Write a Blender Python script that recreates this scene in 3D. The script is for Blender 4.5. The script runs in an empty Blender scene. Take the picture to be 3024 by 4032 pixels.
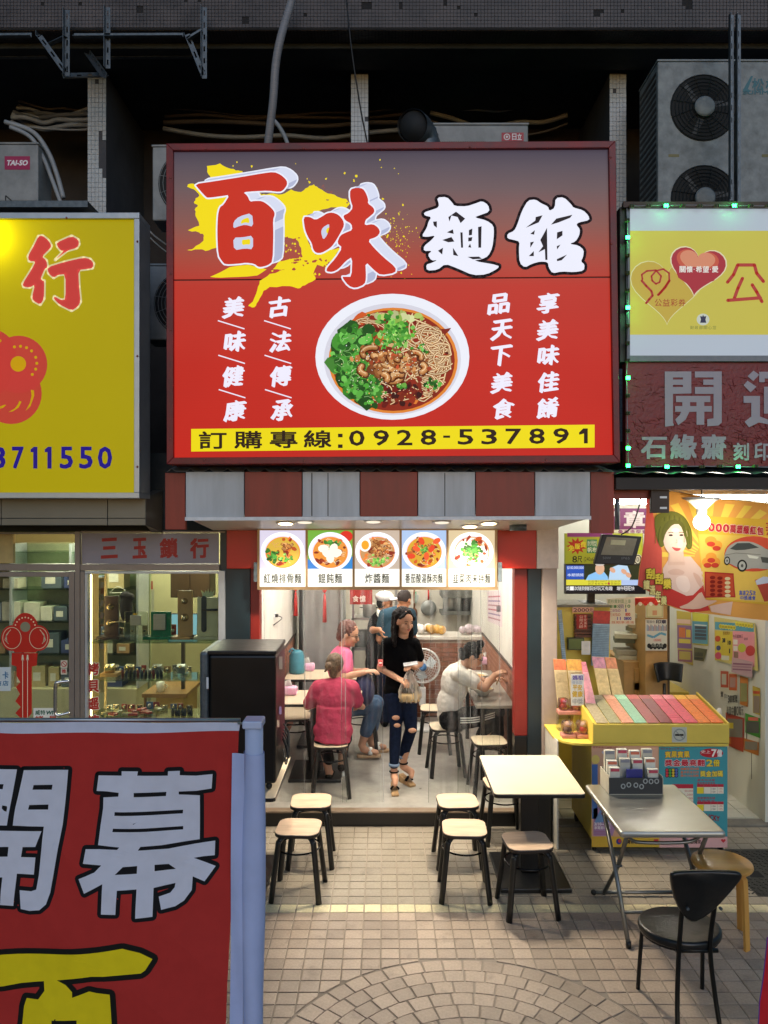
import bpy,bmesh,math,random
from mathutils import Vector,Matrix,Euler
from mathutils.geometry import tessellate_polygon
random.seed(7)
R = math.radians
PI = math.pi
scene = bpy.context.scene
C = scene.collection

# ------------------------------------------------------------------ camera, sky, exposure
F,CX,HY,HC = 3030.0,1512.0,2030.0,2.65      # focal length and horizon in photo pixels, eye height in metres
cam_d = bpy.data.cameras.new('camera');cam = bpy.data.objects.new('camera',cam_d);C.objects.link(cam)
cam.location = (0,0,HC);cam.rotation_euler = (PI/2,0,0)
cam_d.sensor_fit = 'HORIZONTAL';cam_d.sensor_width = 36.0;cam_d.lens = 36.0*F/3024.0
cam_d.shift_y = (HY-2016.0)/3024.0
cam_d.clip_start = 0.05;cam_d.clip_end = 400
scene.camera = cam
w = bpy.data.worlds.new('World');scene.world = w;w.use_nodes = True
nt = w.node_tree;nt.nodes.clear()
sky = nt.nodes.new('ShaderNodeTexSky');sky.sky_type = 'NISHITA';sky.sun_disc = False
sky.sun_elevation = R(7);sky.sun_rotation = R(180);sky.air_density = 1.2;sky.dust_density = 0.4;sky.ozone_density = 3.5
bg = nt.nodes.new('ShaderNodeBackground');bg.inputs[1].default_value = 0.125
wo = nt.nodes.new('ShaderNodeOutputWorld')
nt.links.new(sky.outputs[0],bg.inputs[0]);nt.links.new(bg.outputs[0],wo.inputs[0])
sun_d = bpy.data.lights.new('sun','SUN');sun_d.energy = 0.55;sun_d.angle = R(40);sun_d.color = (0.86,0.88,1.0)
sun = bpy.data.objects.new('sun',sun_d);C.objects.link(sun);sun.rotation_euler = (R(68),0,R(12));sun.location = (0,-6,9)
vs = scene.view_settings;vs.view_transform = 'Standard';vs.look = 'None';vs.exposure = 0.3;vs.gamma = 1.0;vs.use_curve_mapping = False
scene.render.engine = 'CYCLES'
scene.cycles.use_denoising = True
scene.cycles.max_bounces = 8;scene.cycles.transparent_max_bounces = 24
scene.cycles.sample_clamp_indirect = 4.0;scene.cycles.caustics_reflective = False;scene.cycles.caustics_refractive = False

# ------------------------------------------------------------------ pixel / world conversions
def P(px,py,Y): return Vector(((px-CX)/F*Y,Y,HC-(py-HY)/F*Y))
def X(px,Y): return (px-CX)/F*Y
def Z(py,Y): return HC-(py-HY)/F*Y
def G(px,py,z=0.0):
    Y = (HC-z)*F/(py-HY);return Vector(((px-CX)/F*Y,Y,z))

# ------------------------------------------------------------------ colours and materials
def lin(c):
    if isinstance(c,str):
        c = c.lstrip('#');c = [int(c[i:i+2],16)/255 for i in (0,2,4)]
    return tuple((v/12.92 if v <= .04045 else ((v+.055)/1.055)**2.4) for v in c)
MATS = {}
def pm(name,col,rough=.5,metal=0.,var=.12,scale=14.,bump=0.,emit=0.,spec=.5,trans=0.,coat=0.,stretch=None,var2=None):
    """procedural principled material: base colour broken up by two noises, roughness noise, optional bump"""
    if name in MATS: return MATS[name]
    m = bpy.data.materials.new(name);m.use_nodes = True;n = m.node_tree.nodes;l = m.node_tree.links
    b = n['Principled BSDF'];c = lin(col) if isinstance(col,str) else col
    tc = n.new('ShaderNodeTexCoord');src = tc.outputs['Object']
    if stretch:
        mp = n.new('ShaderNodeMapping');mp.inputs['Scale'].default_value = stretch;l.new(src,mp.inputs[0]);src = mp.outputs[0]
    no = n.new('ShaderNodeTexNoise');no.inputs['Scale'].default_value = scale;no.inputs['Detail'].default_value = 6;no.inputs['Roughness'].default_value = .62
    l.new(src,no.inputs['Vector'])
    rp = n.new('ShaderNodeValToRGB');rp.color_ramp.elements[0].position = .3;rp.color_ramp.elements[1].position = .7
    lo = tuple(max(0,v*(1-var)) for v in c);hi = tuple(min(1,v*(1+var)) for v in c)
    if var2: lo = lin(var2)
    rp.color_ramp.elements[0].color = (*lo,1);rp.color_ramp.elements[1].color = (*hi,1)
    l.new(no.outputs[0],rp.inputs[0]);l.new(rp.outputs[0],b.inputs['Base Color'])
    mr = n.new('ShaderNodeMapRange');mr.inputs[3].default_value = max(.02,rough-.08);mr.inputs[4].default_value = min(1,rough+.1)
    l.new(no.outputs[0],mr.inputs[0]);l.new(mr.outputs[0],b.inputs['Roughness'])
    b.inputs['Metallic'].default_value = metal;b.inputs['Specular IOR Level'].default_value = spec
    if coat: b.inputs['Coat Weight'].default_value = coat
    if trans: b.inputs['Transmission Weight'].default_value = trans
    if emit:
        l.new(rp.outputs[0],b.inputs['Emission Color']);b.inputs['Emission Strength'].default_value = emit
    if bump:
        bp = n.new('ShaderNodeBump');bp.inputs['Strength'].default_value = bump;bp.inputs['Distance'].default_value = .01
        n2 = n.new('ShaderNodeTexNoise');n2.inputs['Scale'].default_value = scale*4;n2.inputs['Detail'].default_value = 4
        l.new(src,n2.inputs['Vector']);l.new(n2.outputs[0],bp.inputs['Height']);l.new(bp.outputs[0],b.inputs['Normal'])
    MATS[name] = m;return m
def emitter(name,col,strength):
    if name in MATS: return MATS[name]
    m = bpy.data.materials.new(name);m.use_nodes = True;n = m.node_tree.nodes;n.clear()
    e = n.new('ShaderNodeEmission');e.inputs[0].default_value = (*lin(col),1);e.inputs[1].default_value = strength
    o = n.new('ShaderNodeOutputMaterial');m.node_tree.links.new(e.outputs[0],o.inputs[0]);MATS[name] = m;return m
def printmat(name,emit=0.,rough=.45,var=.06,scale=3.,spec=.4,alb=1.0):
    """printed film: colour from the print's own colour layer; lit from behind when emit > 0"""
    if name in MATS: return MATS[name]
    m = bpy.data.materials.new(name);m.use_nodes = True;n = m.node_tree.nodes;l = m.node_tree.links
    b = n['Principled BSDF'];a = n.new('ShaderNodeAttribute');a.attribute_name = 'Col'
    tc = n.new('ShaderNodeTexCoord');no = n.new('ShaderNodeTexNoise');no.inputs['Scale'].default_value = scale;no.inputs['Detail'].default_value = 3
    l.new(tc.outputs['Object'],no.inputs['Vector'])
    mr = n.new('ShaderNodeMapRange');mr.inputs[3].default_value = 1-var;mr.inputs[4].default_value = 1+var;l.new(no.outputs[0],mr.inputs[0])
    mx = n.new('ShaderNodeVectorMath');mx.operation = 'SCALE';l.new(a.outputs['Color'],mx.inputs[0]);l.new(mr.outputs[0],mx.inputs['Scale'])
    al = n.new('ShaderNodeVectorMath');al.operation = 'SCALE';al.inputs['Scale'].default_value = alb;l.new(mx.outputs[0],al.inputs[0])
    l.new(al.outputs[0],b.inputs['Base Color']);b.inputs['Roughness'].default_value = rough;b.inputs['Specular IOR Level'].default_value = spec
    if emit:
        l.new(mx.outputs[0],b.inputs['Emission Color']);b.inputs['Emission Strength'].default_value = emit
    MATS[name] = m;return m
def glassmat(name,tint='#ffffff',refl=.08,rough=.03,haze=.0):
    """thin clear sheet: lets light through, with a fresnel-like gloss and an optional milky share, streaked to imitate reflections"""
    if name in MATS: return MATS[name]
    m = bpy.data.materials.new(name);m.use_nodes = True;n = m.node_tree.nodes;l = m.node_tree.links;n.clear()
    t = n.new('ShaderNodeBsdfTransparent');t.inputs[0].default_value = (*lin(tint),1)
    g = n.new('ShaderNodeBsdfGlossy');g.inputs['Roughness'].default_value = rough
    lw = n.new('ShaderNodeLayerWeight');lw.inputs[0].default_value = .25
    mr = n.new('ShaderNodeMapRange');mr.inputs[3].default_value = refl*.5;mr.inputs[4].default_value = min(1,refl*6);l.new(lw.outputs['Facing'],mr.inputs[0])
    mx = n.new('ShaderNodeMixShader');l.new(mr.outputs[0],mx.inputs[0]);l.new(t.outputs[0],mx.inputs[1]);l.new(g.outputs[0],mx.inputs[2])
    out = mx.outputs[0]
    if haze:
        d = n.new('ShaderNodeBsdfTranslucent');d.inputs[0].default_value = (.85,.87,.88,1)
        tc = n.new('ShaderNodeTexCoord');mp = n.new('ShaderNodeMapping');mp.inputs['Scale'].default_value = (16,16,.45);l.new(tc.outputs['Object'],mp.inputs[0])
        no = n.new('ShaderNodeTexNoise');no.inputs['Scale'].default_value = 1.5;l.new(mp.outputs[0],no.inputs['Vector'])
        m2 = n.new('ShaderNodeMapRange');m2.inputs[1].default_value = .5;m2.inputs[2].default_value = .72;m2.inputs[3].default_value = haze*.3;m2.inputs[4].default_value = haze*4;l.new(no.outputs[0],m2.inputs[0])
        mx2 = n.new('ShaderNodeMixShader');l.new(m2.outputs[0],mx2.inputs[0]);l.new(out,mx2.inputs[1]);l.new(d.outputs[0],mx2.inputs[2]);out = mx2.outputs[0]
    o = n.new('ShaderNodeOutputMaterial');l.new(out,o.inputs[0]);MATS[name] = m;return m

# ------------------------------------------------------------------ things, parts, tags
WM = {}
def wm(o): return WM.get(o.name,Matrix.Identity(4)) if o is not None else Matrix.Identity(4)
def tag(o,label=None,cat=None,group=None,kind=None):
    if label: o['label'] = label
    if cat: o['category'] = cat
    if group: o['group'] = group
    if kind: o['kind'] = kind
    return o
def thing(name,label,cat,loc=(0,0,0),rz=0.,group=None):
    o = bpy.data.objects.new(name,None);C.objects.link(o);o.empty_display_size = .1
    o.location = loc;o.rotation_euler = (0,0,rz)
    WM[o.name] = Matrix.Translation(loc) @ Matrix.Rotation(rz,4,'Z')
    return tag(o,label,cat,group)
def copy_tree(o,loc,rz=0.,label=None,parent=None):
    c = o.copy();C.objects.link(c)
    if parent is None:
        c.location = loc;c.rotation_euler = (0,0,rz)
        if label: c['label'] = label
    else: c.parent = parent
    for ch in [x for x in bpy.data.objects if x.parent is o]: copy_tree(ch,None,0,None,c)
    return c
def link(name,me,mat,parent=None,smooth=False):
    o = bpy.data.objects.new(name,me);C.objects.link(o)
    if mat is not None: me.materials.append(mat)
    if smooth: me.polygons.foreach_set('use_smooth',[True]*len(me.polygons))
    if parent is not None: o.parent = parent
    WM[o.name] = wm(parent)
    return o

class MB:
    """collects shapes in world coordinates, then becomes ONE mesh object"""
    def __init__(s): s.v = [];s.f = []
    def add(s,vs,fs):
        o = len(s.v);s.v += [tuple(x) for x in vs];s.f += [tuple(i+o for i in f) for f in fs];return s
    def box(s,x0,x1,y0,y1,z0,z1,M=None):
        vs = [Vector(q) for q in ((x0,y0,z0),(x1,y0,z0),(x1,y1,z0),(x0,y1,z0),(x0,y0,z1),(x1,y0,z1),(x1,y1,z1),(x0,y1,z1))]
        if M is not None: vs = [M @ q for q in vs]
        return s.add(vs,[(0,3,2,1),(4,5,6,7),(0,1,5,4),(1,2,6,5),(2,3,7,6),(3,0,4,7)])
    def hexa(s,q8): return s.add(q8,[(0,3,2,1),(4,5,6,7),(0,1,5,4),(1,2,6,5),(2,3,7,6),(3,0,4,7)])
    def prism(s,pts,d,cap=True):
        """pts: planar outline (Vectors, ccw seen from -d), d: extrusion vector"""
        n = len(pts);d = Vector(d);pts = [Vector(p) for p in pts]
        vs = pts+[p+d for p in pts];fs = [(i,(i+1) % n,(i+1) % n+n,i+n) for i in range(n)]
        if cap: fs += [tuple(range(n-1,-1,-1)),tuple(range(n,2*n))]
        return s.add(vs,fs)
    def tube(s,path,r,seg=8,closed=False,cap=True,flat=1.0,up=None):
        path = [Vector(p) for p in path];n = len(path);rs = r if isinstance(r,(list,tuple)) else [r]*n
        rings = [];prev = None
        for i,p in enumerate(path):
            a = path[i-1] if (i > 0 or closed) else path[0];b = path[(i+1) % n] if (i < n-1 or closed) else path[-1]
            t = (b-a);t = t.normalized() if t.length > 1e-9 else Vector((0,0,1))
            if prev is None:
                u = Vector(up) if up else (Vector((0,0,1)) if abs(t.z) < .9 else Vector((1,0,0)))
            else: u = prev
            u = (u-t*u.dot(t));u = u.normalized() if u.length > 1e-6 else t.orthogonal().normalized()
            prev = u;w_ = t.cross(u)
            rings.append([p+(u*math.cos(2*PI*k/seg)*flat+w_*math.sin(2*PI*k/seg))*rs[i] for k in range(seg)])
        vs = [q for rg in rings for q in rg];fs = []
        m = n if closed else n-1
        for i in range(m):
            j = (i+1) % n
            for k in range(seg): fs.append((i*seg+k,i*seg+(k+1) % seg,j*seg+(k+1) % seg,j*seg+k))
        if cap and not closed: fs += [tuple(range(seg-1,-1,-1)),tuple((n-1)*seg+k for k in range(seg))]
        return s.add(vs,fs)
    def lathe(s,prof,c=(0,0,0),seg=20,M=None,sx=1.,sy=1.):
        """prof: (radius, height) pairs"""
        c = Vector(c);vs = [];fs = [];n = len(prof)
        for r,h in prof:
            for k in range(seg):
                q = Vector((r*sx*math.cos(2*PI*k/seg),r*sy*math.sin(2*PI*k/seg),h));vs.append((M @ q if M is not None else q)+c)
        for i in range(n-1):
            for k in range(seg): fs.append((i*seg+k,i*seg+(k+1) % seg,(i+1)*seg+(k+1) % seg,(i+1)*seg+k))
        fs += [tuple(range(seg-1,-1,-1)),tuple((n-1)*seg+k for k in range(seg))]
        return s.add(vs,fs)
    def ball(s,c,r,seg=12,rings=8,sc=(1,1,1),M=None):
        c = Vector(c);vs = [];fs = []
        for i in range(rings+1):
            a = PI*i/rings
            for k in range(seg):
                q = Vector((r*sc[0]*math.sin(a)*math.cos(2*PI*k/seg),r*sc[1]*math.sin(a)*math.sin(2*PI*k/seg),r*sc[2]*math.cos(a)))
                vs.append((M @ q if M is not None else q)+c)
        for i in range(rings):
            for k in range(seg): fs.append((i*seg+k,(i+1)*seg+k,(i+1)*seg+(k+1) % seg,i*seg+(k+1) % seg))
        return s.add(vs,fs)
    def cap(s,a,b,ra,rb,seg=12):
        """tapered capsule"""
        a = Vector(a);b = Vector(b);d = b-a;L = d.length;t = d/L if L > 1e-6 else Vector((0,0,1))
        u = t.orthogonal().normalized();w_ = t.cross(u);prof = []
        for i in range(5): an = PI/2*i/4;prof.append((ra*max(.02,math.sin(an)),-ra*math.cos(an)))
        for i in range(5): an = PI/2*i/4;prof.append((rb*max(.02,math.cos(an)),L+rb*math.sin(an)))
        vs = [];fs = []
        for r,h in prof:
            for k in range(seg): vs.append(a+t*h+(u*math.cos(2*PI*k/seg)+w_*math.sin(2*PI*k/seg))*r)
        for i in range(len(prof)-1):
            for k in range(seg): fs.append((i*seg+k,i*seg+(k+1) % seg,(i+1)*seg+(k+1) % seg,(i+1)*seg+k))
        fs += [tuple(range(seg-1,-1,-1)),tuple((len(prof)-1)*seg+k for k in range(seg))]
        return s.add(vs,fs)
    def grid(s,fn,nu,nv):
        vs = [fn(i/nu,j/nv) for j in range(nv+1) for i in range(nu+1)]
        fs = [(j*(nu+1)+i,j*(nu+1)+i+1,(j+1)*(nu+1)+i+1,(j+1)*(nu+1)+i) for j in range(nv) for i in range(nu)]
        return s.add(vs,fs)
    def mesh(s,name,parent=None):
        me = bpy.data.meshes.new(name);mi = wm(parent).inverted()
        vs = [tuple(mi @ Vector(q)) for q in s.v] if parent is not None else s.v
        me.from_pydata(vs,[],s.f);me.update();return me
    def build(s,name,mat,parent=None,smooth=False,bevel=0.,seg=2,label=None):
        o = link(name,s.mesh(name,parent),mat,parent,smooth)
        if bevel:
            md = o.modifiers.new('bevel','BEVEL');md.width = bevel;md.segments = seg;md.limit_method = 'ANGLE';md.angle_limit = R(40)
        if label: o['label'] = label
        return o
def box(name,mat,x0,x1,y0,y1,z0,z1,parent=None,bevel=0.,**k): return MB().box(x0,x1,y0,y1,z0,z1).build(name,mat,parent,bevel=bevel,**k)
def structure(o): o['kind'] = 'structure';return o
def smooth_path(pts,n=6):
    pts = [Vector(p) for p in pts];out = []
    for i in range(len(pts)-1):
        p0 = pts[max(0,i-1)];p1 = pts[i];p2 = pts[i+1];p3 = pts[min(len(pts)-1,i+2)]
        for k in range(n):
            t = k/n;out.append(.5*((2*p1)+(p2-p0)*t+(2*p0-5*p1+4*p2-p3)*t*t+(3*p1-p0-3*p2+p3)*t**3))
    out.append(pts[-1]);return out
def rrect(x0,x1,y0,y1,r,n=4):
    out = []
    for cx,cy,a0 in ((x1-r,y0+r,-90),(x1-r,y1-r,0),(x0+r,y1-r,90),(x0+r,y0+r,180)):
        for k in range(n+1): a = R(a0+90*k/n);out.append((cx+r*math.cos(a),cy+r*math.sin(a)))
    return out

# ------------------------------------------------------------------ flat print: coloured shapes and lettering on a panel
_TXT = {}
def glyphs(body,bold=0.):
    key = (body,bold)
    if key not in _TXT:
        cu = bpy.data.curves.new('lettering','FONT');cu.body = body;cu.size = 1;cu.offset = bold;cu.resolution_u = 2
        ob = bpy.data.objects.new('lettering',cu);me = ob.to_mesh()
        vs = [(q.co.x,q.co.y) for q in me.vertices];fs = [tuple(p.vertices) for p in me.polygons]
        ob.to_mesh_clear();bpy.data.objects.remove(ob);bpy.data.curves.remove(cu)
        _TXT[key] = (vs,fs)
    return _TXT[key]
class Print:
    """2D art in photo pixels, laid on a plane (point + normal) at its real depth; layer = stacking order"""
    def __init__(s,Y=None,point=None,normal=(0,-1,0),eps=.0006):
        s.pt = Vector(point) if point is not None else Vector((0,Y,0));s.n = Vector(normal).normalized();s.eps = eps
        s.v = [];s.f = [];s.c = [];s.layer = 0.
    def map(s,px,py,layer=None):
        d = Vector(((px-CX)/F,1,-(py-HY)/F));o = Vector((0,0,HC))
        t = (s.pt-o).dot(s.n)/d.dot(s.n);return o+d*t+s.n*((s.layer if layer is None else layer)*s.eps)
    def tri(s,pts,faces,col):
        o = len(s.v);s.v += [s.map(*p) for p in pts];c = lin(col) if isinstance(col,str) else col
        for f in faces: s.f.append(tuple(i+o for i in f));s.c.append(c)
    def poly(s,pts,col,holes=()):
        loops = [[Vector((p[0],p[1],0)) for p in q] for q in (pts,*holes)]
        flat = [p for q in (pts,*holes) for p in q]
        s.tri(flat,tessellate_polygon(loops),col)
    def rect(s,x0,y0,x1,y1,col): s.tri([(x0,y0),(x1,y0),(x1,y1),(x0,y1)],[(0,1,2,3)],col)
    def ell(s,cx,cy,rx,ry,col,n=28,rot=0.):
        c,d = math.cos(R(rot)),math.sin(R(rot))
        s.tri([(cx+rx*math.cos(2*PI*k/n)*c-ry*math.sin(2*PI*k/n)*d,cy+rx*math.cos(2*PI*k/n)*d+ry*math.sin(2*PI*k/n)*c) for k in range(n)],[tuple(range(n))],col)
    def line(s,pts,w_,col,round_=False):
        for a,b in zip(pts,pts[1:]):
            dx,dy = b[0]-a[0],b[1]-a[1];L = math.hypot(dx,dy) or 1;nx,ny = -dy/L*w_/2,dx/L*w_/2
            s.tri([(a[0]+nx,a[1]+ny),(b[0]+nx,b[1]+ny),(b[0]-nx,b[1]-ny),(a[0]-nx,a[1]-ny)],[(0,1,2,3)],col)
        if round_:
            for p in pts: s.ell(p[0],p[1],w_/2,w_/2,col,10)
    def outline(s,loops,w_,col):
        for q in loops: s.line(list(q)+[q[0]],w_,col,True)
    def text(s,body,x0,y0,x1,y1,col,bold=.0,shear=0.,rise=0.,out=None,outw=.05,keep=False,nib=None):
        """lettering stretched into the pixel box x0..x1, y0 (top)..y1; bold and outline thicken the strokes (share of the height)"""
        vs,fs = glyphs(body)
        if not vs: return
        ax = min(p[0] for p in vs);bx = max(p[0] for p in vs);ay = min(p[1] for p in vs);by = max(p[1] for p in vs)
        wx = (bx-ax) or 1;wy = (by-ay) or 1;L0 = s.layer
        for k,(b,c) in enumerate(([(bold+outw,out)] if out else [])+[(bold,col)]):
            rr = b*abs(y1-y0);m = bold*abs(y1-y0)
            sx = (x1-x0-2*m)/wx;sy = (y1-y0-2*m)/wy
            if keep: sx = sy = min(sx,sy)
            ox = (x0+x1)/2-sx*wx/2;oy = (y0+y1)/2+sy*wy/2
            base = [(ox+(a-ax)*sx+shear*((q-ay)*sy-sy*wy/2),oy-(q-ay)*sy-rise*((a-ax)*sx-sx*wx/2)) for a,q in vs]
            offs = [(0,0)] if b <= 0 else ([(rr*math.cos(PI/4+i*PI/2)*1.2,rr*math.sin(PI/4+i*PI/2)*1.2) for i in range(4)] if k == 0 and not out or k == 1 else
                    [(rr*f*math.cos(i*PI/5),rr*f*math.sin(i*PI/5)) for f in (1.,.5) for i in range(10)])
            if nib: offs = [(nib[0]*t*(y1-y0),nib[1]*t*(y1-y0)) for t in (-1,-.5,0,.5,1)]
            s.layer = L0+(1 if out and k == 1 else 0)
            for i,(dx,dy) in enumerate(offs):
                s.layer += .012
                s.tri([(x+dx,y+dy) for x,y in base],fs,c)
        s.layer = L0
    def chars(s,body,boxes,col,**k):
        for ch,b in zip(body,boxes): s.text(ch,*b,col,**k)
    def row(s,body,x0,y0,x1,y1,col,gap=.15,**k):
        n = len(body);w_ = (x1-x0)/(n+(n-1)*gap)
        for i,ch in enumerate(body):
            if ch != ' ': s.text(ch,x0+i*w_*(1+gap),y0,x0+i*w_*(1+gap)+w_,y1,col,**k)
    def col_(s,body,x0,y0,x1,y1,col,gap=.12,**k):
        n = len(body);h = (y1-y0)/(n+(n-1)*gap)
        for i,ch in enumerate(body): s.text(ch,x0,y0+i*h*(1+gap),x1,y0+i*h*(1+gap)+h,col,**k)
    def build(s,name,mat,parent=None,warp=None,maxlen=.03):
        me = bpy.data.meshes.new(name);mi = wm(parent).inverted()
        if warp:                                   # cut long faces so that the print can follow bending cloth
            vs = [Vector(q) for q in s.v];fs,cs = [],[];todo = []
            for f,c in zip(s.f,s.c):
                for k in range(1,len(f)-1): todo.append((f[0],f[k],f[k+1],c))
            mid = {}
            while todo:
                a,b,c,col = todo.pop();L = [((vs[a]-vs[b]).length,a,b,c),((vs[b]-vs[c]).length,b,c,a),((vs[c]-vs[a]).length,c,a,b)];m_ = max(L)
                if m_[0] <= maxlen: fs.append((a,b,c));cs.append(col);continue
                _,p,q,r_ = m_;key = (min(p,q),max(p,q))
                if key not in mid: vs.append((vs[p]+vs[q])/2);mid[key] = len(vs)-1
                k = mid[key];todo += [(p,k,r_,col),(k,q,r_,col)]
            s.v,s.f,s.c = [warp(q) for q in vs],fs,cs
        me.from_pydata([tuple(mi @ q) for q in s.v],[],s.f);me.update()
        at = me.color_attributes.new('Col','FLOAT_COLOR','CORNER');buf = []
        for p,c in zip(me.polygons,s.c): buf += [c[0],c[1],c[2],1.]*p.loop_total
        at.data.foreach_set('color',buf)
        return link(name,me,mat,parent)
# ================================================================== GROUND
ORD = ('first','second','third','fourth','fifth','sixth','seventh','eighth','ninth','tenth','eleventh','twelfth','thirteenth','fourteenth','fifteenth')
def tilemat(name,col,rough=.5):
    m = pm(name,col,rough,var=.16,scale=60,bump=.25)
    n = m.node_tree.nodes;l = m.node_tree.links;b = n['Principled BSDF'];src = b.inputs['Base Color'].links[0].from_socket
    oi = n.new('ShaderNodeObjectInfo');tc = n.new('ShaderNodeNewGeometry');no = n.new('ShaderNodeTexNoise');no.inputs['Scale'].default_value = 1.7;no.inputs['Detail'].default_value = 5
    l.new(tc.outputs['Position'],no.inputs['Vector'])
    ad = n.new('ShaderNodeMath');ad.operation = 'MULTIPLY_ADD';ad.inputs[1].default_value = .34;ad.inputs[2].default_value = .48;l.new(oi.outputs['Random'],ad.inputs[0])
    a2 = n.new('ShaderNodeMath');a2.operation = 'MULTIPLY_ADD';a2.inputs[1].default_value = .75;l.new(no.outputs[0],a2.inputs[0]);l.new(ad.outputs[0],a2.inputs[2])
    sc = n.new('ShaderNodeVectorMath');sc.operation = 'SCALE';l.new(src,sc.inputs[0]);l.new(a2.outputs[0],sc.inputs['Scale']);l.new(sc.outputs[0],b.inputs['Base Color'])
    st = n.new('ShaderNodeTexNoise');st.inputs['Scale'].default_value = 5.5;st.inputs['Detail'].default_value = 8;st.inputs['Roughness'].default_value = .7;l.new(tc.outputs['Position'],st.inputs['Vector'])
    sr = n.new('ShaderNodeMapRange');sr.inputs[1].default_value = .56;sr.inputs[2].default_value = .72;sr.inputs[3].default_value = 1;sr.inputs[4].default_value = .62;l.new(st.outputs[0],sr.inputs[0])
    s2 = n.new('ShaderNodeVectorMath');s2.operation = 'SCALE';l.new(sc.outputs[0],s2.inputs[0]);l.new(sr.outputs[0],s2.inputs['Scale']);l.new(s2.outputs[0],b.inputs['Base Color'])
    return m
M_terra = tilemat('terracotta tile','#a89583',.42)
M_greyt = tilemat('grey beige tile','#988d7c',.42)
M_cream = tilemat('cream tile','#dccfa6',.42)
M_grout = pm('grout','#a3978a',.9,var=.15,scale=1.3,var2='#72675a')
M_asph = pm('asphalt','#3a3a3b',.9,var=.2,scale=40,bump=.3)
structure(MB().box(-60,60,-60,60,-.3,-.03).build('ground',M_asph))
pave = structure(MB().box(-6,6,.6,6.62,-.029,-.0055).build('pavement',M_grout))
PX,PY,Y0 = .1143,.1080,5.142        # tile pitch and the line where the cream band starts
FC,FR = Vector((.43,3.545)),1.05     # centre and radius of the fan pattern
def chamfer_tile(poly,h=.006,ch=.004):
    """poly: ccw outline; a tile with a chamfered top edge"""
    n = len(poly);c = Vector((sum(p[0] for p in poly)/n,sum(p[1] for p in poly)/n))
    ins = [c+(Vector(p)-c)*(1-ch/max(.02,(Vector(p)-c).length)*1.3) for p in poly]
    vs = [(p[0],p[1],-h) for p in poly]+[(p[0],p[1],-.0015) for p in poly]+[(p[0],p[1],0) for p in ins]
    fs = [(i,(i+1) % n,n+(i+1) % n,n+i) for i in range(n)]+[(n+i,n+(i+1) % n,2*n+(i+1) % n,2*n+i) for i in range(n)]+[tuple(2*n+i for i in range(n))]
    return vs,fs
def clip_circle(poly):
    """keep what lies outside the fan circle, cut along the tangent nearest the tile"""
    c = Vector((sum(p[0] for p in poly)/4,sum(p[1] for p in poly)/4));d = (c-FC);dn = d.normalized()
    lim = FR+.008;out = []
    f = lambda p: (Vector(p)-FC).dot(dn)-lim
    if all(f(p) > 0 for p in poly): return poly
    for i in range(len(poly)):
        a,b = poly[i],poly[(i+1) % len(poly)];fa,fb = f(a),f(b)
        if fa > 0: out.append(a)
        if fa*fb < 0: t = fa/(fa-fb);out.append((a[0]+(b[0]-a[0])*t,a[1]+(b[1]-a[1])*t))
    return out
tiles = []                                # (centre, outline, material)
g = .0038
for r in range(-11,14):
    ya = Y0+r*PY;yb = ya+PY
    mt = M_cream if r == 0 else (M_terra if r < 0 else M_greyt)
    if yb > 6.56: break
    for q in range(-19,32):
        xa = -.02+q*PX;xb = xa+PX
        gx = g+random.uniform(-.0012,.0012)
        poly = clip_circle([(xa+gx,ya+g),(xb-gx,ya+g),(xb-gx,yb-g),(xa+gx,yb-g)])
        if len(poly) < 3: continue
        ar = abs(sum(poly[i][0]*poly[(i+1) % len(poly)][1]-poly[(i+1) % len(poly)][0]*poly[i][1] for i in range(len(poly))))/2
        if ar < .0012: continue
        if xa > 2.50 and ya > 5.30 and yb < 6.15: continue    # manhole
        tiles.append((poly,mt))
ring = FR-.006
while ring > .3:
    inner = ring-.105;n = max(8,round(2*PI*(ring-.05)/.118));off = random.random()
    for k in range(n):
        a0 = 2*PI*(k+off)/n;a1 = 2*PI*(k+1+off)/n;da = random.uniform(.03,.06)*(a1-a0)
        a0 += da;a1 -= random.uniform(.03,.05)*(a1-a0)
        am = (a0+a1)/2
        poly = [(FC.x+r_*math.cos(a),FC.y+r_*math.sin(a)) for r_,a in ((inner+.004,a0),(ring-.003,a0),(ring-.0005,am),(ring-.003,a1),(inner+.004,a1))][::-1]
        if max(p[1] for p in poly) < 3.6: continue
        tiles.append((poly,M_terra))
    ring = inner
def seen(poly):
    c = Vector((sum(p[0] for p in poly)/len(poly),sum(p[1] for p in poly)/len(poly)))
    px = CX+c.x/c.y*F;py = HY+HC/c.y*F
    return 1040 < px < 3040 and py < 4060,c.y
vis = sorted([t for t in tiles if seen(t[0])[0]],key=lambda t: seen(t[0])[1]);rest = [t for t in tiles if not seen(t[0])[0]]
_share = {}
for poly,mt in vis[:300]:
    c = (sum(p[0] for p in poly)/len(poly),sum(p[1] for p in poly)/len(poly))
    loc = [(p[0]-c[0],p[1]-c[1]) for p in poly]
    key = (mt.name,tuple(round(v,3) for p in loc for v in p))
    if key not in _share:
        vs_,fs_ = chamfer_tile(loc);me = bpy.data.meshes.new('tile');me.from_pydata(vs_,[],fs_);me.materials.append(mt);_share[key] = me
    o = bpy.data.objects.new('tile',_share[key]);C.objects.link(o);o.parent = pave
    o.location = (c[0],c[1],random.uniform(-.001,.0012));o.rotation_euler = (random.uniform(-.008,.008),random.uniform(-.008,.008),random.uniform(-.012,.012))
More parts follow.
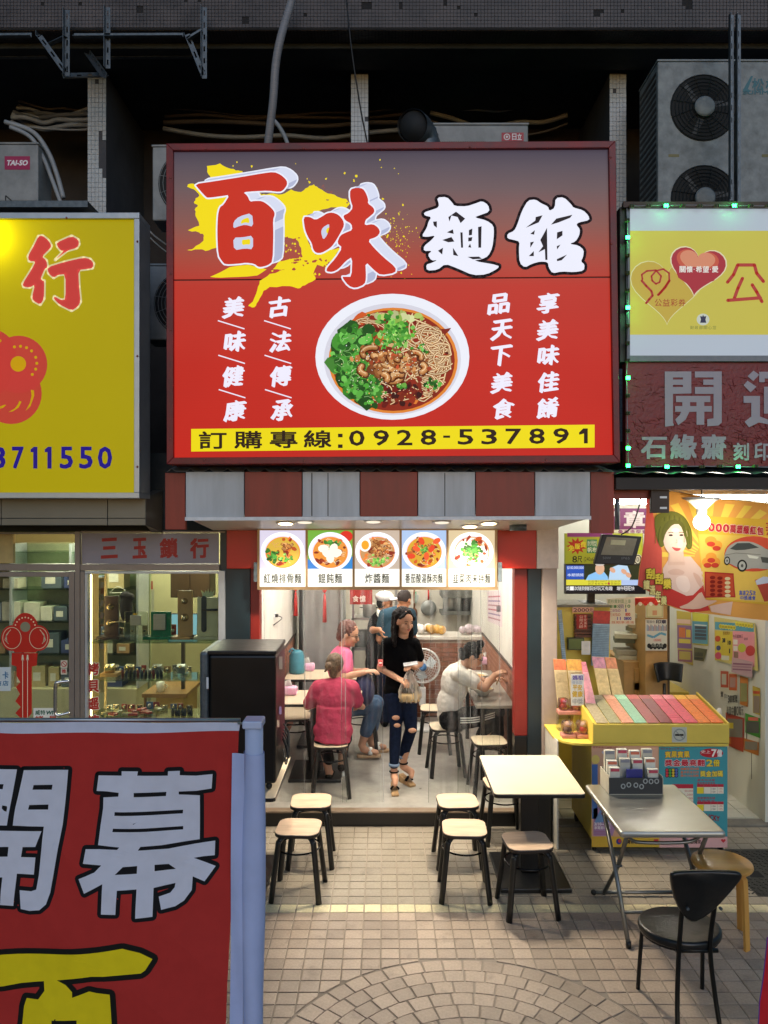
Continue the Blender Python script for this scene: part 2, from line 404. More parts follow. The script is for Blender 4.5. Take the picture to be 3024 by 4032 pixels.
for mt in (M_terra,M_greyt,M_cream):
    mb = MB()
    for poly,m_ in vis[300:]+rest:
        if m_ is mt:
            vs_,fs_ = chamfer_tile(poly);dz = random.uniform(-.001,.001);mb.add([(a,b,c_+dz) for a,b,c_ in vs_],fs_)
    if mb.v: tag(mb.build('tile_field',mt,pave),kind='stuff')
# manhole grate and the worn concrete strip before the right-hand shop
M_conc = pm('worn concrete','#6f6a60',.85,var=.3,scale=6,bump=.4)
M_iron = pm('cast iron','#3d3c38',.55,metal=.6,var=.3,scale=20,bump=.3)
mh = thing('drain_cover','patterned cast iron drain cover set in the paving by the yellow wood stool','drain cover',(2.95,5.75,0))
MB().box(2.50,3.6,5.36,6.12,-.02,-.002).build('plate',M_iron,mh,bevel=.003)
mb = MB()
for i in range(26):
    for j in range(17):
        x = 2.55+i*.04;y = 5.40+j*.042
        if 2.68 < x < 2.80 and 5.62 < y < 5.75: continue
        a = R(45 if (i+j) % 2 else -45);mb.box(-.016,.016,-.005,.005,0,.004,Matrix.Translation((x,y,-.002)) @ Matrix.Rotation(a,4,'Z'))
tag(mb.build('tread_pattern',M_iron,mh),kind='stuff')
MB().box(2.69,2.79,5.64,5.74,-.01,-.0005).build('lift_hole',pm('black void','#050505',1),mh)
structure(box('shop_kerb',M_conc,1.46,6,6.56,6.70,-.02,.012,bevel=.01))

# ================================================================== BUILDING ABOVE THE SHOPS
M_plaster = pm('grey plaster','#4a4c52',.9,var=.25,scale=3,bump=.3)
M_dark = pm('blotchy dark concrete','#343a3c',.95,var=.35,scale=2,bump=.3)  # dark grey broken up by noise
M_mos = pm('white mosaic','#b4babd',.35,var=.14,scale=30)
M_mosb = pm('grimy shaded mosaic','#4a4546',.5,var=.4,scale=3.5,var2='#2c2829')  # darkened beyond its grime to stand for shade from overhead
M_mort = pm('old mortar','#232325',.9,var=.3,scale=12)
bld = thing('arcade_building','dark upper storey of tiled beam and white tiled fins above the shop signs','building',(0,8,0))
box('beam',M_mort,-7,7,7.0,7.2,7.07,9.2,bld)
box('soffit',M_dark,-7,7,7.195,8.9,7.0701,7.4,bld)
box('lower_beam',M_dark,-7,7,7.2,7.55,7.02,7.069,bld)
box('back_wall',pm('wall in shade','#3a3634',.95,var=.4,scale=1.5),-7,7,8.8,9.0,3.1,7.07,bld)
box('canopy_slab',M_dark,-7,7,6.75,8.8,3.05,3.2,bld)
mb = MB();pit = .031;random.seed(3)
holes = [(-3.2+random.random()*6.4,7.12+random.random()*.2,.012+random.random()**3*.045) for _ in range(18)]
for i in range(int(7.6/pit)):
    for j in range(16):
        x = -3.8+i*pit;z = 7.085+j*.033
        if any((x-a)**2+(z-b)**2*1.4 < r_*r_ for a,b,r_ in holes): continue
        d = random.uniform(0,.0015);mb.box(x+.002,x+pit-.002,6.993+d,7.001,z+.002,z+.031)
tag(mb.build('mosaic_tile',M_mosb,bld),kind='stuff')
mb = MB()
for i in range(int(7.6/pit)):
    for j in range(5): x = -3.8+i*pit;mb.box(x+.002,x+pit-.002,7.01+j*.036,7.043+j*.036,7.0665,7.0705)
tag(mb.build('soffit_tile',M_mosb,bld),kind='stuff')
def fin(px0,px1,seed):
    xa,xb = X(px0,7.6),X(px1,7.6);random.seed(seed)
    f = box('fin',M_plaster,xa+.003,xb-.003,7.606,8.8,3.2,7.02,bld)
    mb = MB();n = 5;wt = (xb-xa)/n
    for i in range(n):
        for j in range(int(3.6/.046)):
            z = 3.38+j*.0465
            if random.random() < .012 or (px0 < 500 and i >= 3 and abs(z-6.25+.12*(i-3)) < .19): continue
            mb.box(xa+i*wt+.0015,xa+(i+1)*wt-.0015,7.598+random.uniform(0,.002),7.6062,z+.0015,z+.045)
    tag(mb.build('mosaic_tile',M_mos,f),kind='stuff');return f
fin(345,418,1);fin(1382,1450,2);fin(2400,2466,3)
# duct boards, window openings and pipes in the dark recess
M_pipe = pm('grey pvc conduit','#8f959a',.5,var=.15,scale=8)
M_cable = pm('black cable','#0b0b0c',.5)
M_galv = pm('galvanised steel','#5c656c',.45,metal=.6,var=.3,scale=25)
for a,b,la in ((1555,1605,'grimy grey duct stub high in the recess, left of the two'),(1735,1785,'grimy grey duct stub high in the recess, right of the two')):
    t = thing('duct_stub',la,'duct',(X(a,8.5),8.5,5.9));box('casing',M_pipe,X(a,8.5),X(b,8.5),8.45,8.8,Z(365,8.5),Z(295,8.5),t,bevel=.01)
    box('flange',M_galv,X(a-6,8.5),X(b+6,8.5),8.43,8.45,Z(372,8.5),Z(358,8.5),t)
    box('tray',M_galv,X(a-10,8.6),X(b+190,8.6),8.6,8.78,Z(425,8.6),Z(410,8.6),t)
random.seed(11)
runs = [('left',-3.9,-2.95,8.2,(860,1010),8),('middle',-2.4,.25,8.5,(760,1090),9),('right',.5,2.0,8.5,(760,1060),7)]
wlab = {'left': 'pipe above the far left air conditioner','middle': 'pipe in the dark recess left of the middle fin','right': 'pipe in the dark recess right of the middle fin'}
pipe_no = 0
POS = ('topmost','second from top','third from top','fourth from top','fifth from top','sixth from top','seventh from top','eighth from top','lowest')
for nm,xa,xb,Yd,(pa,pb),n in runs:
    for i in range(n):
        py = pa-460+i*(pb-pa)/n*.8;za = Z(py,Yd);sag = random.uniform(.02,.14);pts = []
        for k in range(7):
            t = k/6;pts.append((xa+(xb-xa)*t,Yd+random.uniform(-.05,.05)-.02*i,za-sag*4*t*(1-t)+random.uniform(-.015,.015)))
        o = MB().tube(smooth_path(pts,4),random.choice((.012,.018,.026)),6).build('pipe',random.choice((M_pipe,pm('dark hose','#5c6063',.6),pm('brown hose','#5a5450',.7))),None,True)
        tag(o,'%s, %s of its bundle' % (wlab[nm],POS[i] if i < n-1 else 'lowest'),'pipe','pipes in the dark recess')
o = MB().tube(smooth_path([P(1162,-60,6.75),P(1140,30,6.75),P(1105,150,6.72),P(1085,260,6.75),P(1075,400,6.8),P(1055,570,6.9),P(1048,700,7.0)],8),.036,10).build('conduit',pm('ribbed grey hose','#7c7f86',.5,var=.2,scale=4,stretch=(1,1,30)),None,True)
tag(o,'thick pale grey hose running down in front of the beam to the red sign','pipe')
o = MB().tube(smooth_path([P(1360,-40,6.7),P(1385,200,6.7),P(1420,430,6.75),P(1448,575,6.8),P(1452,640,6.85)],6),.007,6).build('cable',M_cable,None,True)
tag(o,'thin black cable hanging over the middle white tiled fin','cable')
for (pts,r_,la) in (([(20,480),(130,520),(190,600),(225,690),(250,780)],.022,'pale insulated pipe curving down behind the white air conditioner'),
                      ([(40,500),(120,540),(170,620),(210,720),(240,800)],.02,'grey insulated pipe curving down just under its pale twin'),
                      ([(1060,455),(1100,500),(1130,560),(1150,640)],.02,'short grey pipe bending down behind the thick hose'),
                      ([(560,880),(610,930),(665,970)],.008,'upper thin grey cable slung between the yellow and red signs'),
                      ([(560,895),(600,945),(665,1000)],.006,'lower thin grey cable slung between the yellow and red signs')):
    o = MB().tube(smooth_path([P(a,b,7.3) for a,b in pts],6),r_,8).build('pipe',M_pipe,None,True);tag(o,la,'pipe')

# slotted angle-iron brackets under the beam at top left
def angle_bar(mb,a,b,w_=.045,th=.004,n=None):
    """L-section bar between two points, with slots cut as gaps in one flange"""
    a = Vector(a);b = Vector(b);d = b-a;L = d.length;t = d/L
    u = Vector((0,0,1)) if abs(t.z) < .8 else Vector((1,0,0));u = (u-t*u.dot(t)).normalized();v = t.cross(u)
    M = Matrix((( t.x,u.x,v.x,a.x),(t.y,u.y,v.y,a.y),(t.z,u.z,v.z,a.z),(0,0,0,1)))
    k = n or max(2,int(L/.1));s_ = L/k
    mb.box(0,L,0,w_*.34,0,th,M);mb.box(0,L,w_*.66,w_,0,th,M)
    for i in range(k+1): mb.box(max(0,i*s_-s_*.28),min(L,i*s_+s_*.28),w_*.34,w_*.66,0,th,M)
    mb.box(0,L,0,th,0,w_,M)
def bracket(name,label,segs,Y):
    t = thing(name,label,'bracket',tuple(P(*segs[0][0],Y)))
    for i,(a,b,dy) in enumerate(segs):
        mb = MB();angle_bar(mb,P(*a,Y+dy[0]),P(*b,Y+dy[1]));mb.build('slotted_bar',M_galv,t)
bracket('steel_bracket','slotted steel angle frame under the beam at the far left',[((-80,152),(125,150),(0,0)),((255,40),(255,300),(0,0)),((140,140),(185,190),(0,.2)),((185,190),(270,150),(.2,0)),((-80,235),(190,232),(.5,.5)),((150,150),(250,290),(0,0)),((250,310),(420,305),(0,.3))],6.85)
bracket('steel_bracket','slotted steel angle frame under the beam left of the grey hose',[((292,152),(722,150),(0,0)),((415,30),(415,270),(0,0)),((795,30),(795,310),(0,0)),((728,140),(792,300),(0,0)),((350,235),(760,232),(.5,.5)),((742,165),(800,130),(0,0)),((350,215),(418,310),(.4,0))],6.85)
bracket('angle_post','dark slotted steel post standing before the big double air conditioner',[((2868,60),(2868,790),(0,0)),((2895,60),(2895,800),(0,0))],6.5)

# ------------------------------------------------------------------ air conditioners
M_acw = pm('aged white enamel','#8d9193',.5,var=.1,scale=5,var2='#6f7374')
M_acg = pm('weathered grey enamel','#7d8588',.6,var=.35,scale=11,bump=.15)
M_grill = pm('dark wire','#1a1f20',.5)
def ac_unit(label,x0,x1,z0,z1,yf,dep,mat,fans=(),wire=None,slats=None):
    t = thing('air_conditioner',label,'air conditioner',((x0+x1)/2,yf+dep/2,z0))
    box('casing',mat,x0,x1,yf,yf+dep,z0,z1,t,bevel=.012)
    box('top_lid',mat,x0-.006,x1+.006,yf-.006,yf+dep,z1,z1+.018,t,bevel=.004)
    for cx,cz,r_ in fans:
        Mx = Matrix.Rotation(PI/2,4,'X')
        MB().lathe([(r_,.0),(r_,.004),(r_*.98,.006)],(cx,yf-.001,cz),32,Mx).build('fan_recess',pm('fan shadow','#14181a',.8),t)
        gr = MB()
        for k in range(1,10): gr.tube([(cx+r_*k/9.3*math.cos(2*PI*i/28),yf-.022+.012*(k/9.3)**2,cz+r_*k/9.3*math.sin(2*PI*i/28)) for i in range(28)],.0028,4,closed=True)
        for k in range(12): a = 2*PI*k/12;gr.tube([(cx+r_*.2*math.cos(a),yf-.02,cz+r_*.2*math.sin(a)),(cx+r_*math.cos(a+.3),yf-.009,cz+r_*math.sin(a+.3))],.0028,4)
        gr.build('grille',wire or M_grill,t)
        MB().lathe([(r_*.3,0),(r_*.3,.012),(r_*.22,.02),(r_*.05,.022)],(cx,yf-.02,cz),24,Mx).build('fan_hub',mat,t,True)
        bl = MB()
        for k in range(3): a = 2*PI*k/3;bl.add([(cx+r_*f*math.cos(a+e),yf-.008+.004*e,cz+r_*f*math.sin(a+e)) for f,e in ((.25,0),(.9,.1),(.9,.9),(.25,.7))],[(0,1,2,3)])
        bl.build('fan_blade',pm('fan blade','#262b2c',.5),t)
    if slats:
        mb = MB()
        for k in range(slats): z = z0+.04+(z1-z0-.08)*k/slats;mb.box(x0-.004,x0+.001,yf+.04,yf+dep-.03,z,z+(z1-z0)/slats*.45)
        mb.build('side_louvre',M_grill,t)
    return t
PT = printmat('sticker print',.0)
a1 = ac_unit('white air conditioner with a magenta maker badge at the far left',X(-150,7.2),X(150,7.2),Z(792,7.2),Z(568,7.2),7.2,.3,M_acw)
pr = Print(7.198);pr.rect(18,615,118,668,'#9e1f52');pr.layer = 1;pr.text('TAI-SO',26,630,110,652,'#e9e4ea',bold=.05,shear=.2);pr.build('maker_badge',PT,a1)
pr = Print(7.198)
pr.line([(22,790),(22,770),(45,790)],5,'#23272a');pr.build('marking',PT,a1)
t = thing('angle_shelf','galvanised steel shelf beam carrying the far left air conditioner','bracket',tuple(P(0,815,7.15)))
box('beam',M_galv,X(-150,7.15),X(345,7.15),7.15,7.17,Z(815,7.15),Z(790,7.15),t);box('flange',M_galv,X(-150,7.15),X(345,7.15),7.17,7.55,Z(793,7.15),Z(790,7.15)-.001,t)
a2 = ac_unit('white air conditioner half hidden behind the upper left of the red sign',X(600,6.9),X(940,6.9),Z(868,6.9),Z(578,6.9),6.9,.3,M_acw,[(X(760,6.9),Z(722,6.9),.31)],M_acw)
a3 = ac_unit('grey white air conditioner with round fan below, peeking out left of the red sign',X(570,6.8),X(910,6.8),Z(1338,6.8),Z(1046,6.8),6.8,.3,M_acw,[(X(735,6.8),Z(1195,6.8),.29)],M_acw)
a4 = ac_unit('white air conditioner with red maker badge rising behind the top of the red sign',X(1690,6.7),X(2080,6.7),Z(800,6.7),Z(492,6.7),6.7,.3,M_acw)
pr = Print(6.698);pr.rect(1975,522,2062,556,'#a8323c');pr.layer = 1;pr.ell(1996,539,13,13,'#d8d4d4',16);pr.layer = 2;pr.ell(1996,539,9,9,'#a8323c',16);pr.layer = 3;pr.ell(1996,539,5,5,'#d8d4d4',12)
pr.row('日立',2016,526,2054,552,'#e4e0e0',bold=.03);pr.build('maker_badge',PT,a4)
mb = MB()
for k in range(30): x = X(1705+k*7,6.7);mb.box(x,x+.008,6.693,6.701,Z(565,6.7)-.1,Z(558,6.7))
mb.build('air_slot',pm('brown slot','#6b5c48',.7),a4)
a5 = ac_unit('big weathered double-fan air conditioner behind the yellow lottery sign',X(2590,6.9),X(2892,6.9),Z(1000,6.9),Z(242,6.9),6.9,.5,M_acg,[(X(2770,6.9),Z(425,6.9),.30),(X(2772,6.9),Z(782,6.9),.30)],slats=26)
pr = Print(6.898);pr.rect(2632,607,2674,618,'#6f6a3a');pr.build('rating_plate',PT,a5)
a6 = ac_unit('weathered grey air conditioner with blue-green lettering at the far right',X(2904,6.9),X(3250,6.9),Z(1000,6.9),Z(242,6.9),6.9,.5,M_acg)
pr = Print(6.897);pr.poly([(2925,355),(2958,298),(2965,300),(2945,350),(2960,358),(2945,365)],'#2e6a77');pr.layer = 1
pr.row('松林',2962,308,3060,358,'#2e6a77',bold=.02);pr.text('SUMMIT',2925,356,3060,372,'#2e6a77',bold=.04);pr.build('maker_lettering',PT,a6)
pr = Print(6.897);pr.rect(3000,607,3040,618,'#6f6a3a');pr.build('rating_plate',PT,a6)
# galvanised exhaust elbow over the sign
t = thing('exhaust_duct','round galvanised exhaust elbow poking up behind the red sign','duct',tuple(P(1650,570,6.6)))
pth = smooth_path([P(1690,700,6.65),P(1680,600,6.65),P(1668,545,6.63),P(1645,510,6.55),P(1625,495,6.42)],6)
mb = MB();mb.tube(pth,[.125+.006*(i % 2) for i in range(len(pth))],20,cap=False);mb.build('elbow',M_galv,t,True)
MB().tube(pth[:-1],.118,16,cap=True).build('liner',pm('dark duct inside','#20262c',.8),t,True)  # capped dark tube closing the duct just behind its mouth
mb = MB();e = pth[-1];d = (pth[-1]-pth[-2]).normalized();mb.tube([e-d*.01,e+d*.012],.132,20,cap=False);mb.build('collar',M_galv,t,True)
# ================================================================== THE BIG RED SIGN
YS = 5.80
M_redframe = pm('red painted frame','#7a1418',.45,var=.3,scale=4,var2='#560d10')
M_back = printmat('backlit print',.76,.4,.05,1.2,spec=.15,alb=.12)
sgn = thing('noodle_shop_sign','large red backlit sign with brush characters and a noodle bowl picture','sign',tuple(P(1545,1825,YS+.15)))
OUT = [(659,573),(2419,563),(2437,1822),(661,1829)];INN = [(686,600),(2392,590),(2412,1793),(687,1803)]
for i,nm in enumerate(('top','right','bottom','left')):
    j = (i+1) % 4;a,b,c,d = OUT[i],OUT[j],INN[j],INN[i]
    f = lambda p,y: P(*p,YS)+Vector((0,y,0))
    q = [f(p,-.035) for p in (a,b,c,d)];q2 = [f(p,.30) for p in (a,b,c,d)]
    MB().add(q+q2,[(0,3,2,1),(4,5,6,7),(0,1,5,4),(1,2,6,5),(2,3,7,6),(3,0,4,7)]).build('frame_rail',M_redframe,sgn,bevel=.004)
q = [P(*p,YS)+Vector((0,.28,0)) for p in OUT];MB().add(q,[(0,1,2,3)]).build('back_sheet',M_redframe,sgn)
mb_s = pm('screw','#8a4a44',.4,metal=.6)
for x,y in ((662,700),(662,1080),(662,1300),(662,1727),(805,1812),(1198,1813),(1505,1812),(2150,1810),(2405,620),(2408,960),(2412,1380),(2420,1745),(810,586),(1195,584),(1850,578)):
    c = P(x+10 if x < 700 else x,y,YS-.036);MB().ball(c,.008,8,5,(1,.6,1)).build('screw',mb_s,sgn,True)
# panel with the printed vertical blend from smoky grey-violet to red
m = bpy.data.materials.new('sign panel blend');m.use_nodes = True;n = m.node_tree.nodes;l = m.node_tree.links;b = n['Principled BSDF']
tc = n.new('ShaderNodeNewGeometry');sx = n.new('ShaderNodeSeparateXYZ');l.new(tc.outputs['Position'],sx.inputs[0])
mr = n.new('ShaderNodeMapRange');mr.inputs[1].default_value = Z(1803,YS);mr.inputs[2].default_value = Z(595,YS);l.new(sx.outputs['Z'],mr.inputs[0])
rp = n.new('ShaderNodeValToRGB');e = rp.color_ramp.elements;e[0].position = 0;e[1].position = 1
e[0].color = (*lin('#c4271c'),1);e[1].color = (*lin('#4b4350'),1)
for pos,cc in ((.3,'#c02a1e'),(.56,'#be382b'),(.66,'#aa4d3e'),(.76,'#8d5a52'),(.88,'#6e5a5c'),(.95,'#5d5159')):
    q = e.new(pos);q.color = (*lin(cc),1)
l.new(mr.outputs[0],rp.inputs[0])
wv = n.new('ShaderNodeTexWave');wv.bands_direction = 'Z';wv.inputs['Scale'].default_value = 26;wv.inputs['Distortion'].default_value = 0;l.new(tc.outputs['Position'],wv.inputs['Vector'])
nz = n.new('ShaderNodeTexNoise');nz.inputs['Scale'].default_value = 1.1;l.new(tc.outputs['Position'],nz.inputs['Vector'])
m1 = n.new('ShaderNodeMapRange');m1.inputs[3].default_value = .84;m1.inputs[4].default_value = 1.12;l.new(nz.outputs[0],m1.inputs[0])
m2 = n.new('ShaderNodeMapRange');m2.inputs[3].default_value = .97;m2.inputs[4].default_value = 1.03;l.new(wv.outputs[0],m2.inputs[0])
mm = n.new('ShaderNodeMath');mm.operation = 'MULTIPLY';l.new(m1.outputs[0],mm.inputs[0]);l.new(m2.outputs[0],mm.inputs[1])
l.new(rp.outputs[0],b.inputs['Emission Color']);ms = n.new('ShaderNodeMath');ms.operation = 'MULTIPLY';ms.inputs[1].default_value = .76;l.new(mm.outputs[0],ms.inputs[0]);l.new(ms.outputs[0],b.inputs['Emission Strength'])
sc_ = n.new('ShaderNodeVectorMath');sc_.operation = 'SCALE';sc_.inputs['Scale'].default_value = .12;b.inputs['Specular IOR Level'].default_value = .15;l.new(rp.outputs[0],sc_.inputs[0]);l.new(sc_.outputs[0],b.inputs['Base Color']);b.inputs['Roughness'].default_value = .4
seamL,seamR = 1102,1090
SX = [(680,594),(2398,584)]
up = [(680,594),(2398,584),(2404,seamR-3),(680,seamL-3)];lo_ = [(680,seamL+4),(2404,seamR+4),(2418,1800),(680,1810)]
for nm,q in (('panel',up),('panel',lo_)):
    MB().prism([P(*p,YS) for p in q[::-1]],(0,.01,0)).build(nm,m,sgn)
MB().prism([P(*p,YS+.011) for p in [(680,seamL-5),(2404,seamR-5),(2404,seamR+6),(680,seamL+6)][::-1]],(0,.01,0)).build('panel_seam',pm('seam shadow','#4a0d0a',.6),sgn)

def z3(pts): return [(640+x*.60277,560+y*.60277) for x,y in pts]
def z4(pts): return [(1500+x*.60277,560+y*.60277) for x,y in pts]
def rough_edge(pts,amp,n=2,seed=1):
    """subdivide an outline and roughen it like torn ink"""
    rnd = random.Random(seed);out = []
    for i in range(len(pts)):
        a,b = pts[i],pts[(i+1) % len(pts)];out.append(a)
        for k in range(1,n+1):
            t = k/(n+1);out.append((a[0]+(b[0]-a[0])*t+rnd.uniform(-amp,amp),a[1]+(b[1]-a[1])*t+rnd.uniform(-amp,amp)))
    return out
def soften(pts,it=1):
    for _ in range(it):
        o = []
        for i in range(len(pts)):
            a,b = pts[i],pts[(i+1) % len(pts)];o += [(a[0]*.78+b[0]*.22,a[1]*.78+b[1]*.22),(a[0]*.22+b[0]*.78,a[1]*.22+b[1]*.78)]
        pts = o
    return pts
BAI = [(212,275),(330,258),(520,228),(640,207),(728,195),(775,215),(812,250),(815,280),(790,315),(765,327),(690,318),(600,322),(527,328),(555,350),(572,390),(600,385),(650,385),(690,410),(725,445),(735,470),(722,510),(725,600),(720,780),(690,805),(645,817),(625,815),(600,795),(545,788),(500,795),(410,800),(390,780),(365,740),(358,600),(362,480),(375,425),(400,410),(440,345),(380,355),(300,365),(285,360),(240,310)]
BAI_H = [[(462,565),(465,520),(500,487),(585,462),(595,555),(540,540),(500,550)],[(462,625),(530,622),(592,610),(592,702),(540,695),(468,708)]]
KOU = [(920,490),(960,488),(1000,510),(1045,485),(1075,465),(1110,460),(1150,475),(1180,510),(1187,545),(1165,590),(1130,650),(1100,690),(1040,725),(1005,725),(985,705),(975,660),(950,620),(930,570)]
KOU_H = [[(1035,590),(1045,560),(1088,533),(1090,560),(1075,610),(1050,640)]]
WEI = [(1225,310),(1270,298),(1310,305),(1330,335),(1345,380),(1340,400),(1380,430),(1385,460),(1350,490),(1325,510),(1320,545),(1375,535),(1410,560),(1422,590),(1400,620),(1340,640),(1380,690),(1440,750),(1525,820),(1520,855),(1425,870),(1385,840),(1325,780),(1330,890),(1320,930),(1260,955),(1215,940),(1170,880),(1200,880),(1235,880),(1240,750),(1200,775),(1150,830),(1110,850),(1070,845),(1075,820),(1130,760),(1175,690),(1140,660),(1160,610),(1200,590),(1240,575),(1235,535),(1190,510),(1180,480),(1215,465),(1245,430),(1225,370)]
MIAN = [(365,362),(430,358),(465,395),(480,418),(560,420),(620,400),(660,385),(700,410),(710,455),(640,480),(610,492),(690,512),(735,545),(738,600),(728,690),(700,745),(660,765),(600,775),(770,805),(765,825),(690,865),(600,870),(500,825),(420,795),(370,835),(300,840),(295,800),(330,790),(370,770),(330,775),(305,735),(335,710),(280,712),(280,680),(330,640),(355,610),(300,620),(265,615),(300,560),(310,520),(330,490),(285,480),(280,460),(340,440),(370,430),(380,410)]
MIAN_H = [[(340,520),(365,518),(365,560),(345,545)],[(440,490),(490,455),(550,500),(520,530),(500,490),(460,480),(447,520)],[(430,590),(470,570),(475,600)],[(400,640),(460,620),(480,650),(440,655)],[(372,710),(405,690),(400,735)],[(518,590),(533,590),(536,690),(523,690)],[(574,575),(597,565),(594,607),(574,610)],[(570,624),(597,621),(592,646),(570,649)],[(569,687),(582,663),(590,690)],[(634,555),(657,550),(654,690),(636,690)],[(470,690),(505,745),(472,738)],[(565,750),(640,748),(660,762),(600,766)]]
GUAN = [(960,380),(1010,375),(1045,400),(1090,420),(1100,450),(1135,430),(1140,365),(1195,360),(1245,410),(1255,428),(1320,445),(1355,480),(1362,510),(1290,525),(1275,540),(1300,570),(1295,610),(1270,650),(1230,665),(1290,675),(1325,705),(1320,750),(1305,780),(1330,800),(1325,840),(1260,850),(1180,845),(1120,858),(1095,820),(1090,784),(1040,780),(985,795),(940,820),(905,790),(900,700),(905,650),(870,640),(825,630),(825,600),(870,580),(890,540),(920,450)]
GUAN_H = [[(945,560),(1008,512),(1010,490),(1055,478),(1030,525)],[(1110,540),(1145,500),(1250,475),(1235,495),(1160,525)],[(975,600),(1005,575),(1000,605)],[(975,655),(1000,650),(975,690)],[(965,745),(998,712),(998,745)],[(1040,640),(1068,590),(1084,560),(1087,770),(1073,770),(1070,700),(1028,720),(1058,680)],[(1150,590),(1185,580),(1185,610),(1148,635)],[(1148,680),(1172,670),(1150,702)],[(1148,765),(1215,735),(1180,772),(1150,778)]]
SPLASH = [(290,155),(375,138),(420,165),(480,185),(520,188),(560,250),(640,345),(700,335),(780,340),(840,308),(905,325),(950,295),(990,275),(1020,300),(1080,335),(1140,355),(1200,370),(1225,400),(1200,430),(1100,425),(1040,440),(960,470),(925,490),(935,600),(965,680),(1000,735),(1100,700),(1165,690),(1130,740),(1080,820),(1010,800),(985,860),(1000,895),(930,935),(885,955),(830,940),(700,945),(660,970),(625,1040),(600,1078),(560,1070),(590,1040),(620,960),(635,905),(700,860),(800,830),(720,830),(760,780),(850,760),(915,750),(905,690),(880,640),(800,620),(720,640),(500,660),(350,690),(280,710),(240,700),(160,705),(200,695),(260,650),(270,610),(240,590),(165,575),(240,545),(215,480),(210,440),(230,410),(205,395),(215,370),(240,350),(220,320),(160,290),(165,275),(200,270),(270,300),(320,240),(300,210)]
YEL = '#f4dc12'
pr = Print(YS-.0008);pr.layer = 0
pr.poly(rough_edge(z3(SPLASH),3.0,2,5),YEL)
pr.poly(rough_edge(z3([(310,880),(440,815),(560,800),(650,820),(680,830),(620,870),(500,880),(380,885)]),2,1,6),YEL)
rnd = random.Random(4)
def fleck(cx,cy,r_):
    k = rnd.randint(4,6);a0 = rnd.random()*6
    pts = [(cx+r_*rnd.uniform(.4,1.3)*math.cos(a0+2*PI*i/k)*rnd.choice((1,.6)),cy+r_*rnd.uniform(.4,1.3)*math.sin(a0+2*PI*i/k)) for i in range(k)]
    pr.layer += .01;pr.tri(z3(pts),[tuple(range(k))],YEL)
for cx,cy,r_ in ((485,130,12),(583,155,12),(945,240,10),(1068,240,12),(1190,200,9),(1265,222,14),(1420,115,9),(1250,250,12),(960,262,14),(640,340,6),(460,155,6),(870,140,5),(1430,165,8),(1540,205,5),(1515,170,5),(1570,410,9),(1440,370,9),(1400,300,7)): fleck(cx,cy,r_)
for _ in range(150):
    t = rnd.random();fleck(1440+rnd.gauss(70,75),640+rnd.gauss(20,90),rnd.uniform(2.5,9)*(1-t*.5))
for _ in range(70): fleck(rnd.uniform(700,1100),rnd.uniform(640,880),rnd.uniform(4,12))
pr.layer = 2       # torn red gaps inside the splash
for _ in range(46):
    cx,cy = rnd.choice(((870,660),(930,760),(860,790),(1190,395),(1050,310),(1060,790)))
    k = 5;r_ = rnd.uniform(6,20);cx += rnd.gauss(0,40);cy += rnd.gauss(0,24)
    pr.layer += .01;pr.tri(z3([(cx+r_*rnd.uniform(.3,1.2)*math.cos(2*PI*i/k),cy+r_*rnd.uniform(.2,.7)*math.sin(2*PI*i/k)) for i in range(k)]),[tuple(range(k))],'#ac4a3a' if cy > 600 else '#8a5852')
SH = (39,-18)
def block_char(loop,hole_l):
    """red brush character with a pale block shadow up to the right and a white rim"""
    L0 = 4
    pr.layer = L0;rim = [loop]+hole_l;shf = [[(x+SH[0],y+SH[1]) for x,y in q] for q in rim]
    pr.outline([shf[0]],11,'#e8ebf8')
    for li,q in enumerate([loop]):
        n_ = len(q)
        for i in range(n_):
            a,b_ = q[i],q[(i+1) % n_];pr.layer = L0+1+i*.012
            ang = math.atan2(b_[1]-a[1],b_[0]-a[0]);col = ('#cdd3ec','#bfc6e2','#d9def2','#b3b9d6')[int((ang+PI)/(PI/2)) % 4]
            pr.tri([a,b_,(b_[0]+SH[0],b_[1]+SH[1]),(a[0]+SH[0],a[1]+SH[1])],[(0,1,2,3)],col)
    pr.layer = L0+2;pr.outline(rim,12,'#eceefb')
    pr.layer = L0+3
    for h in hole_l: pr.poly(h,'#ccd2ea')
    for h in hole_l:
        pr.layer = L0+3.5;c = (sum(p[0] for p in h)/len(h),sum(p[1] for p in h)/len(h));pr.poly([(c[0]+(x-c[0])*.42+10,c[1]+(y-c[1])*.42-4) for x,y in h],YEL)
    pr.layer = L0+4;pr.poly(loop,'#c8321f',hole_l)
block_char(soften(z3(BAI)),[soften(z3(h)) for h in BAI_H])
block_char(soften(z3(KOU)),[soften(z3(h)) for h in KOU_H])
block_char(soften(z3(WEI)),[])
for L_,H_ in ((MIAN,MIAN_H),(GUAN,GUAN_H)):
    lp = soften(z4(L_));hs = [z4(h) for h in H_]
    pr.layer = 4;pr.outline([lp],23,'#22191c');pr.layer = 5;pr.poly(lp,'#22191c');pr.layer = 6;pr.poly(lp,'#f0f1ff',hs)
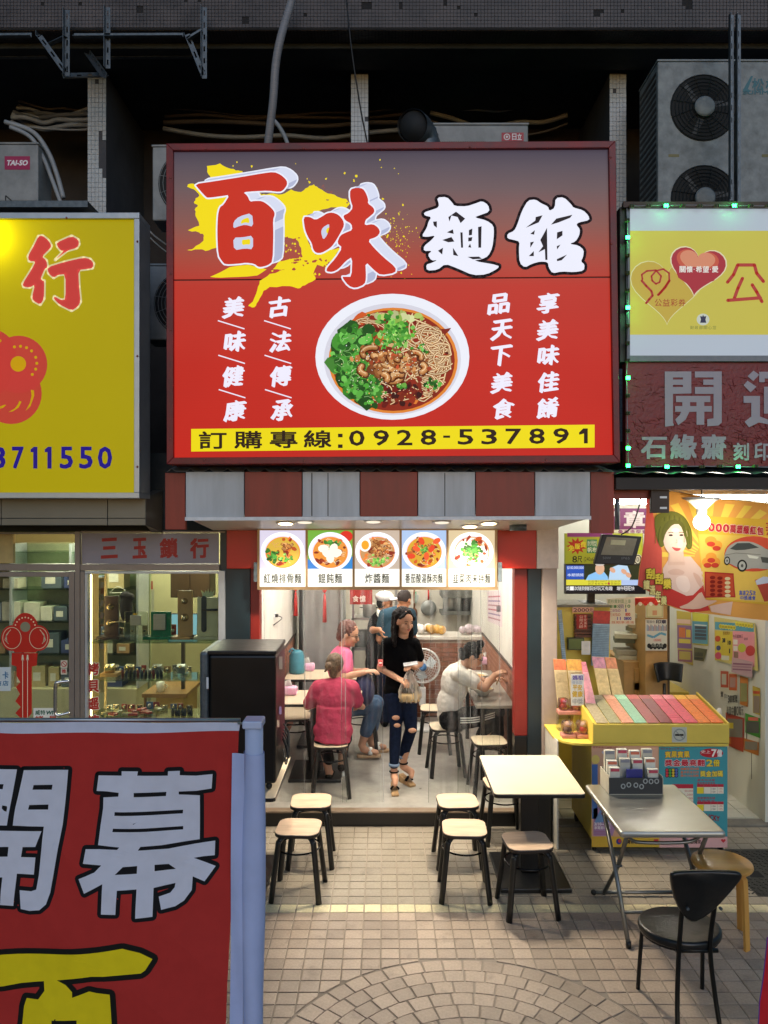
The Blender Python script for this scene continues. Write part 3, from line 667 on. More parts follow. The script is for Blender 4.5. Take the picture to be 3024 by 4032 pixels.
# small brush columns either side of the bowl
def brush(ch,cx,cy,w_,h,col='#f2efff'):
    pr.layer = 4;pr.text(ch,cx-w_*.43,cy-h*.45,cx+w_*.43,cy+h*.45,col,shear=.12,rise=.14,nib=(.05,.032))
def z5(x,y): return (640+x*.60277,1100+y*.60277)
def z6(x,y): return (1500+x*.60277,1100+y*.60277)
for chs,pos in (('美味健康',((465,183),(475,407),(462,633),(475,858))),('古法傳承',((762,180),(770,407),(772,632),(782,855)))):
    for ch,q in zip(chs,pos): brush(ch,*z5(*q),92,86)
for x in (362,664):
    for y in (270,496,720):
        a = z5(x+(y-270)*.012,y);b_ = z5(x+174+(y-270)*.012,y+54);pr.layer = 4;pr.line([a,b_],4.5,'#f2efff')
for chs,pos in (('品天下美食',((772,160),(790,330),(782,500),(790,675),(800,845))),('享美味佳餚',((1092,155),(1090,330),(1095,497),(1095,670),(1090,840)))):
    for ch,q in zip(chs,pos): brush(ch,*z6(*q),92,84)
# phone strip
pr.layer = 3;pr.tri([(753,1689),(2341,1672),(2341,1762),(753,1778)],[(0,1,2,3)],'#f0dc10')
pr.layer = 4
def strip(ch,x0,x1,dy0=0,dy1=0,**k):
    yy = 1689-17*((x0+x1)/2-753)/1588;pr.layer = 4;pr.text(ch,x0,yy+10+dy0,x1,yy+80+dy1,'#2a1a10',bold=.028,**k)
for ch,a in zip('訂購專線',(783,922,1062,1196)): strip(ch,a,a+110)
for dy in (14,56): yy = 1684;pr.rect(1331,yy+10+dy,1349,yy+24+dy,'#2a1a10')
for ch,a in zip('0928',(1374,1470,1562,1656)): strip(ch,a,a+62,2,-6)
pr.rect(1745,1715,1772,1724,'#2a1a10')
for ch,a in zip('53789',(1802,1895,1990,2083,2178)): strip(ch,a,a+62,2,-6)
pr.layer = 4;pr.poly([(2279,1704),(2296,1687),(2314,1687),(2314,1746),(2299,1746),(2299,1707),(2281,1712)],'#2a1a10')
# ---- the bowl of noodles, printed
def dish(pr,cx,cy,rx,ry,L0,rim='#eff1fb',soup='#b8431c',seed=1,noodles=40,greens=(),meats=(),nood='#e6c08a',flecks=30,inner=.86,oy=.02):
    rd = random.Random(seed);pr.layer = L0;pr.ell(cx,cy,rx,ry,rim,44);pr.layer = L0+.3;pr.ell(cx,cy+ry*oy,rx*(inner+.05),ry*(inner+.05),'#d9d8e4',44)
    pr.layer = L0+.6;pr.ell(cx+rx*.01,cy+ry*(oy+.02),rx*inner,ry*inner,'#e2852f',40);pr.layer = L0+.9;pr.ell(cx+rx*.01,cy+ry*(oy+.02),rx*(inner-.04),ry*(inner-.04),soup,40)
    pr.layer = L0+1.2
    ins = lambda x,y: (x*x+y*y) < (inner-.06)**2
    def blob(x,y,a,b_,col,rot=0.,k=10):
        pr.layer += .012;c_,s_ = math.cos(rot),math.sin(rot);pts = []
        for i in range(k):
            q = rd.uniform(.75,1.15);u,v = a*q*math.cos(2*PI*i/k),b_*q*math.sin(2*PI*i/k);pts.append((cx+(x*rx)+(u*c_-v*s_)*rx,cy+(y*ry)+(u*s_+v*c_)*ry))
        jt = rd.uniform(.62,1.3);pr.poly(pts,tuple(min(1,v*jt) for v in lin(col)))
    for _ in range(24):
        x,y = rd.uniform(-.7,.7),rd.uniform(-.7,.7)
        if ins(x,y): blob(x,y,rd.uniform(.06,.2),rd.uniform(.05,.12),rd.choice(('#8f2c12','#c8541f','#7c200d','#d4702c')),rd.random()*3)
    for _ in range(noodles):
        a0 = rd.random()*6.28;x,y = rd.choice(((.55,-.1),(.35,-.45),(.6,.3),(-.25,-.5),(-.1,.6),(.3,.55)));x += rd.gauss(0,.14);y += rd.gauss(0,.14);r_ = rd.uniform(.08,.26);pts = []
        for k in range(7):
            a = a0+k*.32;u,v = x+r_*math.cos(a),y+r_*math.sin(a)
            if ins(u,v): pts.append((cx+u*rx,cy+v*ry))
        if len(pts) > 2:
            pr.layer += .012;pr.line(pts,max(1.5,rx*.024),'#8f5a2a');pr.layer += .012;pr.line(pts,max(1.2,rx*.017),nood if rd.random() < .7 else '#d8a566')
    for (x,y,a,b_,k) in meats:
        for _ in range(k):
            u,v = x+rd.gauss(0,a),y+rd.gauss(0,b_)
            if not ins(u,v): continue
            q = rd.uniform(.06,.13);blob(u,v,q*1.15,q*.8,'#6e3414',rd.random()*3);blob(u,v-.01,q,q*.66,rd.choice(('#b7793c','#c58a4c','#a8652e','#d09a60')),rd.random()*3)
            if rd.random() < .6: pr.layer += .012;pr.line([(cx+(u+q*.6*math.cos(t))*rx,cy+(v+q*.4*math.sin(t))*ry) for t in (0,.8,1.6,2.4)],rx*.011,'#7d4218')
    for (x,y,a,b_,k,dark) in greens:
        for _ in range(k):
            u,v = x+rd.gauss(0,a),y+rd.gauss(0,b_)
            if not ins(u,v): continue
            q = rd.uniform(.05,.12)*(1.3 if dark else .8)
            blob(u,v,q,q*.7,rd.choice(('#2c6a22','#3f8a30','#1f5219','#4f9a3a') if dark else ('#5aa637','#78bb4a','#3f8a30','#8ec95f')),rd.random()*3)
            if rd.random() < .5: pr.layer += .012;pr.line([(cx+(u-q*.6)*rx,cy+(v-q*.2)*ry),(cx+(u+q*.6)*rx,cy+(v+q*.3)*ry)],rx*.008,'#a5d07a' if not dark else '#6fae56')
    for _ in range(flecks):
        u,v = rd.uniform(-.8,.8),rd.uniform(-.8,.8)
        if ins(u,v): blob(u,v,.011,.011,rd.choice(('#f2d9a0','#f6e6b8','#e8a050')),0,5)
cx0,cy0,rx0,ry0 = 1545,1405,303,248
dish(pr,cx0,cy0,rx0,ry0,5,soup='#8e2610',seed=9,noodles=0,flecks=0,inner=.84,oy=.04)
rd = random.Random(31);pr.layer = 7
def at(x,y): return (cx0+x*rx0,cy0+y*ry0)
def inb(x,y,k=.78): return x*x+(y-.05)**2 < k*k
def strand(x,y,r_,a0,n_,sq,w_=5.2):
    pts = [at(x+r_*math.cos(a0+k*.3),y+r_*sq*math.sin(a0+k*.3)) for k in range(n_) if inb(x+r_*math.cos(a0+k*.3),y+r_*sq*math.sin(a0+k*.3))]
    if len(pts) < 3: return
    j = rd.uniform(.8,1.1)
    for w2,c_ in ((w_+3,'#7a3512'),(w_,'#d9ad72'),(w_*.42,'#f6e2bc')):
        pr.layer += .01;pr.line(pts,w2,tuple(min(1,v*j) for v in lin(c_)),w2 == w_)
def mottle(n_,cols,cxr,cyr,sx,sy,r0,r1,dark=1.):
    for _ in range(n_):
        x,y = rd.gauss(cxr,sx),rd.gauss(cyr,sy)
        if not inb(x,y): continue
        k = 9;r_ = rd.uniform(r0,r1);e = rd.uniform(.5,1);ro = rd.random()*3;jt = rd.uniform(.7,1.25)*dark;pr.layer += .006
        pr.poly([at(x+r_*rd.uniform(.7,1.2)*(math.cos(t)*math.cos(ro)-e*math.sin(t)*math.sin(ro)),y+1.2*r_*rd.uniform(.7,1.2)*(math.cos(t)*math.sin(ro)+e*math.sin(t)*math.cos(ro))) for t in [2*PI*i/k for i in range(k)]],tuple(min(1,v*jt) for v in lin(rd.choice(cols))))
mottle(120,('#6a140a','#a83a14','#c4581e','#4e0e08','#d2762c'),0,.05,.5,.5,.02,.09)
for _ in range(34): strand(rd.gauss(-.4,.12),rd.gauss(-.5,.08),rd.uniform(.15,.35),rd.uniform(3,5),7,.6,3.6)
for _ in range(120): strand(rd.gauss(.5,.12),rd.gauss(-.12,.26),rd.uniform(.07,.26),rd.random()*6.28,rd.randint(7,15),rd.uniform(.7,1.2))
for _ in range(16): strand(rd.gauss(.42,.08),rd.gauss(.45,.08),rd.uniform(.06,.13),rd.random()*6.28,16,1.,4.4)
for _ in range(14): strand(rd.gauss(-.05,.16),rd.gauss(.62,.06),rd.uniform(.15,.3),rd.random()*6.28,8,.5,4)
mottle(60,('#3a0a06','#6a140a','#8e2a10'),.2,.58,.16,.1,.02,.06)
GD = ('#33801f','#4a9c32','#26611a','#5cae42','#1d5214','#6dbb50');GL = ('#5fae35','#7cc04c','#418c28','#9ad065','#2f7a20')
mottle(60,GD,-.6,.0,.09,.24,.06,.14,.75);mottle(60,GD,-.42,.42,.12,.16,.06,.13,.75);mottle(130,GD,-.56,.08,.1,.26,.02,.06);mottle(110,GD,-.4,.44,.12,.14,.02,.05);mottle(40,GD,-.52,-.32,.12,.06,.04,.09)
for _ in range(46):
    x,y = rd.gauss(-.52,.13),rd.gauss(.18,.3)
    if inb(x,y,.72): a_ = rd.random()*6.28;pr.layer += .01;pr.line([at(x,y),at(x+.05*math.cos(a_),y+.05*math.sin(a_)),at(x+.1*math.cos(a_+.4),y+.1*math.sin(a_+.4))],rd.uniform(1.2,2.8),rd.choice(('#7fc060','#12380c','#a6d688')))
mottle(26,('#b5c86a','#d2d79a','#8fae48'),.06,-.62,.13,.035,.03,.07)
mottle(150,GL,.02,-.34,.11,.13,.018,.05);mottle(40,GD,.02,-.32,.1,.12,.015,.035)
def fold(x,y,r_,a0,n_,sq=.8,w_=.066):
    n_ = max(4,n_*2//3);sq = rd.uniform(.55,1.05);w_ *= rd.uniform(.75,1.25)
    pts = [at(x+r_*math.cos(a0+k*.35),y+r_*sq*math.sin(a0+k*.35)) for k in range(n_)];j = rd.uniform(.82,1.1)
    for w2,c_,o in ((w_*1.5,'#5a2a10',2),(w_,'#b07440',0),(w_*.62,'#c9925c',-2),(w_*.2,'#ecc89a',-4)):
        pr.layer += .02;pr.line([(p[0],p[1]+o) for p in pts],w2*rx0,tuple(v*j for v in lin(c_)),True)
mottle(40,('#7a3c18','#a5662f','#8a4a1e','#5e2a10'),-.02,.1,.2,.12,.03,.08)
for x,y,r_,a0,n_ in ((-.26,-.06,.13,2.6,12),(-.2,-.04,.06,0,12),(-.3,.2,.12,2,10),(-.16,.2,.1,4,9),(.1,.0,.13,.4,15),(.1,.02,.06,2,14),(.28,.0,.1,4.2,13),(.32,.18,.11,5.5,10),(.0,.3,.13,.2,9),(.08,.36,.09,3.4,10),(-.08,.14,.09,1,11),(.2,.2,.08,3,10),(-.14,.34,.08,5,9)): fold(x,y,r_,a0,n_)
mottle(90,('#c98a50','#dcae78','#a2602c','#8a4a22','#b84a24'),.03,.1,.2,.12,.012,.04)
mottle(14,GD,.5,.42,.04,.03,.02,.05);mottle(10,GL,.1,.46,.05,.02,.02,.04);mottle(8,GD,.38,-.12,.05,.03,.02,.04)
mottle(230,('#f4dca6','#f8ecc8','#eab060'),0,.2,.46,.36,.006,.010);mottle(90,('#ffffff','#fff4dc'),-.1,.1,.4,.35,.004,.008)
pr.build('printed_picture',M_back,sgn)

# ================================================================== AWNING UNDER THE SIGN
YA = 5.92
M_awr = pm('faded red metal','#8e3425',.45,var=.2,scale=3,var2='#742b1f',stretch=(1.6,1,.25))
M_aww = pm('grimy white metal','#b9c0c7',.4,var=.1,scale=3,var2='#9da4aa',stretch=(1.6,1,.2))
M_trim = pm('white plastic trim','#d9dde2',.4)
M_corr = pm('corrugated roof sheet','#6b6d70',.5,metal=.3,var=.3,scale=4)
aw = thing('awning','red and white panelled metal awning with drip stains over the noodle shop door','awning',tuple(P(1530,2040,YA)))
edges = [730,962,1190,1417,1645,1872,2106,2325]
for i,(a,b_) in enumerate(zip(edges,edges[1:])):
    MB().prism([P(x,y,YA) for x,y in ((a+1.5,2036-(a-730)*.003),(b_-1.5,2036-(b_-730)*.003),(b_-1.5,1858),(a+1.5,1858))],(0,.03,0)).build('fascia_panel',M_aww if i % 2 == 0 else M_awr,aw,bevel=.003)
for (a,b_,y0,y1) in ((650,729,1862,2085),(2326,2418,1858,2100)):
    MB().prism([P(x,y,YA+.06) for x,y in ((a,y1),(b_,y1),(b_,y0),(a,y0))],(0,.05,0)).build('side_panel',M_awr,aw,bevel=.003)
box('seam_stain',pm('drip stain','#3b3733',.8),X(1226,YA),X(1230,YA),YA-.002,YA,Z(2032,YA),Z(1862,YA),aw)
box('seam_stain',MATS['drip stain'],X(1290,YA),X(1293,YA),YA-.002,YA,Z(2032,YA),Z(1862,YA),aw)
box('seam_stain',MATS['drip stain'],X(1750,YA),X(1753,YA),YA-.002,YA,Z(2032,YA),Z(1862,YA),aw)
MB().hexa([P(728,2050,YA-.02),P(2328,2046,YA-.02),P(2328,2046,YA+.04),P(728,2050,YA+.04),P(728,2036,YA-.02),P(2328,2032,YA-.02),P(2328,2032,YA+.04),P(728,2036,YA+.04)]).build('edge_trim',M_trim,aw)
mb = MB()     # wavy roof edge peeping over the fascia
def corr(u,v): x = X(655,YA)+(X(2420,YA)-X(655,YA))*u;return (x,YA+.01+v*.75,Z(1856,YA)+.012*max(0,math.sin(u*2*PI*24))**2*2+v*.13)
mb.grid(corr,240,2);o = mb.build('corrugated_roof',M_corr,aw,True);md = o.modifiers.new('thick','SOLIDIFY');md.thickness = .003
mb = MB();zf,zb = Z(2046,YA)+.01,Z(2088,6.56)
mb.hexa([(X(735,YA),YA+.03,zf),(X(2322,YA),YA+.03,zf),(X(2160,6.56),6.56,zb),(X(840,6.56),6.56,zb),(X(735,YA),YA+.03,zf+.02),(X(2322,YA),YA+.03,zf+.02),(X(2160,6.56),6.56,zb+.02),(X(840,6.56),6.56,zb+.02)])
mb.build('soffit',pm('white soffit','#c9c7c2',.35,var=.06),aw)
# recessed downlights in the soffit; the outer ones are lit
M_lamp = emitter('lit downlight','#ffdf9e',14.)
def soffit_z(y): return zf+(zb-zf)*(y-YA-.03)/(6.56-YA-.03)
for i,(px,py,lit,la) in enumerate(((1125,2058,1,'lit warm downlight at the left end of the awning soffit'),(1200,2052,0,'dim downlight next to the lit one left in the awning soffit'),(1470,2050,0,'dim downlight in the middle of the awning soffit'),(1740,2053,0,'dim downlight right of the middle of the awning soffit'),(1850,2072,1,'lit warm downlight over the right end of the menu boxes'),(1925,2058,1,'lit warm downlight at the right of the awning soffit, nearest the street'))):
    yy = 6.05+(py-2048)/40*.45;x = X(px,yy);z = soffit_z(yy)-.002
    t = thing('downlight',la,'lamp',(x,yy,z),group='soffit downlights')
    Mt = Matrix.Rotation(math.atan2(zb-zf,6.56-YA-.03),4,'X')
    MB().lathe([(.075,.012),(.078,.0),(.06,-.004),(.058,.010)],(x,yy,z-.004),24,Mt).build('ring',M_trim,t,True)
    MB().lathe([(.055,.002),(.055,-.006)],(x,yy,z-.004),24,Mt).build('lens',M_lamp if lit else emitter('dim downlight','#fff0d8',.9),t)
    if lit:
        ld = bpy.data.lights.new('downlight_beam','SPOT');ld.energy = 125;ld.spot_size = R(125);ld.spot_blend = .8;ld.color = (1,.88,.69);ld.shadow_soft_size = .06
        lo = bpy.data.objects.new('downlight_beam',ld);C.objects.link(lo);lo.parent = t;lo.location = (0,0,-.03)
t = thing('vent_pipe_end','short galvanised pipe end under the right of the awning soffit','pipe',tuple(P(2045,2075,6.3)))
MB().lathe([(.07,-.03),(.07,.02),(.06,.02)],P(2040,2075,6.3),20).build('pipe_end',M_galv,t,True)
# red beam behind the awning, either side of the menu boxes
M_redp = pm('red painted board','#b3200f',.4,var=.1,scale=4)
door = thing('shopfront_frame','red and dark teal door frame and posts of the noodle shop front','door frame',(0,6.6,0))
MB().box(X(895,6.6),X(1026,6.6),6.57,6.66,Z(2238,6.6),2.62,).build('lintel_board',M_redp,door,bevel=.004)
MB().box(X(1950,6.6),X(2110,6.6),6.57,6.66,Z(2238,6.6),2.62).build('lintel_board',M_redp,door,bevel=.004)
MB().box(X(2110,6.6),X(2196,6.6),6.56,6.70,Z(2238,6.6),2.62).build('lintel_board',pm('pinkish white board','#c9bcb4',.5),door,bevel=.004)
M_redj = pm('shaded red jamb','#7a1a10',.45,var=.2,scale=3)  # frame red darkened to stand for the shade in the doorway
M_teal = pm('dark teal paint','#14242b',.4,var=.3,scale=3)
MB().box(X(866,6.62),X(985,6.62),6.62,6.80,0,2.62).build('post',M_teal,door,bevel=.004)
MB().box(X(2078,6.62),X(2132,6.62),6.62,6.80,0,2.62).build('post',M_teal,door,bevel=.004)
MB().box(X(986,6.64),X(1022,6.64),6.64,6.76,.12,2.62).build('jamb',M_redj,door,bevel=.004)
MB().box(X(2026,6.64),X(2077,6.64),6.64,6.76,.75,2.62).build('jamb',M_redj,door,bevel=.004)
MB().box(X(2026,6.64),X(2077,6.64),6.645,6.76,.12,.745).build('kick_panel',pm('black kick board','#0c0d0d',.35),door,bevel=.004)
MB().box(-1.16,1.24,6.66,6.76,2.36,2.62).build('header',pm('dark header','#26211e',.6),door)
# ------------------------------------------------------------------ menu light boxes
YM = 6.50
M_menu = printmat('backlit menu',1.0,.4,.04,2,alb=.2)
M_frame = pm('bronze frame','#8a7356',.35,metal=.6)
mn = thing('menu_lightbox','row of five lit menu pictures hanging over the noodle shop door','lightbox',tuple(P(1488,2320,YM)))
MB().box(X(1014,YM),X(1960,YM),YM+.012,YM+.10,Z(2322,YM),Z(2080,YM)).build('housing',M_frame,mn,bevel=.004)
MB().box(X(1014,YM),X(1960,YM),YM-.01,YM+.012,Z(2322,YM),Z(2310,YM)).build('bottom_rail',M_frame,mn)
MB().box(X(1014,YM),X(1960,YM),YM-.01,YM+.012,Z(2088,YM),Z(2080,YM)).build('top_rail',M_frame,mn)
for a in (1014,1203,1388,1573,1757,1948): MB().box(X(a,YM),X(a+9,YM),YM-.011,YM+.012,Z(2311,YM),Z(2087,YM)).build('divider',M_frame,mn)
MB().box(X(1000,YM),X(1013,YM),YM-.01,YM+.05,Z(2290,YM),Z(2215,YM)).build('end_hinge',M_galv,mn);MB().box(X(1961,YM),X(1976,YM),YM-.01,YM+.05,Z(2290,YM),Z(2215,YM)).build('end_hinge',M_galv,mn)
menus = [((1023,1203),'紅燒排骨麵','#c9c3d6',dict(soup='#c9a43a',seed=21,noodles=14,greens=[(-.45,.2,.14,.18,22,True),(.1,.35,.16,.1,16,False)],meats=[(.15,-.25,.2,.1,14)],nood='#f0dcae')),
         ((1212,1388),'餛飩麵','#6aa23a',dict(soup='#d98a35',seed=22,noodles=26,greens=[(.2,-.4,.2,.08,16,True)],meats=[],nood='#f4e4c4')),
         ((1397,1573),'炸醬麵','#b9a898',dict(soup='#b98a5a',seed=23,noodles=30,greens=[(-.05,.5,.22,.1,40,False)],meats=[(.12,-.15,.26,.18,44)],nood='#efe0c0')),
         ((1582,1757),'番茄酸湯酥肉麵','#9fb8dc',dict(soup='#c79a2c',seed=24,noodles=16,greens=[(.0,-.1,.14,.12,20,False)],meats=[(-.2,-.2,.2,.2,12),(.3,-.2,.12,.1,8)],nood='#f2dfae')),
         ((1766,1948),'韭菜肉末拌麵','#cbb893',dict(soup='#efe9dc',seed=25,noodles=26,greens=[(.0,-.1,.2,.18,50,True),(.05,.1,.2,.14,24,False)],meats=[(.05,-.05,.2,.14,8)],nood='#faf4e6',rim='#ffffff'))]
for (a,b_),nm,bgc,kw in menus:
    pp = Print(YM-.001);pp.rect(a,2088,b_,2255,bgc);pp.layer = .5;pp.rect(a,2240,b_,2310,'#fbf7ea')
    if nm == '餛飩麵':
        pp.poly([(a,2240),(a+60,2240),(a,2200)],'#2f6fb8');pp.layer = .8;pp.poly([(b_-70,2240),(b_,2190),(b_,2240)],'#2c7fc4');pp.ell(b_-25,2112,26,22,'#c8281c')
    cx = (a+b_)/2;dish(pp,cx,2172,86,77,2,**{**dict(inner=.8,flecks=10),**kw})
    if nm == '炸醬麵': pp.layer = 9;pp.ell(cx-48,2144,24,28,'#f4efe6');pp.layer = 9.3;pp.ell(cx-47,2146,15,18,'#ef9a1e')
    if nm == '餛飩麵':
        for k in range(5): pp.layer = 9+k*.05;pp.ell(cx-26+k*13,2160+(k % 3)*18,22,16,'#f6ead8',9,k*40)
    if nm == '番茄酸湯酥肉麵':
        for k in range(6): pp.layer = 9+k*.05;pp.ell(cx-50+k*20,2190-(k % 3)*30,17,11,('#d5401f','#e0562a')[k % 2],8,k*30)
    w1 = min(148,30*len(nm)+4);pp.layer = 10;pp.row(nm,cx-w1/2,2258,cx+w1/2,2296,'#2f3126',bold=.014,gap=.12)
    pp.build('menu_panel',M_menu,mn)
# ================================================================== NOODLE SHOP ROOM
FZ = .128
def marble():
    m = pm('grey marbled vinyl','#9b978f',.3,var=.22,scale=7,bump=.04);return m
M_vinylf = marble()
M_whitew = pm('off white wall panel','#dcd8cf',.5,var=.05,scale=4)
M_brick = tilemat('brick','#8a5a44',.75);M_bmort = pm('brick joint','#b9aa9a',.9)
structure(box('shop_floor',M_vinylf,-1.16,1.26,6.6,11.4,.0,FZ))
stp = thing('threshold_step','black riser step at the noodle shop entrance','step',(0,6.58,0))
box('riser',pm('black stone','#0d0c0c',.3),-1.14,1.24,6.565,6.598,0,FZ-.016,stp,bevel=.003)
box('nosing',pm('worn brown nosing','#8d7a66',.35,metal=.3),-1.14,1.24,6.556,6.64,FZ-.014,FZ+.003,stp,bevel=.003)
structure(box('shop_ceiling',M_whitew,-1.2,1.3,6.7,11.4,2.66,2.72))
wl = structure(box('shop_wall_left',M_whitew,-1.19,-1.11,6.78,11.4,FZ,2.66))
wr = structure(box('shop_wall_right',M_whitew,1.235,1.30,6.78,11.4,FZ,2.66))
structure(box('shop_wall_back',pm('kitchen wall','#cdc9bb',.4,var=.06),-1.2,1.3,11.3,11.4,FZ,2.66))
def brick_side(parent,x,s,y0,y1):
    MB().box(min(x,x+s*.004),max(x,x+s*.004),y0,y1,FZ,1.17).build('brick_backing',M_bmort,parent)
    mb = MB();r = 0;z = FZ+.004;random.seed(5)
    while z < 1.16:
        y = y0-(.08 if r % 2 else 0)
        while y < y1:
            a,b_ = max(y0,y)+.003,min(y1,y+.165)-.003
            d = random.uniform(.007,.010)
            if b_-a > .02: mb.box(*sorted((x+s*.003,x+s*d)),a,b_,z+.003,min(1.165,z+.055))
            y += .165
        z += .058;r += 1
    tag(mb.build('brick',M_brick,parent),kind='stuff')
    MB().box(*sorted((x,x+s*.016)),y0,y1,1.168,1.19).build('dado_rail',pm('dark rail','#3c2a20',.5),parent)
brick_side(wl,-1.11,1,6.80,9.55);brick_side(wr,1.235,-1,6.80,9.62)
cnt = thing('brick_counter','brick faced kitchen counter with white top at the back of the noodle shop','counter',(.8,9.7,FZ))
xa,xb = X(1585,9.62),1.232
box('counter_core',M_bmort,xa,xb,9.624,9.95,FZ,1.10,cnt)
box('counter_top',pm('white counter top','#d8d3c8',.3),xa-.03,xb,9.58,10.0,1.10,1.145,cnt,bevel=.006)
me_b = MB().box(-.079,.079,-.006,.006,-.026,.026).mesh('brick');me_b.materials.append(M_brick)
z = FZ+.03;r = 0
while z < 1.08:
    x = xa+.082-(.08 if r % 2 else 0)
    while x < xb-.03:
        if x-.079 > xa-.02:
            o = bpy.data.objects.new('brick',me_b);C.objects.link(o);o.parent = cnt;o.location = (x-.8,9.62-9.7+random.uniform(-.002,.001),z-FZ);o.rotation_euler = (0,random.uniform(-.01,.01),0)
        x += .165
    z += .058;r += 1
# ceiling light strips
M_tube = emitter('lit tube','#fff6ea',60.)
for i,(x,y,la) in enumerate(((-.45,7.5,'ceiling light strip over the front left table'),(.5,7.5,'ceiling light strip over the front right of the shop'),(0,9.0,'ceiling light strip before the brick counter'),(.2,10.6,'ceiling light strip over the kitchen'))):
    t = thing('ceiling_light',la,'lamp',(x,y,2.66),group='ceiling light strips in the noodle shop')
    box('housing',M_trim,x-.06,x+.06,y-.6,y+.6,2.62,2.659,t,bevel=.004);box('diffuser',M_tube,x-.05,x+.05,y-.58,y+.58,2.600,2.619,t)
# ------------------------------------------------------------------ furniture builders
M_blk = pm('black powder coat','#0b0b0b',.35,var=.2,scale=30)
M_woodt = pm('pale wood laminate','#d6bb9f',.38,var=.14,scale=3,var2='#c4a488',stretch=(1.5,14,1))
M_creamt = pm('cream laminate','#d8c7ab',.35,var=.05,scale=5)
M_greyl = pm('grey laminate','#8f8a80',.3,var=.1,scale=6)
def make_stool(label,group,topmat):
    t = thing('stool',label,'stool',group=group)
    pts = [Vector((x,y,.434)) for x,y in rrect(-.155,.155,-.15,.15,.075,5)]
    MB().prism(pts,(0,0,.020)).build('seat',pm('dark seat edge','#1d1512',.4),t,bevel=.003)
    pts = [Vector((x,y,.4545)) for x,y in rrect(-.153,.153,-.148,.148,.073,5)]
    MB().prism(pts,(0,0,.006)).build('seat_top',topmat,t,bevel=.002)
    for sx in (-1,1):
        for sy in (-1,1):
            d = Vector((sx,sy,0)).normalized()
            pth = [Vector((sx*.055,sy*.055,.428)),Vector((sx*.095,sy*.095,.424)),Vector((sx*.118,sy*.118,.398)),Vector((sx*.126,sy*.126,.36)),Vector((sx*.165,sy*.165,0))]
            MB().tube(smooth_path(pth,4),.023,8,flat=.7,up=(sx,sy,0)).build('leg',M_blk,t,True)
    MB().tube([(.150*math.cos(2*PI*k/32)*1.0,.150*math.sin(2*PI*k/32),.325) for k in range(32)],.0065,6,closed=True).build('foot_ring',pm('black gloss ring','#0e0e10',.2,metal=.4),t,True)
    return t
stool0 = make_stool('wood topped black stool right of the doorway, farther of that pair','black legged stools outside',M_woodt)
def put(o,x,y,z=0,rz=0.): o.location = (x,y,z);o.rotation_euler = (0,0,rz)
put(stool0,.565,5.92,0,R(3))
for x,y,rz,la in ((.564,5.41,-2,'wood topped black stool right of the doorway, nearer of that pair'),(.965,5.19,5,'pale wood topped black stool nearest the camera, in front of the white table'),(-.56,5.92,2,'wood topped black stool left of the doorway, farther of that pair'),(-.60,5.42,-3,'wood topped black stool left of the doorway, nearer of that pair'),(.98,6.33,4,'black stool mostly hidden behind the white table by the step')):
    copy_tree(stool0,(x,y,0),R(rz),la)
istool = make_stool('black stool with cream top under the person in the pink tee','black legged stools inside the noodle shop',M_creamt)
put(istool,X(1303,7.0),7.0,FZ,R(4))
for px,py,rz,la in ((1165,2817,3,'empty cream stool at the front left table, nearer of two'),(1165,2790,0,'empty cream stool behind the nearer one at the left tables'),(1755,2857,5,'cream stool under the diner in the white shirt'),(1925,2913,4,'empty cream stool just inside the doorway at the right'),(1712,2785,-4,'empty cream stool farther back beside the floor fan'),(1425,2790,0,'stool under the person in the pink polo shirt')):
    q = G(px,py,FZ+.46);copy_tree(istool,(q.x,q.y,FZ),R(rz),la)
def make_table(name,label,x0,x1,y0,y1,z0,topmat,group=None):
    t = thing(name,label,'table',((x0+x1)/2,(y0+y1)/2,z0),group=group);cx,cy = (x0+x1)/2,(y0+y1)/2
    MB().prism([Vector((x,y,z0+.712)) for x,y in rrect(x0,x1,y0,y1,.03,3)],(0,0,.024)).build('top_edge',M_blk,t,bevel=.003)
    MB().prism([Vector((x,y,z0+.7365)) for x,y in rrect(x0+.002,x1-.002,y0+.002,y1-.002,.028,3)],(0,0,.006)).build('table_top',topmat,t,bevel=.002)
    box('column',M_blk,cx-.065,cx+.065,cy-.05,cy+.05,z0+.03,z0+.70,t,bevel=.006)
    box('mounting_plate',M_blk,cx-.16,cx+.16,cy-.18,cy+.18,z0+.70,z0+.711,t)
    box('base_plate',M_blk,cx-.25,cx+.25,cy-.3,cy+.3,z0,z0+.03,t,bevel=.006)
    return t
make_table('dining_table','cream topped black pedestal table outside, right of the doorway',.755,1.385,5.27,6.13,0,M_creamt,'pedestal dining tables')
make_table('dining_table','cream topped pedestal table under the black drinks cooler',-1.42,-.735,5.2,6.1,0,M_creamt,'pedestal dining tables')
make_table('dining_table','cream topped table inside, where the person in the pink tee sits',-1.09,-.22,7.27,7.85,FZ,M_creamt,'pedestal dining tables')
make_table('dining_table','cream topped table inside with the blue jar, farther back on the left',-1.09,-.30,8.37,8.9,FZ,M_creamt,'pedestal dining tables')
t = thing('bar_table','narrow grey topped eating bar along the right wall of the noodle shop','table',(1.0,8.1,FZ))
box('bar_top',M_greyl,.86,1.232,7.2,8.85,FZ+.715,FZ+.745,t,bevel=.004)
for y in (7.35,8.7): box('leg',M_blk,.92,.96,y-.02,y+.02,FZ,FZ+.714,t,bevel=.003);box('leg',M_blk,1.18,1.22,y-.02,y+.02,FZ,FZ+.714,t,bevel=.003)
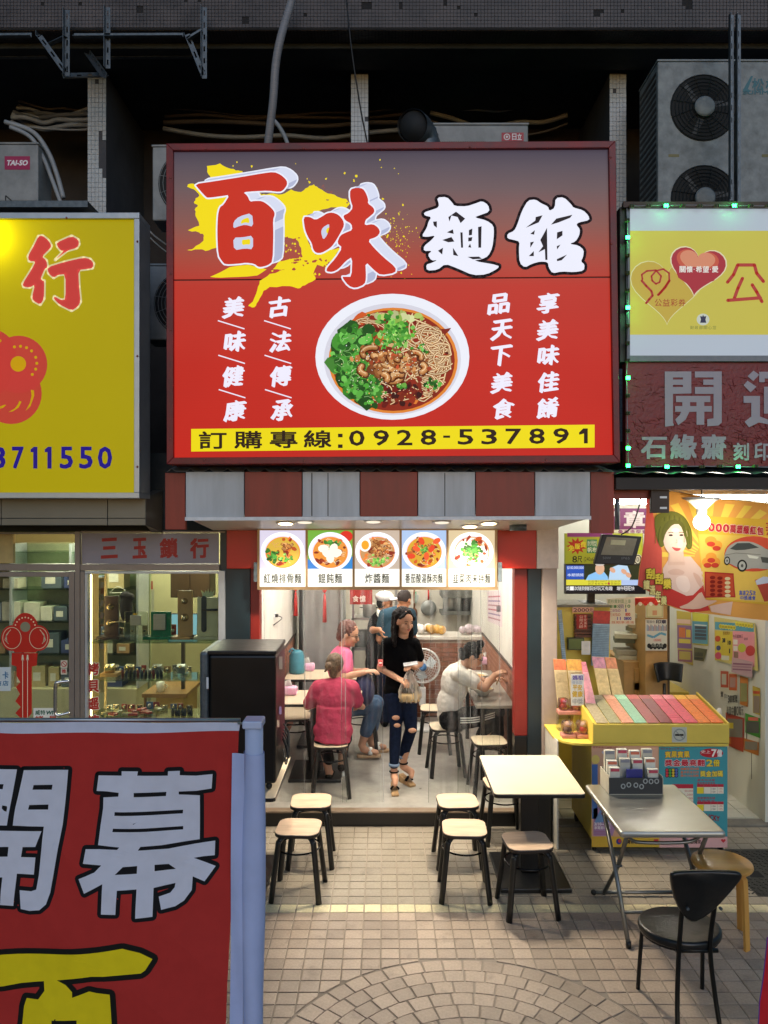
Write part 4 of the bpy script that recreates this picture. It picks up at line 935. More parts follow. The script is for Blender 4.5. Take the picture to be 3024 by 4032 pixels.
# drinks cooler on the left table, its back and cables to the right
co = thing('drinks_cooler','black drinks cooler with silver door edge standing on the left outside table','cooler',(-.98,5.55,.79))
box('cabinet',pm('black cabinet','#08080a',.3,var=.2,scale=5),X(822,5.3),-.745,5.3,5.8,.80,Z(2580,5.3),co,bevel=.018)
box('top_cap',pm('black cap','#101013',.35),X(816,5.3),-.742,5.295,5.8,Z(2579,5.3),Z(2562,5.3),co,bevel=.008)
box('door',M_galv,X(786,5.3),X(820,5.3),5.29,5.8,.80,Z(2566,5.3),co,bevel=.02)
box('door_latch',M_trim,X(812,5.28),X(820,5.28),5.285,5.29,Z(2710,5.3),Z(2665,5.3),co)
pr = Print(point=(-.7405,5.5,1.3),normal=(1,0,0));pr.rect(1099,2585,1112,2635,'#b9bdb8');pr.rect(1099,2782,1109,2812,'#8e86c0');pr.rect(1090,2835,1100,2862,'#c8b8a8');pr.build('sticker',PT,co)
for k in range(4):
    MB().ball((-1.2 if k % 2 else -.80,5.36 if k < 2 else 5.74,.770),.022,10,6,(1,1,1.2)).build('foot',M_blk,co,True)
mb = MB()
for k in range(7):
    a = random.uniform(-.05,.05);mb.tube(smooth_path([(-.735,5.62+a,1.13-.02*k),(-.70,5.6+a*1.5,1.07-.02*k),(-.69,5.55+a,.96-.01*k),(-.705,5.6+a*2,.87),(-.735,5.66+a,.84+.02*k)],5),.005,5)
mb.build('power_cable',M_cable,co,True)
# ------------------------------------------------------------------ things on the tables inside
M_blue = pm('blue plastic','#3f7f92',.35);M_pinkp = pm('pink film','#e29ac4',.3,var=.2,scale=20,var2='#f3d6e6');M_porc = pm('white porcelain','#e2e0d8',.15)
def lathe_thing(name,label,cat,c,prof,mat,group=None,seg=20,inner=None):
    t = thing(name,label,cat,c,group=group);MB().lathe([(a,b_) for a,b_ in prof],c,seg).build('body',mat,t,True)
    if inner: MB().lathe(inner[0],c,seg).build(inner[1],inner[2],t,True)
    return t
c = G(1169,2650,FZ+.743);tj = lathe_thing('jar','blue plastic jar with lid on the back left table','jar',tuple(c),[(.085,0),(.09,.03),(.085,.2),(.07,.225),(.072,.24),(.04,.26)],M_blue)
MB().tube(smooth_path([c+Vector((-.02,-.02,.25)),c+Vector((-.05,-.03,.28)),c+Vector((-.085,-.03,.24))],4),.012,8).build('spout',M_blue,tj,True)
for px,py,la in ((1208,2640,'pink tissue pack next to the blue jar'),(1135,2735,'pink tissue pack on the front left table'),(1918,2615,'pink tissue pack on the eating bar at the right wall')):
    c = G(px,py,FZ+.743);t = thing('tissue_pack',la,'tissue pack',tuple(c),group='pink tissue packs')
    MB().box(c.x-.09,c.x+.09,c.y-.055,c.y+.055,c.z+.002,c.z+.085).build('wrapper',M_pinkp,t,bevel=.02)
    MB().add([c+Vector(q) for q in ((-.03,-.01,.085),(.04,.0,.085),(.02,.02,.15),(-.05,.01,.13),(0,-.03,.16))],[(0,1,2),(0,2,3),(0,1,4)]).build('tissue',M_porc,t)
for x,y,la in ((1.0,8.25,'white noodle bowl farther back on the eating bar'),(.98,7.62,'white noodle bowl before the diner in the white shirt')):
    t = thing('noodle_bowl',la,'bowl',(x,y,FZ+.746),group='bowls on the eating bar')
    MB().lathe([(.05,0),(.055,.012),(.10,.05),(.115,.075),(.11,.075),(.09,.045),(.0,.03)],(x,y,FZ+.747),24).build('bowl',M_porc,t,True)
    MB().lathe([(.1,.058),(.09,.062),(.02,.068)],(x,y,FZ+.747),20).build('noodles',pm('noodles','#c9a35d',.5,var=.3,scale=60,bump=.5),t,True)
t = thing('phone','dark phone lying on the eating bar','phone',(.93,7.9,FZ+.75));box('body',pm('phone glass','#111418',.1),.88,.95,7.84,7.98,FZ+.7465,FZ+.755,t,bevel=.004)
# ------------------------------------------------------------------ back of the room
M_steel = pm('brushed steel','#a8aaa8',.32,metal=.85,var=.12,scale=6,stretch=(1,1,20))
t = thing('steel_refrigerator','tall plain grey steel refrigerator left at the back of the room','refrigerator',(X(1275,9.3),9.6,FZ))
box('body',M_steel,X(1190,9.3),X(1352,9.3),9.32,9.9,FZ,2.4,t,bevel=.01)
box('door',pm('grey door','#9b9c9c',.4,metal=.4,var=.06),X(1192,9.3),X(1350,9.3),9.285,9.318,FZ+.1,2.38,t,bevel=.008)
box('handle',M_steel,X(1338,9.28),X(1343,9.28),9.25,9.284,1.2,1.8,t,bevel=.004)
box('corner_post',M_blk,X(1176,9.3),X(1189,9.3),9.30,9.36,FZ,2.4,t)
t = thing('door_banner','short red cloth banner with white characters hanging in the kitchen doorway','banner',(X(1420,9.25),9.25,2.3))
MB().grid(lambda u,v: P(1378+88*u,2300+80*v,9.25)+Vector((0,.01*math.sin(u*9),0)),12,4).build('cloth',pm('red cloth','#8f1d17',.8),t,True)
pr = Print(9.235);pr.row('食憶',1388,2345,1440,2370,'#d8c8c0',bold=.02);pr.build('lettering',PT,t)
MB().tube([P(1370,2300,9.27),P(1475,2300,9.27)],.008,8).build('rod',M_steel,t,True)
t = thing('kitchen_rack','steel kitchen rack with pots beyond the doorway','rack',(X(1440,10.2),10.3,FZ))
for zz in (.75,1.15): box('shelf',M_steel,X(1385,10.2),X(1560,10.2),10.1,10.5,FZ+zz,FZ+zz+.03,t)
for px in (1387,1556): box('leg',M_steel,X(px,10.2),X(px,10.2)+.03,10.1,10.13,FZ,FZ+1.6,t)
for px,z_,r_,h,la in ((1425,.782,.12,.2,'wide steel pot on the lower rack shelf in the kitchen'),(1455,1.182,.09,.16,'white enamel pot on the upper rack shelf in the kitchen')):
    c = (X(px,10.25),10.28,FZ+z_);tt = thing('pot',la,'pot',c);MB().lathe([(r_,0),(r_,h),(r_*1.06,h+.004),(r_*.97,h),(r_*.97,h-.02),(0,h-.02)],c,24).build('body',M_steel if px < 1440 else M_porc,tt,True)
    for s_ in (-1,1): MB().tube(smooth_path([(c[0]+s_*r_,c[1]-.03,c[2]+h*.7),(c[0]+s_*(r_+.04),c[1],c[2]+h*.72),(c[0]+s_*r_,c[1]+.03,c[2]+h*.7)],4),.006,6).build('handle',M_blk,tt,True)
Yk = 11.25
def hang(name,label,px,y0,y1,mat,head):
    t = thing(name,label,'utensil',tuple(P(px,y0,Yk)),group='utensils hanging on the kitchen wall');mb = MB();mb.tube([P(px,y0,Yk),P(px,y1,Yk)],.012,8);mb.build('handle',mat,t,True)
    head(t,px,y1)
hang('spatula','green handled spatula hanging on the kitchen wall',1637,2330,2375,pm('green plastic','#4f8a66',.5),lambda t,p,y: MB().prism([P(p-9,y,Yk),P(p+7,y-4,Yk),P(p+12,y-30,Yk),P(p-3,y-40,Yk)],(0,-.01,0)).build('blade',pm('steel blade','#a9b0ad',.4),t))
hang('wooden_ladle','brown wooden ladle hanging on the kitchen wall',1631,2320,2400,pm('brown wood','#6b4426',.6),lambda t,p,y: MB().ball(P(p,y+14,Yk),.07,12,8,(.7,.4,1.1)).build('scoop',MATS['brown wood'],t,True))
def pan(t,p,y):
    MB().lathe([(.11,0),(.115,.02),(.10,.03),(.02,.035)],P(p,y+28,Yk-.01),24,Matrix.Rotation(PI/2,4,'X')).build('pan',pm('dull steel','#8a8f8c',.4,metal=.5),t,True)
hang('strainer','round steel strainer with red handle hanging on the kitchen wall',1687,2322,2365,pm('red handle','#b8261d',.4),pan)
t = thing('kitchen_hood','dark steel extractor hood and shelving at the right of the kitchen','extractor hood',(X(1820,11),11.1,1.2))
box('hood',pm('dull grey steel','#6d706c',.45,metal=.5,var=.3),X(1735,11),X(1880,11),10.8,11.25,Z(2350,11),Z(2270,11),t,bevel=.01)
box('back_shelf',MATS['dull grey steel'],X(1735,11),X(1880,11),10.95,11.25,Z(2420,11),Z(2405,11),t)
for i,(px,h,la) in enumerate(((1770,.22,'tall steel canister on the kitchen shelf, left'),(1800,.26,'tall steel canister on the kitchen shelf, middle'),(1835,.2,'dark canister on the kitchen shelf, right'))):
    lathe_thing('canister',la,'canister',(X(px,11),11.05,Z(2405,11)),[(.09,0),(.09,h),(.07,h+.02),(.02,h+.03)],M_steel if i < 2 else M_iron,'kitchen canisters')
for i,(px,col,la) in enumerate(((1660,'#e6e2dc','crumpled clear plastic bag on the counter, left'),(1720,'#c99a4a','yellow plastic bag of noodles on the counter'),(1850,'#cfc0c8','pinkish plastic bag on the counter, right'))):
    mb = MB();c = Vector((X(px,9.8),9.78,1.145));random.seed(i)
    for k in range(7): mb.ball(c+Vector((random.uniform(-.11,.11),random.uniform(-.05,.05),.045+random.uniform(0,.03))),random.uniform(.04,.065),10,7)
    o = mb.build('plastic_bag',pm('bag film %d' % i,col,.25,var=.2,scale=30,bump=.6),None,True);md = o.modifiers.new('r','REMESH');md.mode = 'VOXEL';md.voxel_size = .012;tag(o,la,'bag','bags on the counter')
# floor fan
Yf = 9.1;fc = P(1664,2622,Yf)
t = thing('floor_fan','white standing fan beside the brick counter','fan',(fc.x,Yf,FZ));Mx = Matrix.Rotation(PI/2,4,'X');M_fw = pm('fan white','#d5d8d6',.35)
gr = MB()
for k in range(1,9): gr.tube([(fc.x+.2*k/8*math.cos(2*PI*i/32),Yf-.06+.05*(k/8)**2,fc.z+.2*k/8*math.sin(2*PI*i/32)) for i in range(32)],.0022,4,closed=True)
for k in range(28): a = 2*PI*k/28;gr.tube([(fc.x+.03*math.cos(a),Yf-.06,fc.z+.03*math.sin(a)),(fc.x+.12*math.cos(a),Yf-.04,fc.z+.12*math.sin(a)),(fc.x+.2*math.cos(a),Yf,fc.z+.2*math.sin(a))],.0018,4)
gr.build('guard',M_fw,t)
MB().tube([(fc.x+.2*math.cos(2*PI*i/32),Yf,fc.z+.2*math.sin(2*PI*i/32)) for i in range(32)],.012,6,closed=True).build('rim',M_fw,t,True)
MB().lathe([(.045,0),(.045,.02),(.02,.03)],(fc.x,Yf-.06,fc.z),20,Mx).build('badge',pm('blue badge','#4a78a8',.4),t,True)
for k in range(3):
    a = 2*PI*k/3;MB().add([(fc.x+.17*f*math.cos(a+e),Yf-.01+.03*e,fc.z+.17*f*math.sin(a+e)) for f,e in ((.2,0),(.7,-.2),(1,.3),(.9,.9),(.3,.8))],[(0,1,2,3,4)]).build('blade',pm('pale blade','#b9c6cc',.3),t)
MB().ball((fc.x,Yf+.1,fc.z),.07,12,8,(.8,1.4,.9)).build('motor',M_fw,t,True)
box('control_box',M_fw,fc.x-.04,fc.x+.04,Yf+.02,Yf+.1,fc.z-.48,fc.z-.26,t,bevel=.012)
MB().tube([(fc.x,Yf+.06,fc.z-.1),(fc.x,Yf+.06,FZ+.03)],.02,12).build('pole',M_fw,t,True)
MB().prism([Vector((x,y,FZ)) for x,y in rrect(fc.x-.2,fc.x+.14,Yf-.16,Yf+.2,.05,4)],(0,0,.03)).build('base',M_fw,t,bevel=.008)
# wall hangings
for px,y0,y1,Y_,la in ((1278,2325,2450,9.2,'red knot tassel hanging before the grey refrigerator'),(1164,2318,2425,9.1,'red knot tassel hanging on the left wall')):
    t = thing('knot_tassel',la,'ornament',tuple(P(px,y0,Y_)),group='red knot tassels');M_tas = pm('red silk','#b81a14',.5)
    MB().tube([P(px,2240,Y_),P(px,y0,Y_)],.004,6).build('cord',M_tas,t,True)
    MB().prism([P(px,y0-14,Y_),P(px-9,y0,Y_),P(px,y0+14,Y_),P(px+9,y0,Y_)],(0,.02,0)).build('knot',M_tas,t,bevel=.004)
    MB().tube([P(px,y0+14,Y_),P(px,y0+45,Y_),P(px,y1,Y_)],[.012,.02,.026],10).build('tassel',M_tas,t,True)
t = thing('wall_socket','white wall socket with plug and loose cable on the left wall','socket',(-1.105,7.6,1.8));yk = 1.11*3030/(1512-1080)
box('plate',M_trim,-1.11,-1.10,yk-.05,yk+.05,Z(2437,yk),Z(2412,yk),t,bevel=.003);box('plug',M_blk,-1.10,-1.07,yk-.015,yk+.02,Z(2430,yk),Z(2418,yk),t,bevel=.004)
MB().tube(smooth_path([(-1.08,yk,Z(2424,yk)),(-1.05,yk+.1,Z(2436,yk)),(-1.07,yk+.2,Z(2450,yk)),(-1.1,yk-.1,Z(2455,yk))],6),.005,6).build('cable',M_cable,t,True)
pr = Print(point=(1.2335,8,2),normal=(-1,0,0));pr.poly([(1918,2330),(1975,2322),(1977,2470),(1920,2445)],'#d9c6cc');pr.layer = 1
for k in range(6): pr.line([(1923,2350+k*16),(1970,2348+k*19)],6,('#b0526a','#8a6f9a','#a8707e')[k % 3])
pr.rect(1955,2385,1972,2410,'#6b6070')
o = pr.build('wall_notice',PT);tag(o,'pinkish printed notice on the right wall of the noodle shop','notice')
# clear vinyl sheets hanging in the doorway
M_vinyl = glassmat('clear vinyl','#f6f8f6',.035,.08,haze=.03)  # pale streaks in the haze imitate reflections on the strips
SHL = ('leftmost','second from left','third from left','third from right','second from right','rightmost')
xs0 = [-1.06,-.70,-.36,.40,.64,.86]
for i,xa in enumerate(xs0):
    w_ = .36;ph = i*1.7
    t = thing('vinyl_strip','%s of the clear plastic strips hanging in the doorway' % SHL[i],'strip curtain',(xa+w_/2,6.74,2.36),group='clear plastic door strips')
    MB().grid(lambda u,v: (xa+w_*u+.012*math.sin(v*3+ph),6.735+.012*(i % 2)+.010*math.sin(u*5+ph)+.012*math.sin(v*4+u*2+ph)*(1-v*.3),FZ+.012+(2.4-FZ)*v),14,18).build('sheet',M_vinyl,t,True)
    for u in (0,1):
        mb = MB();pts = [(xa+w_*u+.012*math.sin(v*3+ph),6.7345+.012*(i % 2)+.010*math.sin(u*5+ph)+.012*math.sin(v*4+u*2+ph)*(1-v*.3),FZ+.012+(2.4-FZ)*v) for v in [k/18 for k in range(19)]]
        mb.tube(pts,.0022,4);mb.build('welded_edge',glassmat('thick vinyl edge','#f2f4f4',.10,.15,haze=.2),t,True)
    MB().box(xa,xa+w_,6.725+.012*(i % 2),6.731+.012*(i % 2),2.33,2.37).build('clamp_bar',M_steel,t)
pr = Print(6.715);x0,y0 = 1000+737*.663,2250+522*.663;pr.rect(x0,y0,x0+19,y0+28,'#c5281e');pr.layer = 1;pr.rect(x0+2,y0+2,x0+17,y0+26,'#e8e2dc');pr.layer = 2;pr.rect(x0+3,y0+3,x0+16,y0+25,'#c5281e');pr.layer = 3
pr.poly([(x0+4,y0+14),(x0+9,y0+8),(x0+9,y0+12),(x0+15,y0+12),(x0+15,y0+16),(x0+9,y0+16),(x0+9,y0+20)],'#f2ede6')
o = pr.build('arrow_sticker',PT);tag(o,'small red arrow sticker on the plastic door strip','sticker')
# ================================================================== LEFT: LOCKSMITH SHOP
def z7(pts): return [(x*.58774,800+y*.58774) for x,y in pts]
def z1(x,y): return (x*.60277,2000+y*.60277)
M_alu = pm('satin aluminium','#b6bcc2',.35,metal=.5,var=.08,scale=10)
def translucent_print(name,emit,tr=.5):
    m = printmat(name,emit,.45,.05,1.5,alb=.5);n = m.node_tree.nodes;l = m.node_tree.links;b = n['Principled BSDF'];out = [q for q in n if q.type == 'OUTPUT_MATERIAL'][0]
    t = n.new('ShaderNodeBsdfTranslucent');a = n.new('ShaderNodeAttribute');a.attribute_name = 'Col';l.new(a.outputs['Color'],t.inputs[0]);mx = n.new('ShaderNodeMixShader');mx.inputs[0].default_value = tr
    l.new(b.outputs[0],mx.inputs[1]);l.new(t.outputs[0],mx.inputs[2]);l.new(mx.outputs[0],out.inputs[0]);return m
YL = 6.0
ysg = thing('locksmith_sign','yellow sign with red emblem and blue phone number at the left','sign',tuple(P(270,1960,YL+.12)))
xa,xb = -3.7,X(553,YL)
box('frame_rail',M_alu,xa,xb,YL-.03,YL+.25,Z(866,YL),Z(842,YL),ysg,bevel=.004);box('frame_rail',M_alu,xa,xb,YL-.03,YL+.25,Z(1962,YL),Z(1940,YL),ysg,bevel=.004)
box('frame_rail',M_alu,X(532,YL),xb,YL-.029,YL+.25,Z(1940,YL),Z(866,YL),ysg,bevel=.004);box('back_sheet',M_alu,xa,xb,YL+.24,YL+.25,Z(1940,YL),Z(866,YL),ysg)
for x,y in ((262,858),(541,951),(541,1402),(541,1838)): MB().ball(P(x,y,YL-.031),.009,8,5).build('screw',mb_s,ysg,True)
pr = Print(YL);M_yl = translucent_print('yellow sign film',.74);YB = '#d3c000'
pr.rect(-400,864,534,1942,YB)
HANG = [[(258,222),(285,218),(325,250),(345,285),(335,305),(280,358),(312,385),(318,430),(300,440),(272,505),(285,520),(297,520),(295,640),(270,680),(225,655),(215,630),(235,545),(200,565),(158,560),(152,540),(215,440),(240,390),(195,388),(188,355),(225,290)],
        [(380,265),(480,220),(525,245),(530,275),(515,300),(450,318),(370,380),(430,318),(410,320),(385,290)],
        [(318,430),(430,395),(560,365),(605,375),(628,405),(620,435),(590,440),(525,448),(530,560),(540,660),(520,695),(480,720),(400,680),(360,640),(365,625),(410,650),(440,645),(440,475),(390,480),(360,500),(325,470)]]
for q in HANG: pr.layer = 1;pr.outline([z7(q)],12,'#e9e2c0')
for i,q in enumerate(HANG): pr.layer = 2+i*.1;pr.poly(soften(z7(q)),'#d8484a')
def c7(x,y,r_,col,L): pr.layer = L;q = z7([(x,y)])[0];pr.ell(q[0],q[1],r_*.58774,r_*.58774,col,36)
c7(75,1275,205,'#cf4a40',1);c7(125,1080,192,'#d14b42',1.2);c7(-60,1010,165,'#cf4a40',1.4);c7(-120,1120,200,'#cf4a40',1.6)
c7(123,1077,52,YB,2)
for x,y in ((97,963),(138,959),(178,968),(212,990),(240,1033),(247,1073),(240,1112),(217,1148),(0,922)): c7(x,y,10,YB,2.2)
pr.layer = 2.4
for q in ([(207,1250),(228,1255),(230,1290),(205,1360),(172,1392),(200,1340),(212,1290)],[(130,1325),(145,1330),(125,1370),(85,1395),(57,1400),(100,1375),(122,1345)],[(-20,1372),(30,1350),(42,1352),(20,1372),(-20,1382)]): pr.poly(z7(q),YB)
pr.layer = 2
for ch,a,b_ in (('3',-50,38),('7',80,160),('5',400,490),('5',530,622),('0',655,752)):
    q = z7([(a,1630),(b_,1780)]);pr.text(ch,q[0][0],q[0][1],q[1][0],q[1][1],'#2a1a9a',bold=.03)
for a in (205,300): pr.layer = 2;pr.poly(z7([(a,1650),(a+22,1632),(a+46,1632),(a+46,1778),(a+18,1778),(a+18,1668),(a,1668)]),'#2a1a9a')
pr.build('lit_panel',M_yl,ysg)
ld = bpy.data.lights.new('sign_tube','POINT');ld.energy = 5;ld.color = (1,.97,.85);ld.shadow_soft_size = .04;lo = bpy.data.objects.new('sign_tube',ld);C.objects.link(lo);lo.parent = ysg
lo.location = wm(ysg).inverted() @ Vector((X(-10,6.1),6.11,Z(955,6.1)))
# grey fascia below the sign and its soffit
fs_ = thing('locksmith_fascia','grey panelled fascia under the yellow sign','fascia',(-2.5,6.3,2.6));M_fas = pm('grey cladding','#777469',.4,metal=.3,var=.08,scale=3)
for a,b_ in ((-300,3),(6,422),(425,572)):
    box('cladding_panel',M_fas,X(a,6.15),X(b_,6.15),6.15,6.18,Z(2040,6.15),Z(1958,6.15),fs_,bevel=.002);box('cladding_panel',M_fas,X(a,6.15),X(b_,6.15),6.15,6.18,Z(2068,6.15),Z(2042,6.15),fs_,bevel=.002)
MB().hexa([Vector(q) for q in ((X(573,6.15),6.15,Z(2068,6.15)),(X(575,6.15),6.15,Z(2068,6.15)),(X(640,6.6),6.6,Z(2098,6.6)),(X(600,6.6),6.6,Z(2098,6.6)),(X(573,6.15),6.15,Z(1960,6.15)),(X(575,6.15),6.15,Z(1960,6.15)),(X(640,6.6),6.6,Z(1930,6.6)),(X(600,6.6),6.6,Z(1930,6.6)))]).build('end_panel',pm('dull grey end','#5a564e',.6),fs_)
box('dark_soffit',M_dark,X(-300,6.18),X(575,6.18),6.18,6.62,Z(2070,6.18),Z(2070,6.18)+.02,fs_)
structure(box('facade_wall',M_dark,-6,X(866,6.62),6.64,6.75,Z(2096,6.62)+.002,3.05))
structure(box('facade_wall_right',M_dark,X(2132,6.7),6,6.75,6.9,2.9,3.05))
structure(box('facade_strip',M_dark,X(866,6.7),X(2132,6.7),6.68,6.9,2.64,3.05))
# framed shop front
YG = 6.62;M_mul = pm('bronze grey aluminium','#857c76',.4,metal=.4,var=.06)
fr = thing('locksmith_shopfront','aluminium framed glass shopfront of the locksmith with a red key on the door','shopfront',(-2.3,YG,0))
def bar(x0,y0,x1,y1,mat=M_mul,d0=-.03,d1=.04,nm='mullion'): return box(nm,mat,X(x0,YG),X(x1,YG),YG+d0,YG+d1,Z(y1,YG),Z(y0,YG),fr,bevel=.003)
yb = HY+HC/YG*F-3
bar(300,2092,320,yb,d0=-.034);bar(-400,2096,299,2103);bar(321,2090,888,2098,d0=-.02);bar(-400,2220,299,2246);bar(321,2221,866,2246);bar(862,2247,888,yb,M_alu)
bar(321,2248,338,yb);bar(339,2249,861,2258,M_alu);bar(339,2259,350,yb,M_alu)
bar(-400,2252,276,2270,nm='door_rail');bar(276,2250,298,yb,nm='door_stile');bar(-400,yb-60,275,yb,nm='door_rail')
bar(-400,2100,48,2219,pm('pale yellow board','#b8a26a',.6),d0=.05,d1=.06,nm='transom_board'); 
M_glass = glassmat('shop glass','#f2f6f2',.10,.02)
box('transom_glass',M_glass,X(48,YG),X(299,YG),YG+.012,YG+.018,Z(2219,YG),Z(2104,YG),fr);box('window_glass',M_glass,X(351,YG),X(861,YG),YG+.012,YG+.018,Z(yb,YG),Z(2259,YG),fr);box('door_glass',M_glass,X(-400,YG),X(275,YG),YG+.012,YG+.018,Z(yb-62,YG),Z(2271,YG),fr)
M_namep = pm('grey name board','#8d8790',.45,var=.05)
box('name_board',M_namep,X(322,YG),X(862,YG),YG,YG+.01,Z(2220,YG),Z(2099,YG),fr)
for ch,a,b_ in zip('三玉鎖行',(658,865,1042,1240),(770,960,1165,1365)): pr = Print(YG-.001);p0,p1 = z1(a,195),z1(b_,330);pr.text(ch,p0[0],p0[1],p1[0],p1[1],'#9c1f18',bold=.04,rise=.06);pr.build('name_character',PT,fr)
pr = Print(YG+.010)      # red key and stickers on the door glass
RK = '#c0200f'
pr.layer = 0
for x,y,rx,ry in ((165,790,84,105),(78,850,72,84),(252,850,72,84)): q = z1(x,y);pr.ell(q[0],q[1],rx*.603,ry*.603,RK,30);pr.layer += .1
pr.poly([z1(*q) for q in ((50,900),(100,945),(232,945),(285,900),(250,800),(80,800))],RK);pr.layer += .1
pr.poly([z1(*q) for q in ((78,948),(245,948),(240,1030),(208,1036),(208,1340),(160,1396),(100,1340),(135,1300),(100,1262),(130,1215),(104,1170),(132,1140),(108,1095),(108,1036),(75,1025))],RK);pr.layer += .3
for x,y,rx,ry in ((78,850,60,70),(252,850,60,70)): q = z1(x,y);pr.line([(q[0]+rx*.603*math.cos(t),q[1]+ry*.603*math.sin(t)) for t in [2*PI*i/24 for i in range(25)]],2.2,'#d8cfae')
for s_ in (-1,1):
    for k in range(3): pr.line([z1(165+s_*(95+k*14),795+k*18),z1(165+s_*(125+k*4),830+k*16),z1(165+s_*(118-k*4),880+k*4)],2.4,'#d8cfae')
for k in range(9): a = R(200+k*17.5);q = z1(165+68*math.cos(a),790+75*math.sin(a));pr.ell(q[0],q[1],3,3,'#e6dcb8',8)
pr.layer += .3;q = z1(165,777);pr.ell(q[0],q[1],20,20,'#8a866c',20); 
for x in (148,180): pr.poly([z1(x-2,985),z1(x-9,1000),z1(x-4,960),z1(x+4,960),z1(x+9,1000),z1(x+2,985),z1(x+2,1390),z1(x-2,1390)],'#e4dcc0')
pr.layer = 0
p0,p1 = z1(218,1307),z1(376,1400);pr.rect(p0[0],p0[1],p1[0],p1[1],'#e6e6dc');pr.layer = .6
p0,p1 = z1(230,1320),z1(296,1352);pr.row('威特',*p0,*p1,'#1f5f45',bold=.03,gap=.05);p0,p1 = z1(300,1324),z1(372,1350);pr.text('WIT',*p0,*p1,'#1f5f45',bold=.06,shear=.2)
for ch,a in (('拷',230),('貝',318)): p0,p1 = z1(a,1358),z1(a+54,1394);pr.text(ch,*p0,*p1,'#c0281c',bold=.04)
pr.layer = 0;p0,p1 = z1(-60,1040),z1(70,1196);pr.rect(*p0,*p1,'#c9d3d6');pr.layer = .6
for ch,a,y0,y1 in (('卡',16,1068,1118),('店',16,1128,1162),('商',-30,1128,1162),('悠',-40,1068,1118)): p0,p1 = z1(a,y0),z1(a+40,y1);pr.text(ch,*p0,*p1,'#2a6a94',bold=.03)
pr.layer = 0;p0,p1 = z1(396,995),z1(440,1045);pr.rect(*p0,*p1,'#d4ccb8');p0,p1 = z1(398,1048),z1(437,1088);pr.rect(*p0,*p1,'#d4ccb8');pr.layer = .6
q = z1(418,1020);pr.line([(q[0]+10*math.cos(t),q[1]+10*math.sin(t)) for t in [2*PI*i/16 for i in range(17)]],3,'#b8281c');pr.line([(q[0]-7,q[1]-7),(q[0]+7,q[1]+7)],3,'#b8281c');p0,p1 = z1(404,1053),z1(431,1080);pr.text('推',*p0,*p1,'#b8281c',bold=.04)
pr.build('glass_decal',PT,fr)
pr = Print(YG+.010);pr.layer = 0
for k,ch in enumerate('拷貝遥控'): p0,p1 = z1(570,1012+k*113),z1(648,1092+k*113);pr.text(ch,*p0,*p1,'#b3241a',bold=.035,rise=.08,out='#d9d2bc',outw=.06)
pr.build('window_lettering',PT,fr)
hp = [P(*z1(*q),YG) for q in ((468,1125),(400,1128),(386,1150),(384,1240),(386,1320),(405,1340),(466,1330))];MB().tube(smooth_path([p+Vector((0,-.07 if 0 < i < 6 else -.03,0)) for i,p in enumerate(hp)],5),.016,10).build('door_handle',pm('polished steel','#c4c6c4',.15,metal=.95),fr,True)
# room behind
M_lkw = pm('pale green yellow wall','#b9b28c',.6,var=.08,scale=3)
for nm,q in (('locksmith_floor',(-5.2,-1.38,6.66,10.2,-.02,.05)),('locksmith_wall_back',(-5.2,-1.38,10.1,10.2,.05,2.7)),('locksmith_wall_left',(-5.2,-5.1,6.7,10.1,.05,2.7)),('locksmith_wall_right',(-1.42,-1.32,6.81,10.1,.05,2.7)),('locksmith_ceiling',(-5.2,-1.38,6.76,10.2,2.7,2.76))):
    structure(box(nm,M_lkw if 'floor' not in nm else M_vinylf,*q))
M_warm = emitter('lit shop panel','#f6f4d2',28)
for x,y,la in ((-3.2,7.9,'square ceiling light in the locksmith, left'),(-2.0,8.3,'square ceiling light in the locksmith, right'),(-2.6,9.4,'square ceiling light at the back of the locksmith')):
    t = thing('ceiling_light',la,'lamp',(x,y,2.7),group='locksmith ceiling lights');box('frame',M_trim,x-.3,x+.3,y-.3,y+.3,2.67,2.699,t);box('diffuser',M_warm,x-.27,x+.27,y-.27,y+.27,2.655,2.669,t)
# wall shelving seen through the door
sh = thing('wall_shelves','glass wall shelves with small boxes behind the locksmith door','shelf',(-3.8,8.4,.05));M_shg = glassmat('green glass','#e2efe4',.1,.05)
box('partition',pm('greenish panel','#8c9272',.5),-4.6,-2.62,8.62,8.66,.05,2.35,sh);box('cupboard',M_lkw,-4.6,-2.64,8.2,8.6,.05,.8,sh)
for x in (-4.0,-3.36,-2.64): box('upright',M_alu,x-.012,x+.012,8.24,8.6,.8,2.35,sh)
for z_ in (1.15,1.5,1.85,2.25): box('shelf_glass',M_shg,-4.6,-2.66,8.25,8.6,z_,z_+.012,sh)
random.seed(8);cols = ['#c9c4b0','#3f4a78','#8f9cb0','#b8a678','#d6d2c2','#54606a','#a8845c'];nbx = 0
for z_ in (.8,1.163,1.513,1.863):
    y = -4.5;no_ = 0
    while y < -2.85:
        d = random.uniform(.1,.24);h = random.uniform(.1,.24);col = random.choice(cols)
        if random.random() < .85:
            no_ += 1;t = thing('carton','%s carton, %s from left on the %s locksmith wall shelf' % (dict(zip(cols,('cream','navy','blue grey','tan','white','dark grey','brown')))[col],ORD[no_-1],{.8: 'lowest',1.163: 'second lowest',1.513: 'third lowest',1.863: 'top'}[z_]),'carton',(y,8.4,z_+.001),group='cartons on the locksmith wall shelves')
            box('carton_body',pm('carton '+col,col,.7),y,y+d,8.3,8.5,z_+.002,z_+h,t,bevel=.003);box('carton_label',pm('paper white','#d8d4c6',.7),y+d*.2,y+d*.7,8.298,8.2995,z_+h*.3,z_+h*.7,t);nbx += 1
        y += d+random.uniform(.01,.05)
